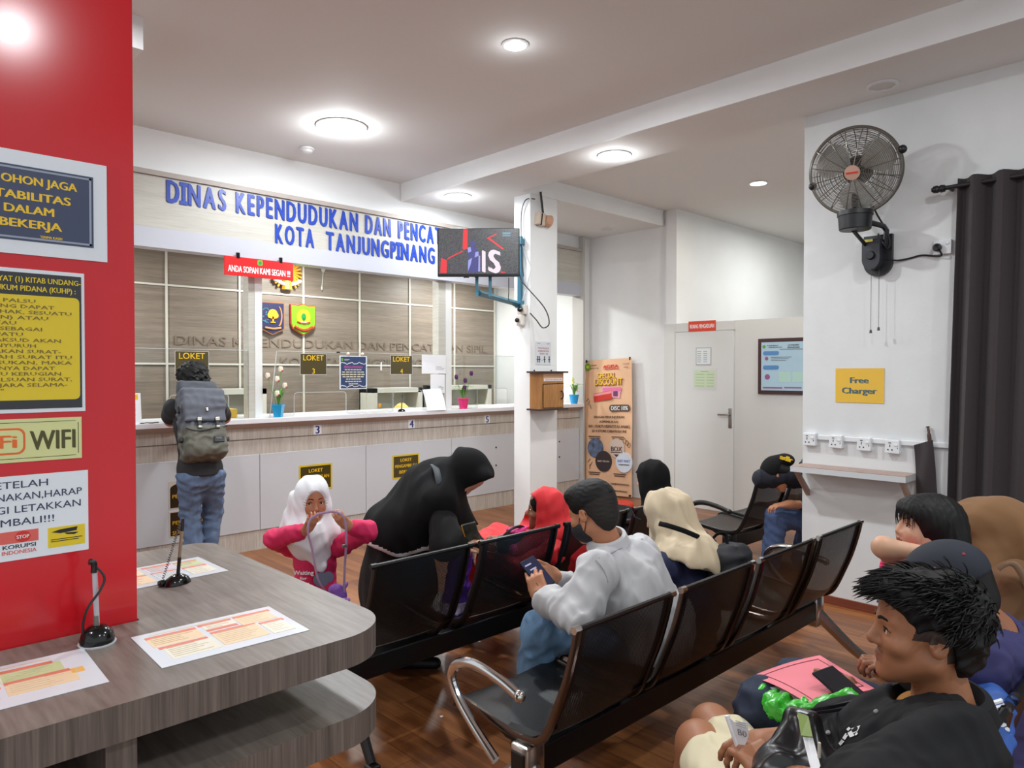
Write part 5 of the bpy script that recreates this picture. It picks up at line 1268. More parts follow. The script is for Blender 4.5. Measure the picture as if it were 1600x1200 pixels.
def mesh_sdf(fn, lo, hi, h, name):
    lo = np.asarray(lo, float); hi = np.asarray(hi, float)
    B = 8; nb = np.maximum(np.ceil((hi - lo) / (h * B)).astype(int), 1); n = nb * B + 1
    cc = [lo[i] + (np.arange(nb[i]) + .5) * B * h for i in range(3)]
    CX = np.stack(np.meshgrid(*cc, indexing='ij'), -1).reshape(-1, 3).astype(np.float32)
    dc = fn(CX)
    act = (np.abs(dc) < B * h * .866 * 1.7 + .012).reshape(nb)
    D = np.repeat(np.repeat(np.repeat(np.where(dc > 0, 1., -1.).astype(np.float32).reshape(nb), B, 0), B, 1), B, 2)
    D = np.pad(D, ((0, 1),) * 3, mode='edge')
    mk = np.zeros(n, bool)
    idx = np.argwhere(act)
    for d0 in range(B + 1):
        pass
    for (i, j, k) in idx: mk[i * B:i * B + B + 1, j * B:j * B + B + 1, k * B:k * B + B + 1] = True
    pts = np.argwhere(mk)
    for s0 in range(0, len(pts), 400000):
        q = pts[s0:s0 + 400000]; D[q[:, 0], q[:, 1], q[:, 2]] = fn((lo + q * h).astype(np.float32))
    # surface nets
    ins = D < 0
    c = ins[:-1, :-1, :-1].astype(np.int8)
    for o in ((1, 0, 0), (0, 1, 0), (0, 0, 1), (1, 1, 0), (1, 0, 1), (0, 1, 1), (1, 1, 1)):
        c = c + ins[o[0]:n[0] - 1 + o[0], o[1]:n[1] - 1 + o[1], o[2]:n[2] - 1 + o[2]]
    cell = np.argwhere((c > 0) & (c < 8))
    vid = -np.ones(c.shape, np.int64); vid[cell[:, 0], cell[:, 1], cell[:, 2]] = np.arange(len(cell))
    acc = np.zeros((len(cell), 3)); cnt = np.zeros(len(cell))
    cor = [(a, b, e) for a in (0, 1) for b in (0, 1) for e in (0, 1)]
    for a in cor:
        for ax in range(3):
            if a[ax]: continue
            b = list(a); b[ax] = 1
            va = D[cell[:, 0] + a[0], cell[:, 1] + a[1], cell[:, 2] + a[2]]; vb = D[cell[:, 0] + b[0], cell[:, 1] + b[1], cell[:, 2] + b[2]]
            m = (va < 0) != (vb < 0); t = np.where(m, va / np.where(m, va - vb, 1), 0)
            p = np.tile(np.array(a, float), (len(cell), 1)); p[:, ax] = t
            acc += np.where(m[:, None], p, 0); cnt += m
    V = lo + (cell + acc / np.maximum(cnt, 1)[:, None]) * h
    Q = []
    for ax in range(3):
        o1, o2 = [(1, 2), (2, 0), (0, 1)][ax]
        sl0 = [slice(None)] * 3; sl1 = [slice(None)] * 3; sl0[ax] = slice(0, -1); sl1[ax] = slice(1, None)
        A = ins[tuple(sl0)]; Bq = ins[tuple(sl1)]
        e = np.argwhere(A != Bq)
        ok = (e[:, o1] > 0) & (e[:, o2] > 0) & (e[:, o1] < n[o1] - 1) & (e[:, o2] < n[o2] - 1); e = e[ok]
        def gv(d1, d2):
            q = e.copy(); q[:, o1] += d1; q[:, o2] += d2; return vid[q[:, 0], q[:, 1], q[:, 2]]
        q = np.stack([gv(-1, -1), gv(0, -1), gv(0, 0), gv(-1, 0)], 1)
        flip = ~A[e[:, 0], e[:, 1], e[:, 2]]
        q[flip] = q[flip][:, ::-1]; Q.append(q)
    Q = np.concatenate(Q); Q = Q[(Q >= 0).all(1)]
    me = bpy.data.meshes.new(name)
    me.vertices.add(len(V)); me.vertices.foreach_set('co', V.astype(np.float32).ravel())
    me.loops.add(len(Q) * 4); me.loops.foreach_set('vertex_index', Q.astype(np.int32).ravel())
    me.polygons.add(len(Q)); me.polygons.foreach_set('loop_start', np.arange(0, len(Q) * 4, 4, dtype=np.int32))
    me.polygons.foreach_set('use_smooth', np.ones(len(Q), bool))
    me.update(calc_edges=True); me.validate()
    return me, V, Q
def solid(fn, lo, hi, h, name, mats, parent, pick=None, label=None, keep=None):
    """mesh a field (world coordinates) and hang it under parent; pick(points) -> material index per face centre"""
    me, V, Q = mesh_sdf(fn, lo, hi, h, name)
    ms = mats if isinstance(mats, (list, tuple)) else [mats]
    for m in ms: me.materials.append(m)
    if pick is not None and len(Q): me.polygons.foreach_set('material_index', pick(V[Q].mean(1)).astype(np.int32))
    o = bpy.data.objects.new(name, me); C.objects.link(o)
    if parent is not None:
        o.parent = parent; off = np.array(parent.location)
        me.vertices.foreach_set('co', (V - off).astype(np.float32).ravel()); me.update()
    if label: o['label'] = label
    return o
def frame(fwd, up):
    """columns: right, forward, up"""
    y = np.asarray(fwd, float); y = y / np.linalg.norm(y); x = np.cross(y, up); x /= np.linalg.norm(x); z = np.cross(x, y)
    return np.stack([x, y, z], 1)
def head_d(q, nose=1.0, jaw=1.0, ears=True, eyes=True, lips=1.0, child=False):
    """head in its own metres: face +y, up +z, centre at ear level"""
    ax = q.copy(); ax[:, 0] = np.abs(ax[:, 0])
    d = f_ell(q, (0, -.012, .032), (.074, .097, .086))
    d = smin(d, f_ell(q, (0, .034, .0), (.060, .058, .080)), .02)
    jw = jaw
    d = smin(d, f_cap(ax, (.046, .002, -.052), (.010, .070, -.094 * jw), .024, .020), .03)
    d = smin(d, f_ell(q, (0, .048, -.062), (.044, .040, .042)), .02)
    d = smin(d, f_ell(ax, (.040, .060, -.026), (.024, .024, .020)), .02)          # cheekbone
    d = smin(d, f_ell(q, (0, .030, .055), (.058, .055, .05)), .02)                 # forehead
    d = smin(d, f_cap(ax, (.0, .0835, .022), (.040, .070, .021), .009, .008), .014)  # brow
    d = smin(d, f_ell(q, (0, .070, -.098 * jw), (.019, .016, .014)), .014)         # chin
    if eyes:
        d = smax(d, -f_ell(ax, (.031, .098, .002), (.019, .015, .013)), .012)
        d = smin(d, f_ell(ax, (.031, .0715, .002), (.0175, .0125, .0125)), .003)
        d = smin(d, f_cap(ax, (.016, .082, .0095), (.046, .077, .008), .0034, .003), .004)  # upper lid
    d = smin(d, f_cap(q, (0, .0855, .012), (0, .1005, -.026), .0078, .0110 * nose), .010)
    d = smin(d, f_ell(ax, (.0125, .090, -.031), (.0085, .010, .008)), .006)
    d = smax(d, -f_ell(ax, (.0065, .097, -.0395), (.004, .006, .004)), .003)
    up = smin(f_cap(ax, (.0, .0895, -.056), (.022, .079, -.0595), .0060, .0032), f_ell(q, (0, .085, -.055), (.014, .009, .006)), .006)
    lo = f_cap(ax, (.0, .0880, -.0670), (.019, .078, -.0625), .0068, .0032)
    d = smin(d, up, .004); d = smin(d, lo, .004)
    d = smax(d, -f_cap(ax, (0, .097, -.0612), (.022, .085, -.0607), .0022, .0016), .002)
    if ears:
        e = f_ell(ax, (.077, -.008, -.004), (.010, .0185, .029)); e = smax(e, -f_ell(ax, (.087, -.004, -.001), (.009, .010, .017)), .005)
        e = smin(e, f_ell(ax, (.080, .006, -.006), (.005, .005, .008)), .004)
        d = smin(d, e, .008)
    return d
def hand_d(q, curl=(.5, .5, .55, .6), thumb=(.6, .35), spread=.06, lens=(.072, .080, .074, .058), side=1, grip=None):
    """hand: wrist at origin, fingers along +y, palm facing -z, thumb on +x * side"""
    p = q.copy(); p[:, 0] *= side
    d = f_box(p, (0, .048, 0), (.039, .048, .0135), .013)
    d = smin(d, f_cap(p, (0, -.02, 0), (0, .02, 0), .027, .028), .02)
    d = smin(d, f_ell(p, (.028, .030, -.006), (.018, .030, .016)), .012)
    for i in range(4):
        x = .029 - .0195 * i; a = np.array([x, .092 - (0, 0, .002, .010)[i], .0]); L = lens[i]; c = curl[i]
        sx = spread * (1.5 - i)
        ang = 0
        for j, f in enumerate((.46, .30, .24)):
            ang += c * (.75, 1.05, .8)[j]
            b = a + L * f * np.array([math.sin(sx) * math.cos(ang), math.cos(ang) * math.cos(sx), -math.sin(ang)])
            d = smin(d, f_cap(p, a, b, .0092 - .0008 * j - (.001 if i == 3 else 0), .0086 - .0009 * j - (.001 if i == 3 else 0)), .007 if j == 0 else .003)
            a = b
    t0 = np.array([.030, .022, -.006]); o, cdn = thumb
    dirv = np.array([math.sin(o), math.cos(o), -cdn]); dirv /= np.linalg.norm(dirv)
    t1 = t0 + dirv * .038; d2 = np.array([math.sin(o - .25), math.cos(o - .25), -cdn * 1.6]); d2 /= np.linalg.norm(d2); t2 = t1 + d2 * .030
    d3 = np.array([math.sin(o - .5), math.cos(o - .5), -cdn * 2.0]); d3 /= np.linalg.norm(d3); t3 = t2 + d3 * .024
    d = smin(d, f_cap(p, t0, t1, .0135, .0115), .010); d = smin(d, f_cap(p, t1, t2, .0108, .010), .003); d = smin(d, f_cap(p, t2, t3, .0098, .0078), .003)
    return d
def put(fn, c, R, s=1.0):
    c = np.asarray(c, np.float32); R = np.asarray(R, np.float32)
    return lambda P: fn(((P - c) @ R) / s) * s
def locals_of(P, c, R, s=1.0): return ((P - np.asarray(c)) @ np.asarray(R)) / s
skin_y = mat('skin_warm', (160, 106, 74), .5, sss=.08); skin_b = mat('skin_brown', (188, 128, 94), .5, sss=.08); skin_l = mat('skin_light', (206, 160, 130), .5, sss=.08); skin_d = mat('skin_tan', (150, 98, 70), .5, sss=.08)
lip_m = mat('lip', (150, 86, 78), .45); hair_k = mat('hair_black', (16, 14, 14), .6, spec=.3)
eye_w = mat('eye_white', (228, 224, 220), .25); eye_k = mat('eye_dark', (30, 20, 16), .15)
def eyes(c, R, s, parent, look=(0, 1, 0), mats=None):
    w, k = MB(), MB(); Rm = np.asarray(R); c = np.asarray(c); off = np.array(parent.location)
    for sx in (-1, 1):
        e = c + Rm @ (np.array([sx * .031, .0728, .0015]) * s) - off; w.ball(tuple(e), .0128 * s, 12)
        l = np.array(look, float); l /= np.linalg.norm(l); k.ball(tuple(e + Rm @ (l * .0086 * s)), .0062 * s, 10)
    la = MB()
    for sx in (-1, 1):
        la.tube(bez([tuple(c + Rm @ (np.array([sx * x, y, z]) * s) - off) for x, y, z in ((.017, .0835, .0050), (.026, .0865, .0085), (.036, .0845, .0085), (.047, .0765, .0035))], 4), .0016 * s, 5)
    w.build('eye', eye_w, parent, smooth=True); k.build('iris', eye_k, parent, smooth=True); la.build('eyelash', eye_k, parent, smooth=True)
def brows(c, R, s, parent, m=None, th=.0032):
    mb = MB(); Rm = np.asarray(R); c = np.asarray(c); off = np.array(parent.location)
    for sx in (-1, 1):
        pts = [tuple(c + Rm @ (np.array([sx * x, y, z]) * s) - off) for x, y, z in ((.012, .0930, .0235), (.022, .0912, .0275), (.034, .0855, .0270), (.046, .0740, .0215))]
        mb.tube(bez(pts, 4), [th * s * (1.2 - .05 * i) for i in range(13)], 6, flat=.8)
    mb.build('eyebrow', m or hair_k, parent, smooth=True)
# ------------------------------------------------------------------ figure helpers
def A(*p): return np.asarray(p, float)
def unit(v): v = np.asarray(v, float); return v / np.linalg.norm(v)
def trunk(s, N, L, Rr, pel, e=0.0, w=1.0, k=.05, depth=1.0, hips=True):
    """torso between neck base N, shoulders L R and pelvis"""
    up = unit(N - pel); x = Rr - L; x = unit(x - up * (x @ up)); y = np.cross(up, x); M = np.stack([x, y, up], 1).astype(np.float32)
    sh = np.linalg.norm(Rr - L) / 2; H = np.linalg.norm(N - pel); mid = (L + Rr) / 2
    c1 = mid + (pel - mid) * .30; c2 = mid + (pel - mid) * .66
    s.u(lambda P: f_cap(P, L, Rr, .052 * w + e, .052 * w + e), k)
    s.ell(c1, (sh * .93 * w + e, .112 * depth * w + e, H * .34 + e), M, k)
    s.ell(c2, (sh * .83 * w + e, .112 * depth * w + e, H * .34 + e), M, k)
    if hips: s.ell(pel, (sh * .86 * w + e, .118 * depth * w + e, .12 + e), M, k)
    return s
def head_on(s, c, R, sc=1.0, neck=None, **kw):
    s.u(put(lambda q: head_d(q, **kw), c, R, sc), .01)
    if neck is not None:
        R = np.asarray(R); a = c + R @ (A(0, -.020, -.055) * sc); s.cap(a, neck, .052 * sc, .058 * sc, .03)
    return s
def lip_pick(c, R, sc=1.0):
    def f(P):
        q = locals_of(P, c, R, sc); return ((np.abs(q[:, 0]) < .023) & (q[:, 1] > .0800) & (q[:, 2] < -.0525) & (q[:, 2] > -.0735)).astype(int)
    return f
def hijab_d(q, face=(.050, .075, .078), fz=-.022, fy=.120, tail=.20, flare=.16, back=.0, puff=1.0, chin=True):
    d = f_ell(q, (0, -.012, .026), (.094 * puff, .116 * puff, .108 * puff))
    d = smin(d, f_ell(q, (0, .018, -.045), (.082, .088, .088)), .03)
    d = smin(d, f_cap(q, (0, -.02, -.05), (0, -.03 - back, -.05 - tail), .086, flare), .05)
    if face is not None: d = smax(d, -f_ell(q, (0, fy, fz), face), .010)
    return d
def mk(label, base, cat='person', name='person', group=None):
    return thing(name, label, cat, (base[0], base[1], base[2] if len(base) > 2 else 0), group=group)
def bounds(*pts, pad=.2):
    P = np.array([np.asarray(p, float) for p in pts]); return P.min(0) - pad, P.max(0) + pad
def shoe(s, heel, toe, r=.04): return s.cap(heel + A(0, 0, r), toe + A(0, 0, r * .75), r, r * .85, .02).plane(A(0, 0, .002), (0, 0, -1), .003)
jeans = mat('jeans_blue', (92, 112, 142), .8, noise=(30, .18, (1, 1, .4)), bump=(240, .12, (1, 1, 1))); jeans_l = mat('jeans_light', (110, 146, 180), .8, noise=(26, .16, (1, 1, .4)), bump=(240, .12, (1, 1, 1)))
jeans_d = mat('jeans_dark', (34, 44, 66), .8, noise=(26, .2, (1, 1, .4))); jeans_m = mat('jeans_mid', (72, 92, 132), .8, noise=(26, .2, (1, 1, .5)))
tee_k = mat('tee_charcoal', (40, 40, 43), .85); black_c = mat('cloth_black', (13, 13, 15), .85, spec=.25); shoe_k = mat('shoe_black', (24, 22, 22), .5)
white_c = mat('cloth_white', (226, 228, 232), .75, sheen=.1, bump=(420, .06, (1, 1, 1))); pink_c = mat('cloth_pink', (214, 36, 92), .75, bump=(420, .06, (1, 1, 1)))
red_c = mat('cloth_red', (206, 24, 32), .7, sheen=.1); beige_c = mat('cloth_beige', (204, 186, 156), .75, sheen=.1); navy_c = mat('cloth_navy', (26, 32, 66), .8); brown_c = mat('cloth_brown', (120, 84, 48), .78, sheen=.1); grey_c = mat('cloth_pale_grey', (196, 196, 198), .75, bump=(420, .05, (1, 1, 1))); purple_c = mat('cloth_indigo', (50, 48, 96), .8)

# ------------------------------------------------------------------ standing man at the counter
base = (2.13, 5.62, 0)
t = mk('standing man in charcoal tee and blue jeans leaning on the counter, seen from behind', base)
H = W(300, 594, y=5.86); R = frame((-.25, 1, -.35), (0, 0, 1)); N = W(305, 626, y=5.80)
L = W(270, 638, y=5.79); Rr = W(341, 638, y=5.77); PEL = W(312, 735, y=5.60)
eL = W(266, 659, y=5.95); eR = W(351, 659, y=5.95); eL[2] = eR[2] = 1.22; wL = W(284, 655, y=6.17); wR = W(338, 655, y=6.17); wL[2] = wR[2] = 1.225
hipL = PEL + A(-.075, .0, -.05); hipR = PEL + A(.085, 0, -.05)
kL = W(297, 800, y=5.66); kR = W(333, 798, y=5.70); aL = W(306, 872, y=5.60); aR = W(322, 866, y=5.68); aL[2] = aR[2] = .09
s = S(); head_on(s, H, R, 1.0, N, eyes=False); trunk(s, N, L, Rr, PEL, -.012)
s.limb([L, eL, wL], [.048, .042, .030], .03).limb([Rr, eR, wR], [.048, .042, .030], .03)
s.limb([hipL, kL, aL], [.075, .055, .04], .03).limb([hipR, kR, aR], [.075, .055, .04], .03)
for wv, ev, sd in ((wL, eL, -1), (wR, eR, 1)):
    HR = frame(unit(A(-sd * .75, .6, -.05)), (0, 0, 1)); s.u(put(lambda q, sd=sd: hand_d(q, curl=(.25, .25, .3, .3), side=-sd), wv, HR), .012)
solid(s, *bounds(H, L, Rr, eL, eR, wL, wR, aL, aR, pad=.22), .008, 'body', skin_b, t)
s = S(); trunk(s, N, L, Rr, PEL + A(0, 0, .02), .006, depth=1.05)
for a, b in ((L, eL), (Rr, eR)): s.cap(a, a + (b - a) * .62, .070, .068, .03)
s.cap(PEL, PEL + A(0, 0, -.05), .13, .135, .08).disp(folds(.010, 14, 3, (1, 1, .5))).plane(PEL + A(0, 0, -.03), (0, 0, -1)).sub(lambda P: f_cap(P, N, N + A(0, .02, .2), .066, .09))
solid(s, *bounds(N, L, Rr, eL, eR, PEL, pad=.2), .008, 'shirt', tee_k, t)
s = S().ell(PEL + A(0, -.01, -.04), (.155, .115, .12), None, .05).limb([hipL + A(0, -.02, 0), kL, aL], [.098, .072, .068], .035).limb([hipR + A(0, -.02, 0), kR, aR], [.098, .070, .066], .035).disp(folds(.012, 20, 5, (1, 1, .8))).plane(aL + A(0, 0, -.06), (0, 0, -1)).plane(PEL + A(0, 0, .02), (0, 0, 1))
solid(s, *bounds(PEL, hipL, hipR, aL, aR, pad=.2), .008, 'trousers', jeans, t)
for a in (aL, aR): solid(shoe(S(), A(a[0], a[1] - .03, 0), A(a[0], a[1] + .16, 0)), A(a[0] - .1, a[1] - .12, -.02), A(a[0] + .1, a[1] + .27, .12), .008, 'shoe', shoe_k, t)
s = S().u(put(lambda q: smin(f_ell(q, (0, -.020, .045), (.112, .118, .098)), f_ell(q, (0, -.07, -.03), (.095, .06, .095)), .04), H, R)).disp(folds(.022, 45, 8)).sub(put(lambda q: f_ell(q, (0, .13, -.035), (.085, .095, .085)), H, R), .01)
solid(s, H - .2, H + .2, .007, 'hair', hair_k, t)
mb = MB(); off = Vector(base); RR = Matrix(R.tolist())
def hp(x, y, z, H=H, R=R, sc=1.0): return tuple(H + R @ (A(x, y, z) * sc) - np.array(base))
for sx in (-1, 1): mb.tube([hp(sx * .08, -.01, .012), hp(sx * .076, .09, .008)], .003, 6).tube([hp(sx * .034 + .022 * math.cos(a), .098, .002 + .018 * math.sin(a)) for a in [2 * pi * k / 14 for k in range(14)]], .0028, 6, closed=True)
mb.build('glasses', ink_k, t)
# rucksack on his back
bg = mat('ruck_grey', (74, 78, 86), .7, noise=(40, .1, (1, 1, 1))); bo = mat('ruck_olive', (96, 96, 86), .75, noise=(40, .1, (1, 1, 1)))
Bc = W(314, 662, y=5.56); up_ = unit(A(0, -.06, 1) * -1) * -1; up_ = unit(N - PEL + A(0, -.0, 0)); xx = unit(Rr - L); yy = np.cross(up_, xx); BR = np.stack([xx, yy, up_], 1)
t = thing('rucksack', 'grey and olive flap-top rucksack worn by the standing man', 'backpack', (Bc[0], Bc[1], Bc[2]), rot=Matrix(BR.tolist()).to_euler())
def loc_solid(fn, lo, hi, h, name, m, parent, pick=None):
    me, V, Q = mesh_sdf(fn, lo, hi, h, name)
    ms = m if isinstance(m, (list, tuple)) else [m]
    for k in ms: me.materials.append(k)
    if pick is not None: me.polygons.foreach_set('material_index', pick(V[Q].mean(1)).astype(np.int32))
    o = bpy.data.objects.new(name, me); C.objects.link(o); o.parent = parent; return o
s = S().box((0, 0, -.02), (.155, .105, .275), .06).box((0, -.085, -.15), (.145, .05, .125), .05, k=.03).disp(folds(.012, 18, 4))
loc_solid(s, A(-.22, -.22, -.36), A(.22, .16, .32), .008, 'main_bag', [bg, bo], t, lambda P: (P[:, 2] < -.055).astype(int))
s = S().box((0, -.055, .165), (.160, .075, .085), .03).box((0, -.112, .07), (.15, .016, .09), .012, k=.03).disp(folds(.006, 16, 9))
loc_solid(s, A(-.22, -.2, -.08), A(.22, .1, .3), .007, 'flap', mat('ruck_flap', (86, 90, 100), .7), t)
loc_solid(S().box((0, .02, .285), (.145, .05, .06), .03).disp(folds(.005, 16, 2)), A(-.2, -.1, .2), A(.2, .1, .38), .007, 'collar', bg, t)
for x in (-.055, .075): MB().rbox((x, -.140, -.035), (.026, .012, .10), .004).build('flap_strap', ink_k, t)
mb = MB()
for x in (-.055, .075): mb.rbox((x, -.148, -.01), (.034, .010, .03), .004).rbox((x, -.146, -.07), (.03, .01, .02), .004)
mb.rbox((0.01, -.135, .07), (.018, .01, .03), .003); mb.build('buckle', steel, t)
MB().rbox((.075, -.142, -.165), (.075, .008, .046), .003).build('patch', ink_k, t); MB().text('PIXEL', .075, -.158, .012, -.147, .04, bold=.02).build('patch_lettering', ink_g, t)
mb = MB()
for s_ in (-1, 1): mb.rbox((s_ * .165, -.04, -.14), (.03, .05, .03), .006).rbox((s_ * .16, -.03, .10), (.02, .03, .05), .006)
mb.tube(bez([(-.15, -.12, -.07), (-.07, -.142, -.10), (.05, -.142, -.08), (.15, -.12, -.06)], 6), .005, 6); mb.build('side_strap', ink_k, t)
for s_ in (-1, 1): MB().tube(bez([(s_ * .09, .06, .25), (s_ * .10, .13, .29), (s_ * .11, .22, .22), (s_ * .13, .24, .08)], 6), .02, 8, flat=.35).build('shoulder_strap', ink_k, t)

# ------------------------------------------------------------------ staff member behind the counter
c = W(628, 648, y=6.95); base = (c[0], c[1] + .05, 0)
t = mk('seated clerk behind the counter with only a mustard headscarf showing over the edge', base)
R = frame((-.2, -1, -.35), (0, 0, 1)); N = c + A(0, .06, -.17); L = N + A(-.17, 0, -.05); Rr = N + A(.17, 0, -.05); PEL = A(c[0], c[1] + .12, .50)
s = S(); head_on(s, c, R, 1.0, N, ears=False); trunk(s, N, L, Rr, PEL, -.01); s.limb([L, L + A(-.04, -.1, -.25), A(c[0] - .15, c[1] - .35, .80)], [.045, .04, .03], .03).limb([Rr, Rr + A(.04, -.1, -.25), A(c[0] + .15, c[1] - .35, .80)], [.045, .04, .03], .03)
solid(s, *bounds(c, N, L, Rr, PEL, A(c[0], c[1] - .4, .8), pad=.22), .012, 'body', skin_l, t)
s = S(); trunk(s, N, L, Rr, PEL, .012); s.cap(PEL, A(c[0], c[1] + .12, .05), .17, .22, .08).plane(A(0, 0, .03), (0, 0, -1)).limb([L, L + A(-.04, -.1, -.25), A(c[0] - .15, c[1] - .30, .80)], [.06, .055, .05], .03).limb([Rr, Rr + A(.04, -.1, -.25), A(c[0] + .15, c[1] - .30, .80)], [.06, .055, .05], .03)
solid(s, *bounds(N, L, Rr, A(c[0], c[1] + .2, 0.05), A(c[0], c[1] - .4, .8), pad=.22), .015, 'uniform', mat('cloth_khaki', (160, 140, 96), .8), t)
s = S().u(put(lambda q: hijab_d(q, tail=.16, flare=.14), c, R)).disp(folds(.010, 22, 3))
solid(s, c - .35, c + .3, .010, 'headscarf', mat('cloth_mustard', (214, 180, 92), .7), t)
# ------------------------------------------------------------------ girl in white hijab
D = 3.55
def G(px, py, dd=0.0): return W(px, py, d=D + dd)
gb = G(492, 1000); base = (gb[0], gb[1], 0)
t = mk('small girl in white hijab and pink shirt lifting a lilac strap to her mouth', base)
H = G(488, 783, -.02); toc = unit(A(0, 0, CAMH) - H); R = frame(unit(A(toc[0], toc[1], -.02) + A(.719, -.695, 0) * .22), (0, 0, 1)); sc_ = .92
N = G(492, 838); L = G(532, 852, -.02); Rr = G(452, 852, .02)
PEL = G(494, 935, .03)
eR = G(428, 842, -.10); wR = G(478, 829, -.20); eL = G(573, 830, -.10); wL = G(545, 822, -.20)
hR = PEL + A(*( _R * -.06)); hL = PEL + A(*(_R * .06)); fR = A(hR[0], hR[1], .06); fL = A(hL[0], hL[1], .06)
s = S(); head_on(s, H, R, sc_, N, ears=False, jaw=.93); trunk(s, N, L, Rr, PEL, -.02, .80, .03, .85)
s.limb([L, eL, wL], [.036, .030, .020], .02).limb([Rr, eR, wR], [.036, .030, .020], .02).limb([hR, (hR + fR) / 2, fR], [.05, .042, .03], .02).limb([hL, (hL + fL) / 2, fL], [.05, .042, .03], .02)
mouth = H + R @ (A(0, .092, -.060) * sc_)
for wv, tgt, sd in ((wR, G(491, 808, -.235), 1), (wL, G(524, 802, -.235), -1)):
    f_ = unit(tgt - wv); HR = frame(f_, unit(np.cross(f_, toc)) * sd * .4 + toc * 1.0)
    s.u(put(lambda q, sd=sd: hand_d(q, curl=(.55, .6, .65, .7), thumb=(.5, .5), side=sd), wv, HR, .66), .008)
solid(s, *bounds(H, L, Rr, eL, eR, fL, fR, PEL, pad=.16), .0042, 'body', [skin_b, lip_m], t, lip_pick(H, R, sc_))
eyes(H, R, sc_, t, (.15, 1, .05)); brows(H, R, sc_, t, th=.0022)
s = S(); trunk(s, N, L, Rr, PEL, .004, .84, .03, .95); s.cap(PEL, PEL + A(0, 0, -.12), .10, .115, .06)
s.limb([L, eL, eL + (wL - eL) * .72], [.050, .050, .040], .02).limb([Rr, eR, eR + (wR - eR) * .80], [.050, .048, .040], .02).disp(folds(.008, 22, 12)).plane(PEL + A(0, 0, -.16), (0, 0, -1))
solid(s, *bounds(N, L, Rr, eL, eR, PEL, wL, wR, PEL + A(0, 0, -.2), pad=.12), .005, 'shirt', pink_c, t)
s = S().cap(hR + A(0, 0, -.05), fR, .068, .05, .02).cap(hL + A(0, 0, -.05), fL, .068, .05, .02).disp(folds(.006, 20, 2)).plane(A(0, 0, .05), (0, 0, -1))
solid(s, *bounds(hR, hL, fR, fL, pad=.12), .008, 'trousers', mat('cloth_maroon', (120, 30, 48), .8), t)
for a in (fR, fL): solid(shoe(S(), A(a[0], a[1], 0), A(a[0], a[1], 0) + A(toc[0], toc[1], 0) * .13, .032), A(a[0] - .2, a[1] - .2, -.02), A(a[0] + .1, a[1] + .1, .1), .008, 'shoe', shoe_k, t)
hx = frame(A(toc[0], toc[1], 0), (0, 0, 1))
def veil(P):
    q = locals_of(P, H, R, sc_)
    d = hijab_d(q, face=(.055, .085, .084), fz=-.012, fy=.105, tail=.10, flare=.10) * sc_
    g = (P - H) @ hx                                        # upright frame: x to her right
    d = smin(d, f_ell(g, (.0, .01, -.17), (.135, .105, .12)), .04)         # over the chest
    d = smin(d, f_cap(g, (.02, .085, -.16), (-.035, .092, -.295), .078, .028), .05)
    d = smin(d, f_cap(g, (.06, -.10, -.02), (.085, -.13, -.15), .06, .075), .05)  # loose back flare
    return d
s = S().u(veil).disp(folds(.013, 20, 21, (1, 1, .35))).sub(put(lambda q: f_ell(q, (0, .105, -.012), (.054, .085, .082)), H, R, sc_), .006)
solid(s, H + A(-.32, -.32, -.40), H + A(.32, .32, .16), .0052, 'hijab', white_c, t)
mb = MB(); 
for k in range(26):
    a = pi * (-.15 + 1.3 * k / 25); mb.ball(tuple(H + R @ (A(.0565 * math.cos(a), .074 + .012 * math.sin(a), -.012 + .084 * math.sin(a)) * sc_) - np.array(base)), (.008, .008, .008), 8)
mb.build('frill', white_c, t, smooth=True)
# print on the shirt
pf = unit(A(toc[0], toc[1], 0)); pr_ = A(*_R)
cP = G(492, 905, -.105)
fr_ = Matrix(np.stack([pr_, -pf, A(0, 0, 1)], 1).tolist()).to_4x4(); fr_.translation = Vector(cP - np.array(base))
mb = MB(); mb.text('Waiting', -.055, .035, .020, -.012, .10, bold=.03, M=fr_); mb.text('for', -.055, .008, .014, -.012, .035, bold=.03, M=fr_); mb.text('you', -.05, -.016, .014, -.012, .045, bold=.03, M=fr_); mb.build('shirt_lettering', ink_w, t)
mb = MB(); mb.disc(.03, .0, .038, -.010, .0, 16, .034, M=fr_); mb.disc(.065, .012, .026, -.009, .0, 14, M=fr_); mb.build('shirt_print', mat('print_slate', (104, 110, 130), .6), t)
# the strap and the little purple purse
pk = mat('strap_lilac', (188, 160, 196), .4)
t = thing('strap_purse', 'small purple purse on a lilac strap held by the girl in white hijab', 'purse', G(527, 932, -.14))
o_ = np.array(t.location)
mb = MB(); mb.tube([p - Vector(o_) for p in bez([G(512, 928, -.14), G(497, 905, -.20), G(488, 860, -.24), G(481, 830, -.27), G(485, 812, -.275), G(496, 804, -.28), G(508, 801, -.285), G(524, 800, -.28), G(538, 810, -.28), G(541, 845, -.24), G(539, 880, -.18), G(537, 925, -.14)], 6)], .0055, 6, flat=.4, up=tuple(_R)); mb.build('strap', pk, t, smooth=True)
MB().rbox(tuple(G(538, 853, -.235) - o_), (.024, .012, .014), .003).build('slider', steel, t)
loc_solid(S().ell((0, 0, 0), (.050, .032, .042)).ell((-.01, 0, .035), (.036, .026, .028), None, .01).cap((.03, .0, .03), (.05, -.0, .05), .012, .01, .01), A(-.1, -.1, -.1), A(.1, .1, .1), .005, 'pouch', mat('purse_purple', (140, 92, 186), .45), t)
MB().rbox(tuple(G(537, 938, -.18) - o_), (.03, .012, .02), .004).ball((.05, -.0, -.03), (.02, .014, .016), 10).build('charm', mat('purse_lilac', (176, 130, 206), .45), t)

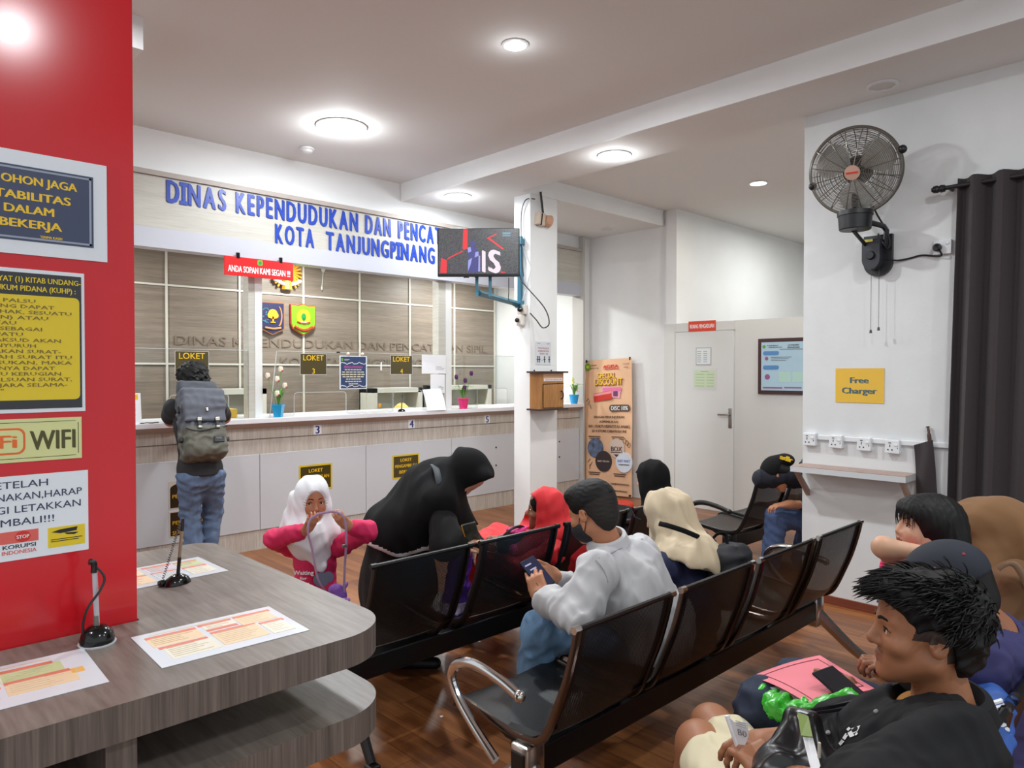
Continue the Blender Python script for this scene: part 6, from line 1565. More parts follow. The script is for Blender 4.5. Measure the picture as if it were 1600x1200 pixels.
# ------------------------------------------------------------------ woman in black bending over the bench
D = 3.92
base_p = G(640, 1050, .1); base = (base_p[0], base_p[1], 0)
t = mk('woman in a long black veil with white hem trim bending over the bench', base)
H = G(726, 741, -.02); fd = unit(A(*_R) * .38 + A(0, 0, -1.0)); R = frame(fd, unit(A(*_R) * 1.0 + A(0, 0, .38)))
N = G(690, 756, .03); L = G(676, 770, .17); Rr = G(680, 782, -.15); PEL = G(622, 826, .04)
eR = G(700, 850, -.22); wR = G(722, 857, -.20); eL = G(716, 835, .10); wL = G(742, 852, -.05)
kn = [G(598, 925, .12), G(622, 935, -.05)]; ft = [A(kn[0][0] - .02, kn[0][1] + .02, .06), A(kn[1][0] + .0, kn[1][1], .06)]
s = S(); head_on(s, H, R, 1.0, N, ears=False); trunk(s, N, L, Rr, PEL, -.02)
s.limb([L, eL, wL], [.05, .042, .028], .03).limb([Rr, eR, wR], [.05, .042, .028], .03).limb([PEL, kn[0], ft[0]], [.08, .06, .04], .03).limb([PEL, kn[1], ft[1]], [.08, .06, .04], .03)
for wv, tg, sd in ((wR, G(738, 848, -.22), 1), (wL, G(736, 862, -.12), -1)):
    f_ = unit(tg - wv); s.u(put(lambda q, sd=sd: hand_d(q, curl=(.6, .65, .7, .7), thumb=(.4, .5), side=sd), wv, frame(f_, (0, 0, 1)), .95), .01)
solid(s, *bounds(H, N, PEL, wL, wR, ft[0], ft[1], L, Rr, pad=.2), .008, 'body', skin_l, t)
def khimar(P):
    q = locals_of(P, H, R)
    d = hijab_d(q, face=None, tail=.04, flare=.10, puff=1.10)
    d = smin(d, f_cap(q, (-.05, .045, .095), (.05, .045, .095), .050, .050), .04)     # stiff brim
    d = smax(d, -f_box(q, (0, .170, .015), (.16, .100, .135), .03), .012)             # opening under the hood
    d = smin(d, f_cap(P, N, G(676, 766, .02), .095, .145), .05)
    d = smin(d, f_cap(P, G(673, 764, .02), G(614, 832, .02), .148, .160), .08)
    d = smin(d, f_cap(P, L, G(630, 830, .12), .10, .14), .08)
    d = smin(d, f_cap(P, Rr, G(626, 836, -.08), .11, .15), .08)
    d = smin(d, f_cap(P, G(614, 832, .02), G(606, 862, .02), .160, .185), .08)
    d = smin(d, f_cap(P, G(690, 792, -.03), G(690, 850, -.04), .13, .15), .08)
    d = smin(d, f_cap(P, G(704, 795, .02), G(733, 838, .02), .085, .075), .06)
    return d
def hem(P):
    u_ = np.minimum((P - PEL) @ _R, .36)
    return P[:, 2] - (.645 + 1.4 * (u_ - .06) ** 2) + .008 * np.sin((P @ _R) * 30)
hem2 = lambda P: -hem(P)
s = S().u(khimar).disp(folds(.016, 9, 31, (1, 1, .5))).cut(hem2)
lo_, hi_ = bounds(H, PEL, G(560, 850, 0), G(745, 860, .1), pad=.28)
trim_w = mat('trim_white', (214, 214, 208), .7)
solid(s, lo_, hi_, .008, 'veil', [black_c, trim_w], t, lambda P: ((hem(P) < .024) & ((P - PEL) @ _R < .34)).astype(int))
s = S().cap(PEL + A(0, 0, -.05), PEL + A(0, 0, -.30), .165, .19, .06).cap(PEL + A(0, 0, -.25), A(PEL[0] + .03, PEL[1] - .02, .12), .19, .23, .06).limb([L, eL, wL], [.08, .08, .06], .03).limb([Rr, eR, wR + (eR - wR) * .2], [.08, .085, .065], .03).disp(folds(.020, 10, 33, (1, 1, .25))).plane(A(0, 0, .09), (0, 0, -1))
robe_m = mat('robe_black', (18, 17, 17), .85, noise=(16, .5, (1, 1, 1)))
solid(s, *bounds(PEL, A(PEL[0], PEL[1], .05), L, Rr, wL, wR, pad=.3), .011, 'robe', robe_m, t)
for a in ft: solid(shoe(S(), A(a[0], a[1], 0), A(a[0], a[1], 0) + A(*_R) * .2, .038), A(a[0] - .1, a[1] - .3, -.02), A(a[0] + .3, a[1] + .1, .12), .01, 'shoe', shoe_k, t)
t = thing('bag_strap', 'dark teal bag strap over the shoulder of the woman in black', 'strap', G(672, 745, -.15)); o_ = np.array(t.location)
MB().tube([p - Vector(o_) for p in bez([G(672, 728, .05), G(677, 726, -.05), G(682, 734, -.13), G(686, 752, -.185), G(690, 774, -.20)], 6)], .018, 8, flat=.3, up=tuple(_R)).build('strap', mat('strap_teal', (44, 52, 58), .6), t, smooth=True)
t = thing('cased_phone', 'mottled black and gold cased phone held by the woman in black', 'phone', G(736, 832, -.24), rot=(math.radians(20), math.radians(-14), math.radians(-44)))
MB().rbox((0, 0, 0), (.074, .012, .115), .010).build('case', mat('case_marble', (70, 72, 66), .3, noise=(24, .75, (1, 1, 1))), t); MB().rbox((-.036, 0, .004), (.006, .013, .10), .003).build('gold_edge', gold, t)
# purple bundle on the bench seat
c = W(712, 922, d=3.66)
t = thing('purple_bundle', 'shiny purple bundle with a pale band seen between two bench backs', 'bundle', c)
loc_solid(S().cap((-.05, -.02, -.20), (.05, .02, .16), .065, .06).disp(folds(.014, 22, 4)), A(-.2, -.2, -.34), A(.2, .2, .3), .008, 'bundle', [mat('bundle_purple', (76, 42, 150), .3), mat('bundle_band', (176, 170, 200), .4)], t, lambda P: ((P[:, 2] > -.10) & (P[:, 2] < -.045)).astype(int))

# ------------------------------------------------------------------ old woman in red hijab
D = 4.05
base_p = A(3.0, 2.85, 0); base = tuple(base_p)
t = mk('seated old woman in a bright red hijab shown in profile beside the man in grey', base)
H = G(852, 797); R = frame(unit(-A(*_R) * .97 + A(*_F0) * .10 + A(0, 0, .02)), (0, 0, 1)); sc_ = .98
N = G(868, 838, .0); L = G(864, 862, -.17); Rr = G(850, 848, .19); PEL = A(2.98, 2.92, .50)
eL = G(818, 888, -.14); wL = G(792, 868, -.05); eR = G(800, 860, .24); wR = G(792, 852, .12)
kA, kB = PEL + A(-.18, .36, .02), PEL + A(.10, .40, .02)
s = S(); head_on(s, H, R, sc_, N, ears=False, nose=1.15); trunk(s, N, L, Rr, PEL, -.01); s.limb([L, eL, wL], [.045, .04, .028], .03).limb([Rr, eR, wR], [.045, .04, .028], .03).limb([PEL, kA, A(kA[0], kA[1], .05)], [.08, .06, .04], .03).limb([PEL, kB, A(kB[0], kB[1], .05)], [.08, .06, .04], .03)
for wv, tg, sd in ((wL, G(778, 852, .0), -1), (wR, G(779, 842, .08), 1)):
    s.u(put(lambda q, sd=sd: hand_d(q, curl=(.5, .5, .55, .6), side=sd), wv, frame(unit(tg - wv), (0, 0, 1)), .92), .01)
solid(s, *bounds(H, N, L, Rr, PEL, kA, kB, A(kA[0], kA[1], 0.05), wL, wR, pad=.2), .006, 'body', [skin_d, lip_m], t, lip_pick(H, R, sc_))
eyes(H, R, sc_, t); brows(H, R, sc_, t, mat('brow_grey', (90, 84, 80), .6))
s = S(); trunk(s, N, L, Rr, PEL, .012); s.limb([L, eL, wL], [.062, .06, .045], .03).limb([Rr, eR, wR], [.062, .06, .045], .03).cap(PEL, kA, .13, .10, .05).cap(PEL, kB, .13, .10, .05).cap(kA, A(kA[0], kA[1], .12), .10, .12, .05).cap(kB, A(kB[0], kB[1], .12), .10, .12, .05).cap(kA, kB, .1, .1, .05).disp(folds(.016, 14, 41)).plane(A(0, 0, .09), (0, 0, -1))
solid(s, *bounds(N, L, Rr, PEL, kA, kB, A(kA[0], kA[1], .05), wL, wR, pad=.22), .009, 'robe', red_c, t)
def redveil(P):
    q = locals_of(P, H, R, sc_)
    d = hijab_d(q, face=None, tail=.08, flare=.10) * sc_
    d = smin(d, f_cap(P, G(872, 815, .0), G(890, 862, -.03), .105, .135), .05)
    d = smin(d, f_cap(P, G(862, 838, -.05), G(812, 868, -.08), .085, .06), .06)
    d = smin(d, f_cap(P, G(880, 850, -.02), PEL + A(.0, -.06, .22), .13, .12), .06)
    return d
s = S().u(redveil).disp(folds(.012, 15, 43, (1, 1, .8))).sub(put(lambda q: f_box(q, (0, .152, -.012), (.14, .105, .098), .04), H, R, sc_), .006)
solid(s, *bounds(H, N, L, Rr, G(812, 868), PEL + A(0, 0, .2), pad=.2), .006, 'hijab', red_c, t)
s = S().u(put(lambda q: f_ell(q, (0, -.006, .030), (.083, .100, .094)), H, R, sc_)).sub(put(lambda q: f_ell(q, (0, .115, -.030), (.062, .060, .092)), H, R, sc_), .006)
solid(s, H - .14, H + .14, .005, 'under_cap', black_c, t)
c = G(800, 843, -.02)
t = thing('handbag', 'black and bright pink handbag held at the chest of the woman in red', 'handbag', c)
loc_solid(S().box((0, 0, -.02), (.09, .05, .055), .03).disp(folds(.010, 22, 2)), A(-.16, -.12, -.14), A(.16, .12, .1), .006, 'bag', mat('bag_black', (26, 24, 28), .4), t)
loc_solid(S().box((.0, -.06, -.055), (.075, .03, .045), .025).box((.04, -.01, .045), (.06, .04, .02), .015).disp(folds(.010, 26, 5)), A(-.16, -.16, -.16), A(.18, .12, .12), .006, 'pink_cloth', mat('bag_pink', (222, 44, 134), .6), t)
MB().tube(bez([(-.08, -.01, .03), (-.03, -.03, .07), (.05, -.03, .07), (.10, -.02, .02)], 6), .008, 8).build('handle', mat('bag_black', (0, 0, 0)), t, smooth=True)

# ------------------------------------------------------------------ woman in black hijab further along
D = 4.95
H = G(1018, 748); base = (H[0] + .05, H[1] - .05, 0)
t = mk('seated woman in a plain black hijab in front of the white door, seen from behind', base)
R = frame(unit(A(-.45, .9, -.2)), (0, 0, 1)); N = G(1016, 790, -.02); L = N + A(-.16, -.10, -.05); Rr = N + A(.16, .08, -.05); PEL = A(N[0] + .02, N[1] - .08, .48)
s = S(); head_on(s, H, R, 1.0, N, ears=False); trunk(s, N, L, Rr, PEL, -.01); s.limb([PEL, PEL + A(-.12, .4, .02), A(PEL[0] - .12, PEL[1] + .42, .05)], [.08, .06, .04], .03).limb([PEL, PEL + A(.12, .4, .02), A(PEL[0] + .12, PEL[1] + .42, .05)], [.08, .06, .04], .03)
solid(s, *bounds(H, N, L, Rr, PEL, A(PEL[0], PEL[1] + .45, .05), pad=.22), .011, 'body', skin_l, t)
s = S(); trunk(s, N, L, Rr, PEL, .012); s.cap(L, L + A(-.04, .12, -.26), .07, .06, .03).cap(Rr, Rr + A(.04, .12, -.26), .07, .06, .03).cap(PEL, PEL + A(0, .4, .02), .16, .14, .05).cap(PEL + A(0, .42, 0), A(PEL[0], PEL[1] + .43, .1), .15, .17, .05).disp(folds(.014, 12, 3)).plane(A(0, 0, .08), (0, 0, -1))
solid(s, *bounds(N, L, Rr, PEL, A(PEL[0], PEL[1] + .5, .05), pad=.25), .012, 'robe', black_c, t)
s = S().u(put(lambda q: hijab_d(q, tail=.20, flare=.17), H, R)).disp(folds(.010, 14, 6, (1, 1, .5)))
solid(s, H - A(.35, .35, .45), H + .25, .009, 'hijab', black_c, t)

# ------------------------------------------------------------------ woman in beige hijab
D = 3.55
H = G(1042, 806); base = (3.0, 1.95, 0)
t = mk('seated woman in a draped beige hijab and navy dress, seen from behind', base)
R = frame(unit(A(-.55, .8, -.30)), (0, 0, 1)); N = G(1052, 858, -.02); L = N + A(-.14, -.05, -.05); Rr = N + A(.12, -.03, -.07); PEL = A(2.99, 1.90, .46)
s = S(); head_on(s, H, R, 1.0, N, ears=False); trunk(s, N, L, Rr, PEL, -.01)
for sx in (-1, 1): s.limb([PEL, PEL + A(sx * .08, .42, .02), A(PEL[0] + sx * .08, PEL[1] + .44, .05)], [.07, .055, .04], .03).limb([(L, Rr)[sx > 0], PEL + A(sx * .24, .10, .18), PEL + A(sx * .08, .34, .20)], [.045, .04, .03], .03)
solid(s, *bounds(H, N, L, Rr, PEL, A(PEL[0], PEL[1] + .5, .05), pad=.22), .010, 'body', skin_l, t)
s = S(); trunk(s, N, L, Rr, PEL, .014, 1.05)
for sx in (-1, 1): s.limb([(L, Rr)[sx > 0], PEL + A(sx * .25, .10, .18), PEL + A(sx * .10, .32, .20)], [.07, .065, .05], .03)
s.cap(PEL, PEL + A(0, .42, .02), .17, .15, .05).cap(PEL + A(0, .42, 0), A(PEL[0], PEL[1] + .45, .1), .16, .18, .05).disp(folds(.014, 12, 7)).plane(A(0, 0, .08), (0, 0, -1))
solid(s, *bounds(N, L, Rr, PEL, A(PEL[0], PEL[1] + .55, .05), pad=.25), .010, 'dress', navy_c, t)
def bveil(P):
    q = locals_of(P, H, R)
    d = hijab_d(q, tail=.05, flare=.10)
    d = smin(d, f_cap(P, H + A(.01, -.04, -.06), N + A(.01, -.06, -.03), .105, .135), .05)
    d = smin(d, f_cap(P, L + A(.03, -.01, .0), Rr + A(-.02, -.01, 0), .092, .075), .06)
    d = smin(d, f_cap(P, N + A(.01, -.06, -.05), PEL + A(.0, -.06, .24), .14, .125), .07)
    return smax(d, -(P[:, 2] - (PEL[2] + .245 - .30 * (P @ _R - PEL @ _R))), .006)
s = S().u(bveil).disp(folds(.022, 11, 14, (1, 1, .35))).disp(folds(.006, 34, 15, (1, 1, .5)))
solid(s, *bounds(H, N, L, Rr, PEL + A(0, 0, .2), pad=.26), .0065, 'hijab', beige_c, t)
mb = MB(); o_ = np.array(base); mb.tube([tuple(G(985, 795, -.12) - o_), tuple(G(992, 808, -.13) - o_), tuple(G(1000, 812, -.12) - o_)], .005, 6); mb.build('glasses', ink_k, t)
t = thing('knapsack', 'black knapsack hanging beside the woman in beige hijab', 'backpack', G(1140, 890, -.12)); o_ = np.array(t.location)
loc_solid(S().box((0, 0, -.03), (.115, .08, .15), .06).box((-.02, -.06, -.06), (.085, .04, .09), .03, k=.03).disp(folds(.012, 16, 5)), A(-.22, -.2, -.3), A(.22, .2, .22), .007, 'bag', mat('knapsack_black', (34, 35, 40), .75), t)
MB().tube([p - Vector(o_) for p in bez([G(1116, 862, -.06), G(1112, 846, -.06), G(1122, 834, -.06), G(1134, 836, -.06), G(1136, 852, -.08)], 6)], .013, 8, flat=.4).build('grab_loop', black_c, t, smooth=True)
MB().tube([p - Vector(o_) for p in bez([G(1114, 868, -.12), G(1102, 846, -.16), G(1075, 832, -.22), G(1046, 822, -.23), G(1030, 818, -.20)], 6)], .012, 8, flat=.4, up=(0, 0, 1)).build('shoulder_strap', black_c, t, smooth=True)

# ------------------------------------------------------------------ sleeper with a cap behind the far bench
base = (5.52, 1.98, 0)
t = mk('person in navy and a black cap asleep on folded arms over a bench back', base)
H = W(1213, 741, d=5.28); R = frame(unit(A(-.15, .50, -.90)), (0, 0, 1)); N = A(5.46, 2.20, .86); L = A(5.33, 2.24, .80); Rr = A(5.64, 2.22, .80); PEL = A(5.56, 1.92, .48)
e1 = W(1190, 748, d=5.28); e2 = A(5.66, 2.45, .88); w1 = W(1250, 741, d=5.22)
kL = A(5.26, 2.44, .53); kR = A(5.62, 2.42, .53); aL = A(5.24, 2.52, .10); aR = A(5.62, 2.5, .10); kM = W(1205, 800, d=5.30)
kL = W(1214, 808, d=5.35); aL = A(kL[0] + .0, kL[1] + .06, .1)
s = S(); head_on(s, H, R, 1.0, N); trunk(s, N, L, Rr, PEL, -.01); s.limb([L, e1, w1], [.045, .04, .03], .03).limb([Rr, e2, w1], [.045, .04, .03], .03).limb([PEL, kL, aL], [.08, .06, .045], .03).limb([PEL, kR, aR], [.08, .06, .045], .03)
hx1 = W(1232, 788, d=5.2); s.limb([Rr, A(5.5, 2.1, .60), hx1], [.04, .036, .03], .03); s.u(put(lambda q: hand_d(q, curl=(.5, .5, .5, .6)), hx1, frame(unit(-A(*_R) + A(0, 0, -.1)), (0, 0, 1))), .01)
solid(s, *bounds(H, N, PEL, e1, kL, kR, aL, aR, pad=.22), .010, 'body', skin_b, t)
s = S(); trunk(s, N, L, Rr, PEL, .012); s.limb([L, e1, w1], [.066, .062, .060], .03).limb([Rr, e2, w1], [.062, .055, .05], .03).limb([Rr, A(5.5, 2.1, .60), hx1 + (A(5.5, 2.1, .6) - hx1) * .25], [.06, .052, .045], .03).disp(folds(.010, 18, 7))
solid(s, *bounds(N, L, Rr, PEL, e1, e2, w1, hx1, pad=.18), .010, 'sweater', mat('cloth_midnight', (24, 26, 38), .85), t)
s = S().ell(PEL, (.17, .14, .12), None, .05).limb([PEL + A(-.08, 0, 0), kL, aL], [.10, .078, .072], .04).limb([PEL + A(.08, 0, 0), kR, aR], [.10, .078, .072], .04).disp(folds(.012, 18, 8)).plane(A(0, 0, .07), (0, 0, -1))
solid(s, *bounds(PEL, kL, kR, aL, aR, pad=.2), .010, 'trousers', jeans_m, t)
for a in (aL, aR): solid(shoe(S(), A(a[0], a[1] - .05, 0), A(a[0], a[1] + .16, 0)), A(a[0] - .1, a[1] - .14, -.02), A(a[0] + .1, a[1] + .27, .12), .01, 'shoe', shoe_k, t)
s = S().u(put(lambda q: f_ell(q, (0, -.02, .035), (.095, .108, .092)), H, R)).cut(put(lambda q: -(q[:, 2] + .02 + .3 * q[:, 1]), H, R))
s.ell(W(1226, 719, d=5.27), (.075, .07, .05), None, .02)
solid(s, H - .25, H + .25, .008, 'cap', black_c, t)
mb = MB(); cc = W(1228, 716, d=5.20); fr4 = Matrix(np.stack([A(*_R), A(*_F0), A(0, 0, 1)], 1).tolist()).to_4x4() @ Matrix.Rotation(.3, 4, 'Y'); fr4.translation = Vector(cc - np.array(base)); mb.text('adlr', 0, 0, .035, -.01, .095, bold=.06, M=fr4, extr=.004); mb.build('cap_lettering', ink_y, t)
s = S().u(put(lambda q: smin(f_ell(q, (0, -.02, .03), (.080, .098, .080)), f_ell(q, (0, -.06, -.03), (.065, .05, .06)), .03), H, R))
solid(s, H - .2, H + .2, .009, 'hair', hair_k, t)
def hit(fn, px, py, d0, d1=3.0):
    """first point where the line of sight of a photo point meets a field, and the surface normal there"""
    d = d0
    for _ in range(80):
        p = W(px, py, d=d); v = float(fn(p[None].astype(np.float32))[0])
        if v < 4e-4 or d > d1: break
        d += v * .6
    if v > .003: return None, None
    e = 2e-3; n = np.array([float(fn((p + e * k)[None].astype(np.float32))[0] - fn((p - e * k)[None].astype(np.float32))[0]) for k in np.eye(3)])
    return p, unit(n)
# ------------------------------------------------------------------ man in pale grey shirt with phone
D = 3.0
base = (2.53, 1.95, 0)
t = mk('man in a pale grey shirt, dark face mask and light jeans bent over his phone', base)
H = G(925, 800, .04); R = frame(unit(-A(*_R) * .76 + A(*_F0) * .64 + A(0, 0, -.36)), (0, 0, 1)); sc_ = 1.04
N = G(950, 850, .05); L = G(930, 893, -.15); Rr = G(1000, 868, .20); PEL = A(2.58, 1.80, .50)
eL = G(902, 958, -.22); wL = G(848, 934, -.02); eR = G(905, 930, .28); wR = G(872, 905, .14)
kL = G(848, 985, .02); aL = G(826, 1105, .12); aL[2] = .10; kR = A(2.72, 2.28, .52); aR = A(2.72, 2.30, .10)
hipL = PEL + A(-.10, 0, -.02); hipR = PEL + A(.10, 0, -.02)
s = S(); head_on(s, H, R, sc_, N); trunk(s, N, L, Rr, PEL, -.015)
s.limb([L, eL, wL], [.05, .045, .032], .03).limb([Rr, eR, wR], [.05, .045, .032], .03).limb([hipL, kL, aL], [.08, .06, .045], .03).limb([hipR, kR, aR], [.08, .06, .045], .03)
ph = G(840, 893, .06)
for wv, tg, sd, cu in ((wL, G(834, 900, .02), -1, (.75, .8, .85, .9)), (wR, G(846, 888, .08), 1, (.45, .5, .6, .7))):
    f_ = unit(tg - wv); s.u(put(lambda q, sd=sd, cu=cu: hand_d(q, curl=cu, thumb=(.35, .5), side=sd), wv, frame(f_, unit(A(0, 0, .5) - A(*_F0) * .6 + A(*_R) * .4 * sd)), 1.0), .01)
def gp(P):
    q = locals_of(P, H, R, sc_); o = np.zeros(len(P), int)
    o[(q[:, 1] > .02) & (q[:, 2] < -.012 + .0 * q[:, 1]) & (q[:, 2] > -.13)] = 0
    return o
solid(s, *bounds(H, N, PEL, L, Rr, eL, eR, kL, kR, aL, aR, ph, pad=.2), .0045, 'body', skin_b, t)
eyes(H, R, sc_, t)
# mask
s = S().u(put(lambda q: f_ell(q, (0, .040, -.055), (.066, .072, .062)), H, R, sc_)).u(put(lambda q: f_ell(q, (0, .085, -.035), (.022, .026, .030)), H, R, sc_), .02).cut(put(lambda q: -(q[:, 1] - .018 - .15 * (q[:, 2] + .05)), H, R, sc_)).cut(put(lambda q: q[:, 2] + .012, H, R, sc_))
solid(s, H - .17, H + .17, .004, 'face_mask', mat('mask_black', (30, 30, 34), .7), t)
mb = MB()
for sx in (-1, 1): mb.tube([tuple(H + R @ (A(sx * x, y, z) * sc_) - A(*base)) for x, y, z in ((.066, .030, -.03), (.080, -.005, .022), (.082, -.026, .0))], .0018, 6).tube([tuple(H + R @ (A(sx * x, y, z) * sc_) - A(*base)) for x, y, z in ((.060, .030, -.085), (.078, -.012, -.035), (.082, -.026, .0))], .0018, 6)
mb.build('mask_loop', ink_k, t)
fade_m = mat('hair_fade', (36, 30, 28), .8)
def hair_short(q):
    d = smin(f_ell(q, (0, -.016, .046), (.086, .106, .088)), f_ell(q, (0, .040, .085), (.068, .060, .040)), .02)
    d = smin(d, f_ell(q, (0, -.055, -.005), (.074, .058, .085)), .02)
    return d
s = S().u(put(hair_short, H, R, sc_)).disp(folds(.0022, 60, 5)).sub(put(lambda q: f_ell(q, (0, .105, -.045), (.12, .072, .105)), H, R, sc_), .008).sub(put(lambda q: f_ell(q, (0, .01, -.075), (.13, .062, .090)), H, R, sc_), .01)
solid(s, H - .2, H + .2, .0045, 'hair', [hair_k, fade_m], t, lambda P: (locals_of(P, H, R, sc_)[:, 2] + .3 * locals_of(P, H, R, sc_)[:, 1] < .018).astype(int))
s = S(); trunk(s, N, L, Rr, PEL + A(0, 0, .0), .020, 1.04, .06, 1.08)
s.limb([L, eL, wL + (eL - wL) * .12], [.082, .074, .056], .035).limb([Rr, eR, wR + (eR - wR) * .12], [.078, .070, .054], .035)
s.cap(PEL, PEL + A(0, 0, -.04), .17, .175, .08).disp(folds(.026, 9, 61, (1, 1, .8))).disp(folds(.008, 26, 62, (1, 1, .6))).plane(PEL + A(0, 0, -.10), (0, 0, -1)).sub(lambda P: f_cap(P, N + A(0, 0, .01), H, .058, .10), .006)
gshirt = s; solid(s, *bounds(N, L, Rr, eL, eR, PEL, wL, wR, pad=.22), .0055, 'shirt', grey_c, t)
# collar, yoke seam and sleeve seam
cf = frame(unit(R[:, 1] * A(1, 1, 0)), unit(H - N)); mb = MB(); G_ = []
for i in range(29):
    a = pi * (-.42 + 1.84 * i / 28) + pi * .5 - pi * .0
    a = pi / 2 + math.radians(28) + math.radians(304) * i / 28
    d_ = cf @ A(math.cos(a), math.sin(a), 0)
    G_.append([N + d_ * (.069) + cf[:, 2] * .0 - A(*base), N + d_ * (.072) + cf[:, 2] * .045 - A(*base), N + d_ * .082 + cf[:, 2] * .040 - A(*base), N + d_ * .092 + cf[:, 2] * .0 - A(*base)])
mb.sheet(G_, .004); mb.build('collar', grey_c, t, smooth=True)
s = S().ell(PEL + A(0, .02, -.02), (.18, .15, .12), None, .05).limb([hipL, kL, aL], [.105, .082, .078], .045).limb([hipR, kR, aR], [.105, .082, .078], .045).disp(folds(.013, 16, 63)).plane(A(0, 0, .06), (0, 0, -1))
solid(s, *bounds(PEL, kL, kR, aL, aR, pad=.2), .006, 'trousers', jeans_l, t)
for a in (aL, aR): solid(shoe(S(), A(a[0], a[1] - .05, 0), A(a[0], a[1] + .17, 0)), A(a[0] - .1, a[1] - .14, -.02), A(a[0] + .1, a[1] + .28, .12), .008, 'shoe', shoe_k, t)
mb = MB()
for pth in ([(936, 872), (955, 864), (980, 852), (1004, 842), (1022, 836)], [(905, 850), (918, 862), (932, 876), (944, 892), (950, 910)]):
    pp = []
    for px, py in pth:
        p, n = hit(gshirt, px, py, 2.2, 4.0)
        if p is None: continue
        pp.append(tuple(p + n * .0006 - A(*base)))
    mb.tube(bez(pp, 5), .0022, 6)
mb.build('seam', mat('seam_grey', (168, 168, 172), .8), t, smooth=True)
PR = frame(unit(unit(G(826, 878, .1) - G(858, 918, 0))), unit(A(0, 0, 1) - A(*_F0) * .8))
t = thing('smartphone', 'dark smartphone held in both hands of the man in the grey shirt', 'phone', G(839, 895, .04), rot=Matrix(PR.tolist()).to_euler())
MB().rbox((0, 0, 0), (.076, .165, .010), .009).build('case', mat('phone_black', (20, 20, 26), .25), t); MB().rbox((0, 0, .0055), (.070, .155, .001), .0004).build('screen', mat('phone_screen', (30, 32, 48), .1, emit=(40, 44, 70), estr=.5), t)
mb = MB()
for k in range(4): mb.box((-.012 + .008 * (k % 2), .05 - .028 * k, .0064), (.03, .007, .0006))
mb.build('screen_text', mat('phone_text', (150, 150, 180), .3, emit=(130, 130, 170), estr=.5), t)
t = thing('wrist_strap', 'dark band on the wrist of the man in the grey shirt', 'wristband', wL)
f_ = unit(wL - eL); u1 = unit(np.cross(f_, (0, 0, 1))); u2 = np.cross(f_, u1)
MB().tube([tuple(f_ * .008 + (u1 * math.cos(a) + u2 * math.sin(a)) * .033) for a in [2 * pi * k / 20 for k in range(20)]], .009, 8, closed=True).build('band', ink_k, t, smooth=True)

# ------------------------------------------------------------------ child in pink
D = 2.48
base = (2.80, .86, 0)
t = mk('child in a bright pink top with a black bob, arm raised behind the head', base)
H = G(1446, 823, .0); R = frame(unit(-A(*_R) * .93 + A(*_F0) * .04 + A(0, 0, .10)), (0, 0, 1)); sc_ = .91
N = G(1462, 885, .0); L = G(1418, 895, -.12); Rr = G(1452, 888, .12); PEL = G(1440, 1000, .03)
eL = G(1380, 855, -.22); wL = G(1442, 864, -.24); eR = G(1480, 930, .18); wR = G(1440, 960, .14)
k1 = PEL + A(-.06, .0, -.22); k2 = PEL + A(.06, .0, -.22); f1 = A(k1[0], k1[1], .05); f2 = A(k2[0], k2[1], .05)
s = S(); head_on(s, H, R, sc_, N, nose=.85, jaw=.92, ears=False, eyes=True); trunk(s, N, L, Rr, PEL, -.02, .8, .03, .85)
s.u(put(lambda q: f_ell(q, (.0, .058, -.040), (.058, .034, .036)), H, R, sc_), .02)
s.limb([L, eL, wL], [.036, .031, .023], .02).limb([Rr, eR, wR], [.036, .033, .023], .02).limb([PEL + A(-.05, 0, 0), k1, f1], [.055, .045, .03], .02).limb([PEL + A(.05, 0, 0), k2, f2], [.055, .045, .03], .02)
s.u(put(lambda q: hand_d(q, curl=(.2, .25, .3, .35), side=-1), wL, frame(unit(G(1484, 862, -.20) - wL), (0, 0, 1)), .68), .008)
s.u(put(lambda q: hand_d(q, curl=(.4, .4, .4, .4), side=1), wR, frame(unit(A(-.3, .3, -.6)), (1, 0, 0)), .66), .008)
solid(s, *bounds(H, N, L, Rr, eL, eR, PEL, f1, f2, pad=.16), .0042, 'body', [skin_l, lip_m], t, lip_pick(H, R, sc_))
eyes(H, R, sc_, t); brows(H, R, sc_, t, th=.002)
def bob(q):
    d = smin(f_ell(q, (0, -.025, .032), (.100, .116, .098)), f_ell(q, (0, -.075, -.045), (.098, .085, .088)), .04)
    d = smin(d, f_ell(q, (0, .045, .060), (.078, .060, .048)), .03); return d
s = S().u(put(bob, H, R, sc_)).disp(folds(.004, 70, 71, (1, 1, .2))).sub(put(lambda q: f_ell(q, (0, .118, -.045), (.13, .085, .095)), H, R, sc_), .010)
solid(s, H - .24, H + .24, .0045, 'hair', hair_k, t)
mb = MB(); rr = random.Random(4)
for k in range(46):
    x = -.068 + .136 * k / 45; x += rr.uniform(-.004, .004)
    yb = .083 * math.sqrt(max(0.05, 1 - (x / .085) ** 2)); L_ = rr.uniform(.035, .075) + .03 * abs(x) / .07
    pts = [tuple(H + R @ (A(x * 1.0, yb + .004, .085) * sc_) - A(*base)), tuple(H + R @ (A(x * 1.05, yb + .020, .085 - L_ * .5) * sc_) - A(*base)), tuple(H + R @ (A(x * 1.08 + rr.uniform(-.006, .006), yb + .018, .085 - L_) * sc_) - A(*base))]
    mb.tube(bez(pts, 4), [.0035 - .00035 * i for i in range(9)], 5)
mb.build('fringe', hair_k, t, smooth=True)
s = S(); trunk(s, N, L, Rr, PEL, .006, .85, .03, .95); s.cap(PEL, PEL + A(0, 0, -.1), .11, .14, .05).cap(L, L + (eL - L) * .28, .052, .060, .02).cap(Rr, Rr + (eR - Rr) * .35, .05, .055, .02).disp(folds(.012, 24, 72)).plane(PEL + A(0, 0, -.14), (0, 0, -1)).sub(lambda P: f_cap(P, N + A(0, 0, .01), H, .045, .08), .006)
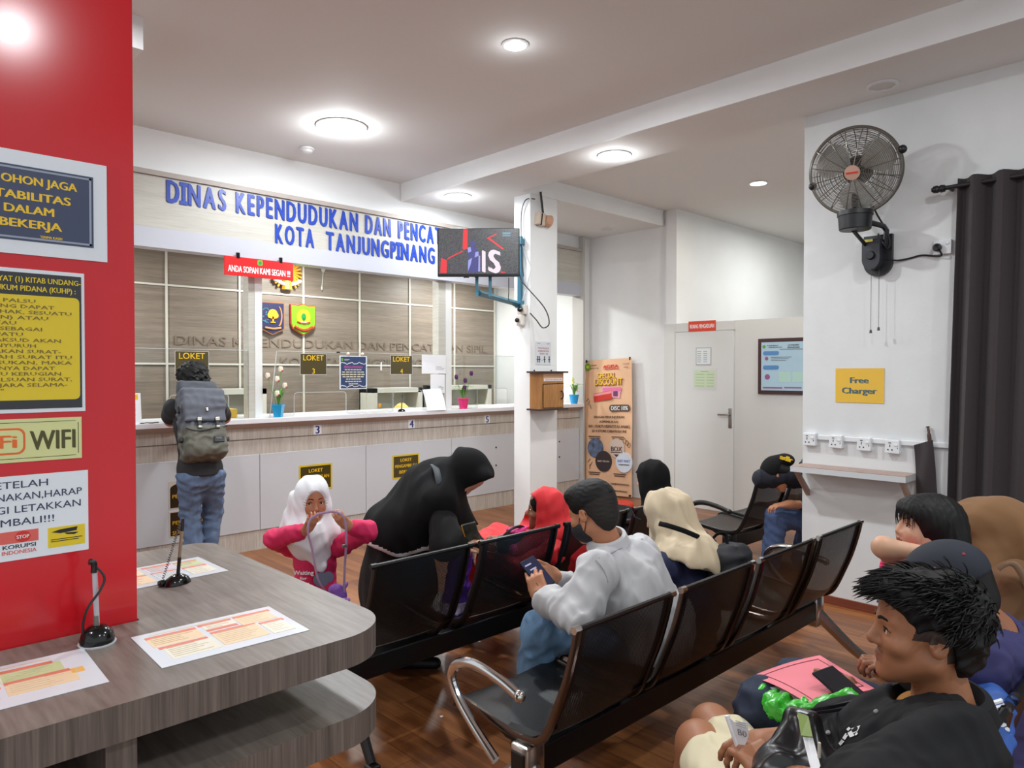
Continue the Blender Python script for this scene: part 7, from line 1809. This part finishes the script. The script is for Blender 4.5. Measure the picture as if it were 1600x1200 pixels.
solid(s, *bounds(N, L, Rr, PEL, PEL + A(0, 0, -.15), pad=.2), .0055, 'top', mat('top_pink', (222, 34, 96), .75), t)
s = S().cap(k1 + A(0, 0, .2), f1, .07, .05, .02).cap(k2 + A(0, 0, .2), f2, .07, .05, .02).plane(A(0, 0, .06), (0, 0, -1)); solid(s, *bounds(k1, k2, f1, f2, pad=.25), .01, 'leggings', mat('top_pink', (0, 0, 0)), t)
for a in (f1, f2): solid(shoe(S(), A(a[0], a[1] - .02, 0), A(a[0], a[1] + .10, 0), .03), A(a[0] - .1, a[1] - .1, -.02), A(a[0] + .1, a[1] + .2, .1), .008, 'shoe', shoe_k, t)

# ------------------------------------------------------------------ woman in brown hijab
D = 2.72
base = (3.28, .60, 0)
t = mk('seated woman in a loose brown hijab, face hidden in its fold, before the curtain', base)
H = G(1556, 836); R = frame(unit(-A(*_R) * .75 + A(*_F0) * .42 + A(0, 0, -.60)), (0, 0, 1)); N = G(1592, 882, .02); L = G(1582, 912, -.16); Rr = G(1606, 890, .17); PEL = A(3.30, .56, .48)
eL = G(1560, 985, -.18); wL = G(1520, 940, -.10); 
s = S(); head_on(s, H, R, 1.0, N, ears=False); trunk(s, N, L, Rr, PEL, -.012); s.limb([L, eL, wL], [.048, .043, .03], .03).limb([Rr, Rr + A(.05, .15, -.2), PEL + A(.05, .38, .16)], [.048, .043, .03], .03)
s.u(put(lambda q: hand_d(q, curl=(.5, .55, .6, .6), side=-1), wL, frame(unit(G(1514, 862, -.04) - wL), A(*_F0) * -1), .95), .01)
for sx in (-1, 1): s.limb([PEL, PEL + A(sx * .07, .36, .02), A(PEL[0] + sx * .07, PEL[1] + .38, .05)], [.08, .055, .045], .03)
solid(s, *bounds(H, N, L, Rr, PEL, wL, A(PEL[0], PEL[1] + .5, .05), pad=.22), .007, 'body', skin_l, t)
s = S(); trunk(s, N, L, Rr, PEL, .016, 1.06); s.limb([L, eL, wL + (eL - wL) * .3], [.072, .066, .055], .03).limb([Rr, Rr + A(.05, .15, -.2), PEL + A(.05, .38, .16)], [.07, .065, .05], .03).cap(PEL, PEL + A(0, .36, .02), .17, .13, .05).cap(PEL + A(0, .37, 0), A(PEL[0], PEL[1] + .38, .1), .13, .15, .05).disp(folds(.016, 12, 81)).plane(A(0, 0, .08), (0, 0, -1))
solid(s, *bounds(N, L, Rr, PEL, wL, A(PEL[0], PEL[1] + .55, .05), pad=.25), .009, 'robe', mat('robe_brown', (106, 72, 42), .8), t)
def brveil(P):
    q = locals_of(P, H, R)
    d = hijab_d(q, face=None, tail=.06, flare=.11, puff=1.12)
    d = smin(d, f_cap(q, (0, .06, .08), (0, .165, .035), .080, .030), .05)
    d = smin(d, f_cap(P, G(1592, 850, .0), N + A(.02, -.05, -.12), .12, .16), .06)
    d = smin(d, f_cap(P, G(1545, 865, -.05), G(1556, 915, -.10), .05, .06), .05)
    return d
s = S().u(brveil).disp(folds(.014, 10, 82, (1, 1, .25))).disp(folds(.003, 24, 83, (1, 1, .3))).sub(put(lambda q: f_ell(q, (0, .135, -.065), (.075, .085, .095)), H, R), .012)
solid(s, *bounds(H, N, L, Rr, pad=.28), .006, 'hijab', brown_c, t)
t = thing('bag_strap', 'pale tan bag strap crossing the shoulder of the woman in brown', 'strap', G(1580, 892, -.22)); o_ = np.array(t.location)
MB().tube([p - Vector(o_) for p in bez([G(1560, 890, -.26), G(1572, 882, -.27), G(1585, 882, -.27), G(1597, 898, -.26), G(1606, 920, -.24)], 6)], .011, 8, flat=.3, up=tuple(_R)).build('strap', mat('strap_tan', (150, 122, 96), .6), t, smooth=True)

# ------------------------------------------------------------------ man in indigo shirt and cap
D = 2.05
base = (2.36, .66, 0)
t = mk('man in an indigo shirt and dark cap bent forward beside the young man in black', base)
H = G(1482, 918, .02); R = frame(unit(-A(*_R) * .80 + A(*_F0) * .50 + A(0, 0, -.42)), (0, 0, 1)); N = G(1552, 985, .03); L = G(1530, 1032, -.15); Rr = G(1606, 1010, .20); PEL = A(2.36, .60, .47)
eL = G(1480, 1130, -.05); wL = G(1345, 1108, .0); eR = W(1470, 1088, d=2.22); wR = G(1412, 1066, .10)
hipL = PEL + A(-.09, 0, 0); hipR = PEL + A(.09, 0, 0); kL = W(1198, 1108, d=2.24); kR = W(1246, 1074, d=2.42); aL = A(kL[0] + .02, kL[1] + .10, .1); aR = A(kR[0] + .04, kR[1] + .12, .1)
s = S(); head_on(s, H, R, 1.02, N); trunk(s, N, L, Rr, PEL, -.012)
s.limb([L, eL, wL], [.05, .045, .032], .03).limb([Rr, eR, wR], [.05, .045, .032], .03).limb([hipL, kL, aL], [.08, .062, .045], .03).limb([hipR, kR, aR], [.08, .062, .045], .03)
s.u(put(lambda q: hand_d(q, curl=(.35, .75, .8, .85), thumb=(.25, .3), side=-1), wL, frame(unit(G(1318, 1068, .06) - wL), unit(A(0, 0, 1) - A(*_F0) * .4)), 1.0), .01)
s.u(put(lambda q: hand_d(q, curl=(.9, .95, 1, 1), side=1), wR, frame(unit(G(1380, 1042, .12) - wR), unit(A(0, 0, 1))), .98), .01)
solid(s, *bounds(H, N, PEL, L, Rr, eL, eR, wL, wR, kL, kR, aL, aR, pad=.2), .0052, 'body', skin_d, t)
s = S(); trunk(s, N, L, Rr, PEL, .016, 1.04, .05, 1.05); s.cap(L, L + (eL - L) * .8, .080, .076, .03).cap(Rr, Rr + (eR - Rr) * .8, .078, .072, .03).cap(PEL, PEL + A(0, 0, -.03), .16, .16, .06).disp(folds(.022, 11, 91, (1, 1, .6))).disp(folds(.006, 28, 93)).plane(PEL + A(0, 0, -.08), (0, 0, -1)).sub(lambda P: f_cap(P, N + A(0, 0, .0), H, .060, .10), .006)
solid(s, *bounds(N, L, Rr, PEL, eL, eR, pad=.2), .0055, 'shirt', purple_c, t)
mb = MB(); cf = frame(unit(R[:, 1] * A(1, 1, 0)), unit(H - N)); mb.tube([tuple(N + cf @ A(.066 * math.cos(a), .066 * math.sin(a), .004) - A(*base)) for a in [2 * pi * k / 24 for k in range(24)]], .010, 8, closed=True); mb.build('collar', purple_c, t, smooth=True)
s = S().ell(PEL, (.18, .14, .12), None, .05).limb([hipL, kL, aL], [.105, .085, .075], .045).limb([hipR, kR, aR], [.105, .085, .075], .045).disp(folds(.012, 16, 92)).plane(A(0, 0, .06), (0, 0, -1))
solid(s, *bounds(PEL, kL, kR, aL, aR, pad=.2), .007, 'trousers', jeans_d, t)
for a in (aL, aR): solid(shoe(S(), A(a[0], a[1] - .05, 0), A(a[0], a[1] + .17, 0)), A(a[0] - .1, a[1] - .14, -.02), A(a[0] + .1, a[1] + .28, .12), .009, 'shoe', shoe_k, t)
s = S().u(put(lambda q: f_ell(q, (0, -.010, .040), (.090, .110, .088)), H, R, 1.05)).u(put(lambda q: f_box(q, (0, .125, .030), (.068, .06, .006), .005, frame((0, 1, -.25), (0, 0, 1)).astype(np.float32)), H, R, 1.05), .012).cut(put(lambda q: -(q[:, 2] - .018 + .0 * q[:, 1]), H, R, 1.05))
solid(s, H - .28, H + .28, .0055, 'cap', mat('cap_navy', (30, 34, 46), .8), t)
mb = MB()
for x, y, z in ((-.088, .0, .075), (-.06, .07, .085), (-.055, -.075, .085)): mb.ball(tuple(H + R @ (A(x, y, z) * 1.05) - A(*base)), .005, 8)
mb.build('cap_eyelet', mat('eyelet_red', (150, 50, 60), .5), t)
s = S().u(put(lambda q: smin(f_ell(q, (0, -.02, .03), (.080, .100, .080)), f_ell(q, (0, -.06, -.035), (.068, .052, .065)), .03), H, R, 1.02)); s.sub(put(lambda q: f_ell(q, (0, .10, -.03), (.12, .09, .10)), H, R, 1.02)); solid(s, H - .2, H + .2, .006, 'hair', hair_k, t)
# phone, folder, green bag on his lap
PRm = frame(unit(W(1290, 1052, d=2.10) - W(1345, 1100, d=1.98)), unit(A(0, 0, 1) - A(*_F0) * .55))
t = thing('smartphone', 'black smartphone held over the pink folder', 'phone', W(1316, 1074, d=2.03), rot=Matrix(PRm.tolist()).to_euler())
MB().rbox((0, 0, 0), (.076, .16, .010), .009).build('case', mat('phone_black', (0, 0, 0)), t)
t = thing('torn_slip', 'torn white paper slip tucked under the phone on the pink folder', 'paper', W(1308, 1086, d=2.03)); o_ = np.array(t.location)
MB().sheet([[W(1290, 1066, d=2.05) - o_, W(1300, 1080, d=2.05) - o_, W(1291, 1076, d=2.05) - o_], [W(1302, 1070, d=2.04) - o_, W(1312, 1083, d=2.04) - o_, W(1303, 1084, d=2.04) - o_], [W(1330, 1088, d=2.0) - o_, W(1332, 1096, d=2.0) - o_, W(1330, 1102, d=2.0) - o_]], .0012).build('slip', paper_w, t)
pinkf = mat('folder_pink', (228, 124, 136), .6)
def quad_sheet(c4, n=10, sag=.0, th=.0012, lift=0):
    a, b, c, d = [np.asarray(k, float) for k in c4]; Gd = []
    for i in range(n + 1):
        r = []
        for j in range(n + 1):
            f, g = i / n, j / n; p = (a * (1 - f) + b * f) * (1 - g) + (d * (1 - f) + c * f) * g
            r.append(p + A(0, 0, 1) * (sag * math.sin(pi * f) * .6 + sag * .8 * math.sin(pi * g) * (1 - f) + lift))
        Gd.append(r)
    return Gd
F4 = [W(1174, 1057, d=2.30), W(1281, 1024, d=2.36), W(1368, 1077, d=2.06), W(1272, 1106, d=1.96)]
t = thing('paper_folder', 'pink paper folder of documents on the lap of the man in indigo', 'folder', (F4[0] + F4[2]) / 2); o_ = np.array(t.location)
MB().sheet(np.array(quad_sheet(F4, sag=.012)) - o_, .0015).build('cover', pinkf, t, smooth=True)
MB().sheet(np.array(quad_sheet([F4[0] + A(.012, .0, -.014), F4[1] + A(0, 0, -.012), F4[2] + A(0, 0, -.012), F4[3] + A(0, 0, -.016)], sag=.006)) - o_, .003).build('papers', paper_w, t, smooth=True)
MB().sheet(np.array(quad_sheet([F4[0] + A(-.01, -.01, -.030), F4[1] + A(0, 0, -.026), F4[2] + A(0, 0, -.026), F4[3] + A(0, 0, -.032)], sag=.003)) - o_, .0015).build('back_cover', pinkf, t, smooth=True)
mb = MB(); q4 = np.array(quad_sheet(F4, 20, sag=.012))
rg = [q4[2, j] for j in range(2, 19)] + [q4[i, 18] for i in range(3, 19)] + [q4[18, j] for j in range(17, 1, -1)] + [q4[i, 2] for i in range(17, 2, -1)]
mb.tube([tuple(p + A(0, 0, .0018) - o_) for p in rg], .0011, 5, closed=True); mb.build('border_line', mat('folder_line', (120, 60, 66), .6), t)
greenp = mat('plastic_green', (66, 190, 56), .28, spec=.6, noise=(9, .3, (1, 1, 1)))
t = thing('plastic_bag', 'crumpled green plastic bag under the pink folder', 'plastic bag', (F4[0] + F4[2]) / 2 + A(0, 0, -.06)); o_ = np.array(t.location)
s = S().cap(W(1192, 1088, d=2.24), W(1226, 1108, d=2.08), .030, .032, .03).cap(W(1226, 1112, d=2.06), W(1270, 1126, d=1.94), .03, .028, .03).cap(W(1262, 1112, d=1.88), W(1334, 1098, d=1.87), .026, .022, .03).cap(W(1248, 1044, d=2.42), W(1310, 1056, d=2.32), .024, .022, .03).disp(folds(.022, 22, 95)).disp(folds(.008, 50, 96))
solid(s, *bounds(W(1185, 1080, d=2.22), W(1290, 1122, d=1.9), W(1352, 1100, d=1.96), W(1250, 1040, d=2.36), pad=.12), .0055, 'bag', greenp, t)

# ------------------------------------------------------------------ young man in black shirt
D = 1.56
base = (1.74, .78, 0)
t = mk('young man in a black shirt with tousled black hair sitting in profile', base)
H = G(1444, 986, .03); R = frame(unit(-A(*_R) * .92 + A(*_F0) * .25 + A(0, 0, .03)), (.0, 0, 1)); sc_ = 1.02
N = G(1476, 1098, .04); L = G(1482, 1168, -.15); Rr = G(1462, 1105, .20); PEL = A(1.66, .78, .45)
eL = W(1372, 1262, d=1.30); wL = W(1215, 1215, d=1.55); eR = W(1330, 1150, d=1.80); wR = W(1205, 1160, d=1.80)
kL = A(1.86, 1.13, .50); kR = A(2.00, 1.17, .49); aL = A(1.84, 1.20, .1); aR = A(2.02, 1.26, .1); hipL = PEL + A(-.09, 0, 0); hipR = PEL + A(.10, 0, 0)
s = S(); head_on(s, H, R, sc_, N, nose=1.25); trunk(s, N, L, Rr, PEL, -.012); s.u(put(lambda q: f_ell(q, (0, .045, -.088), (.030, .030, .022)), H, R, sc_), .02)
s.limb([L, eL, wL], [.052, .046, .032], .03).limb([Rr, eR, wR], [.052, .046, .032], .03).limb([hipL, kL, aL], [.085, .062, .045], .03).limb([hipR, kR, aR], [.085, .062, .045], .03)
s.u(put(lambda q: hand_d(q, curl=(.55, .6, .75, .85), thumb=(.45, .55), side=-1), wL, frame(unit(W(1160, 1158, d=1.66) - wL), unit(A(0, 0, .5) - A(*_F0) * .8)), 1.02), .01)
s.u(put(lambda q: hand_d(q, curl=(.7, .8, .85, .9), thumb=(.45, .6), side=1), wR, frame(unit(W(1148, 1172, d=1.74) - wR), unit(A(0, 0, .9) + A(*_F0) * -.3)), 1.0), .01)
lipd_m = mat('lip_brown', (148, 93, 70), .5); stub_m = mat('skin_stubble', (118, 78, 58), .6); fade2_m = mat('hair_cropped', (58, 42, 34), .7)  # last one: short cropped hair at temples and behind the ears
def ypick(P):
    q = locals_of(P, H, R, sc_); o = lip_pick(H, R, sc_)(P)
    o[(np.abs(q[:, 0]) < .022) & (q[:, 1] > .080) & (q[:, 2] <= -.0455) & (q[:, 2] > -.0525)] = 2
    o[(q[:, 1] < -.005) & (q[:, 2] > -.045) & (q[:, 2] < .07) & (np.abs(q[:, 0]) < .078) & (np.linalg.norm(q - A(.0, -.008, -.004), axis=1) > .02) & (q[:, 1] < -.03)] = 3
    o[(np.abs(q[:, 0]) > .052) & (q[:, 1] < .034 - .25 * (q[:, 2] - .02)) & (q[:, 1] > -.02) & (q[:, 2] > .0 - .1 * q[:, 1]) & (q[:, 2] < .085)] = 3
    return o
solid(s, *bounds(H, N, PEL, L, Rr, eL, eR, wL, wR, kL, kR, aL, aR, pad=.2), .0036, 'body', [skin_y, lipd_m, stub_m, fade2_m], t, ypick)
eyes(H, R, sc_, t, (0, 1, .1)); brows(H, R, sc_, t, th=.0036)
def yhair(q):
    d = smin(f_ell(q, (0, -.022, .052), (.087, .110, .079)), f_ell(q, (0, .046, .088), (.072, .062, .034)), .025)
    d = smin(d, f_ell(q, (0, -.062, .005), (.078, .058, .092)), .025)
    return d
s = S().u(put(yhair, H, R, sc_)).disp(folds(.012, 34, 97)).sub(put(lambda q: f_ell(q, (0, .098, -.020), (.12, .088, .086)), H, R, sc_), .006).sub(put(lambda q: f_ell(q, (0, .0, -.042), (.13, .050, .076)), H, R, sc_), .010)
solid(s, H - .24, H + .24, .0042, 'hair', hair_k, t)
mb = MB(); rr = random.Random(11)
for k in range(2600):
    th = rr.uniform(0, 2 * pi); ph_ = rr.uniform(0, 1)
    z = .02 + .104 * ph_ ** .7
    rad = math.sqrt(max(0, 1 - ((z - .052) / .083) ** 2)); x = .086 * rad * math.cos(th); y = -.018 + .112 * rad * math.sin(th)
    if z < .078 - .25 * max(0, .03 - y) and y > -.03: continue
    p0 = A(x, y, z); nrm_ = unit(A(x / .0077, (y + .018) / .0125, (z - .05) / .008))
    fr2 = max(0, (y + .01) / .1)
    dirv = unit(nrm_ * .28 + A(rr.uniform(-.35, .35), .55 + fr2 * 1.2 + rr.uniform(-.3, .3), -.25 - .10 * fr2 + rr.uniform(-.25, .3)) * .9)
    Ls = rr.uniform(.030, .052) + .016 * fr2
    pts = [p0 - nrm_ * .008, p0 + dirv * Ls * .5 + nrm_ * .004, p0 + dirv * Ls + A(0, 0, -.006 * fr2)]
    mb.tube(bez([tuple(H + R @ (p * sc_) - A(*base)) for p in pts], 3), [.0020, .0021, .0021, .0019, .0015, .0010, .0003], 5)
mb.build('hair_tuft', hair_k, t, smooth=True)
black_s = mat('shirt_black', (19, 19, 22), .8, spec=.3, bump=(420, .06, (1, 1, 1)))
s = S(); trunk(s, N, L, Rr, PEL, .020, 1.0, .06, 1.02); s.limb([L, eL, eL + (wL - eL) * .12], [.088, .086, .080], .035).limb([Rr, eR, eR + (wR - eR) * .12], [.084, .08, .075], .035).cap(PEL, PEL + A(0, .02, -.04), .17, .17, .06).disp(folds(.020, 9, 98, (1, 1, .8))).disp(folds(.005, 26, 99)).plane(PEL + A(0, 0, -.08), (0, 0, -1)).sub(lambda P: f_cap(P, N + R @ A(0, .022, .0), H + R @ A(0, .05, -.05), .066, .085), .006)
s_shirt = s; solid(s, *bounds(N, L, Rr, PEL, eL, eR, pad=.24), .005, 'shirt', black_s, t)
cf = frame(unit(R[:, 1] * A(1, 1, 0)), unit(H - N)); G_ = []
for i in range(33):
    a = pi / 2 + math.radians(20) + math.radians(320) * i / 32; d_ = cf @ A(math.cos(a), math.sin(a), 0); fr_ = max(0, math.sin(a)) ** 2
    dn = cf[:, 2] * -.035 * fr_ + d_ * .035 * fr_
    G_.append([N + d_ * .068 - A(*base), N + d_ * .076 + cf[:, 2] * .032 + dn * .5 - A(*base), N + d_ * .088 + cf[:, 2] * .026 + dn - A(*base), N + d_ * .104 - cf[:, 2] * .012 + dn * 1.6 - A(*base)])
MB().sheet(G_, .004).build('collar', black_s, t, smooth=True)
solid(S().u(lambda P: f_cap(P, N + R @ A(0, .055, -.03), N + R @ A(0, .075, -.07), .045, .045)), N - .2, N + .2, .006, 'undershirt', mat('undershirt_mustard', (176, 120, 44), .75), t)
cream = mat('shorts_cream', (214, 204, 172), .8)
s = S().ell(PEL, (.18, .15, .12), None, .05).limb([hipL, hipL + (kL - hipL) * .74], [.108, .092], .045).limb([hipR, hipR + (kR - hipR) * .74], [.108, .092], .045).disp(folds(.012, 16, 100))
solid(s, *bounds(PEL, kL, kR, pad=.2), .007, 'shorts', cream, t)
for a in (aL, aR): solid(shoe(S(), A(a[0], a[1] - .05, 0), A(a[0], a[1] + .17, 0)), A(a[0] - .1, a[1] - .14, -.02), A(a[0] + .1, a[1] + .28, .12), .009, 'shoe', shoe_k, t)
# buttons and a small white print on the chest: laid on the shirt front
def on_shirt(px, py, d): return W(px, py, d=d)
yshirt = s_shirt
# small white print and snap buttons on the shirt
mb = MB(); rr = random.Random(9)
def patch(mb, quad, lift=.0015):
    pts = []
    for px, py in quad:
        p, n = hit(yshirt, px, py, 1.0)
        if p is None: return
        pts.append(p + n * lift - A(*base))
    mb.add(pts, [tuple(range(len(pts)))])
for q_ in ([(1311, 1162), (1316, 1156), (1320, 1159), (1314, 1166)], [(1317, 1154), (1322, 1146), (1326, 1149), (1321, 1157)], [(1325, 1146), (1331, 1142), (1336, 1150), (1329, 1153)], [(1331, 1139), (1345, 1134), (1341, 1143), (1333, 1147)], [(1323, 1140), (1327, 1136), (1330, 1139), (1326, 1143)], [(1336, 1148), (1340, 1144), (1341, 1147), (1338, 1150)]): patch(mb, q_)
mb.build('chest_print', ink_w, t)
for px, py, r in ((1369, 1112, .0055), (1294, 1145, .0055)):
    p, n = hit(yshirt, px, py, 1.0); mb = MB(); M4 = Matrix(frame(unit(np.cross(n, (0, 0, 1))), n).tolist()).to_4x4(); M4.translation = Vector(p - A(*base))
    mb.lathe([(.0001, .004), (r * .7, .004), (r, .002), (r, -.002)], n=14, M=M4); mb.build('snap_button', mat('snap_grey', (150, 150, 152), .35), t, smooth=True)
# slip of paper in his hands
c = W(1158, 1150, d=1.66)
t = thing('paper_slip', 'rolled white number slip held in the hands of the young man in black', 'paper', c); o_ = np.array(t.location)
q4 = [W(1136, 1118, d=1.68), W(1168, 1128, d=1.64), W(1170, 1150, d=1.64), W(1157, 1178, d=1.66)]
MB().sheet([[q4[0] - o_, q4[3] - o_], [W(1148, 1128, d=1.66) - o_, W(1161, 1172, d=1.65) - o_], [q4[1] - o_, q4[2] - o_]], .0012).tube([tuple(q4[0] - o_), tuple(q4[3] - o_)], .006, 8).build('slip', paper_w, t, smooth=True)
mb = MB()
ux_ = unit(q4[1] - q4[0]); uz_ = unit(q4[0] - q4[3]); ny_ = unit(np.cross(ux_, uz_)); uz_ = np.cross(ny_, ux_)
if ny_ @ (A(0, 0, CAMH) - c) > 0: M3 = np.stack([ux_, -ny_, uz_], 1)
else: M3 = np.stack([ux_, ny_, uz_], 1)
M4 = Matrix(M3.tolist()).to_4x4(); M4.translation = Vector(W(1159, 1140, d=1.640) - o_)
mb.text('B0', 0, -.008, .014, 0, .022, M=M4)
for k in range(3): mb.b2((-.014, -.0005, .006 + .005 * k), (.012, 0, .0072 + .005 * k), M=M4)
mb.build('number_print', ink_g, t)
# black shoulder bag with papers
c = W(1252, 1168, d=1.52)
t = thing('shoulder_bag', 'glossy black shoulder bag with papers sticking out on the lap of the young man', 'handbag', c); o_ = np.array(t.location)
bagm = mat('bag_gloss', (20, 20, 23), .3, spec=.6)
s = S().u(lambda P: f_cap(P, W(1240, 1130, d=1.60), W(1220, 1222, d=1.54), .028, .066)).cap(W(1262, 1134, d=1.58), W(1286, 1218, d=1.50), .026, .056, .03).disp(folds(.016, 16, 111, (1, 1, .4)))
solid(s, *bounds(W(1240, 1118, d=1.6), W(1222, 1215, d=1.5), W(1285, 1215, d=1.46), pad=.12), .005, 'bag', bagm, t)
MB().sheet([[W(1246, 1118, d=1.545) - o_, W(1270, 1212, d=1.425) - o_], [W(1262, 1124, d=1.53) - o_, W(1286, 1212, d=1.41) - o_]], .004).build('papers', paper_w, t)
MB().sheet([[W(1246, 1114, d=1.54) - o_, W(1252, 1150, d=1.49) - o_], [W(1263, 1120, d=1.525) - o_, W(1270, 1152, d=1.475) - o_]], .004).build('green_card', mat('card_moss', (120, 140, 70), .5), t)
MB().tube([tuple(p - Vector(o_)) for p in bez([W(1262, 1112, d=1.58), W(1276, 1108, d=1.66), W(1300, 1104, d=1.74), W(1350, 1092, d=1.77), W(1385, 1078, d=1.78)], 6)], .005, 8, flat=.5, up=(0, 0, 1)).tube([tuple(p - Vector(o_)) for p in bez([W(1262, 1118, d=1.56), W(1280, 1113, d=1.62), W(1310, 1109, d=1.69), W(1355, 1099, d=1.72), W(1388, 1088, d=1.74)], 6)], .004, 8, flat=.5, up=(0, 0, 1)).build('strap', ink_k, t, smooth=True)
MB().rbox(tuple(W(1280, 1172, d=1.42) - o_), (.006, .006, .032), .002).build('tag', mat('tag_cream', (206, 196, 180), .5), t)
# patterned cloth bag wedged beside him
c = W(1548, 1140, d=1.75)
t = thing('patterned_bag', 'blue and white striped cloth bag wedged behind the young man in black', 'bag', c); o_ = np.array(t.location)
solid(S().cap(W(1552, 1092, d=1.80), W(1535, 1190, d=1.66), .040, .055, .03).disp(folds(.014, 24, 121)), *bounds(c, pad=.2), .005, 'cloth', mat('bag_azure', (40, 84, 160), .6), t)
mb = MB()
for k in range(7):
    mb.tube([tuple(W(1545 + 2 * k, 1094 + 9 * k + 3, d=1.72 - .006 * k) - o_ + A(*_R) * .03 * (j - 1) - A(*_F0) * .008 * (1 - (j - 1) ** 2) + A(0, 0, .004 * (j - 1))) for j in range(3)], .0055, 6)
mb.build('stripe', ink_w, t, smooth=True)
t = thing('paper_scrap', 'tiny white paper scrap on the wooden floor by the chrome bench arm', 'litter', W(690, 1120, z=.0))
MB().sheet([[(-.008, -.006, .001), (-.006, .008, .004)], [(.008, -.004, .002), (.009, .007, .001)]], .001).build('scrap', paper_w, t)
t = thing('red_wrap', 'bright red bundle on the floor below the discount banner', 'bundle', W(972, 790, z=.06))
loc_solid(S().ell((0, 0, 0), (.16, .12, .06)).disp(folds(.02, 14, 3)), A(-.25, -.2, -.1), A(.25, .2, .12), .01, 'bundle', mat('wrap_red', (206, 60, 40), .6), t)
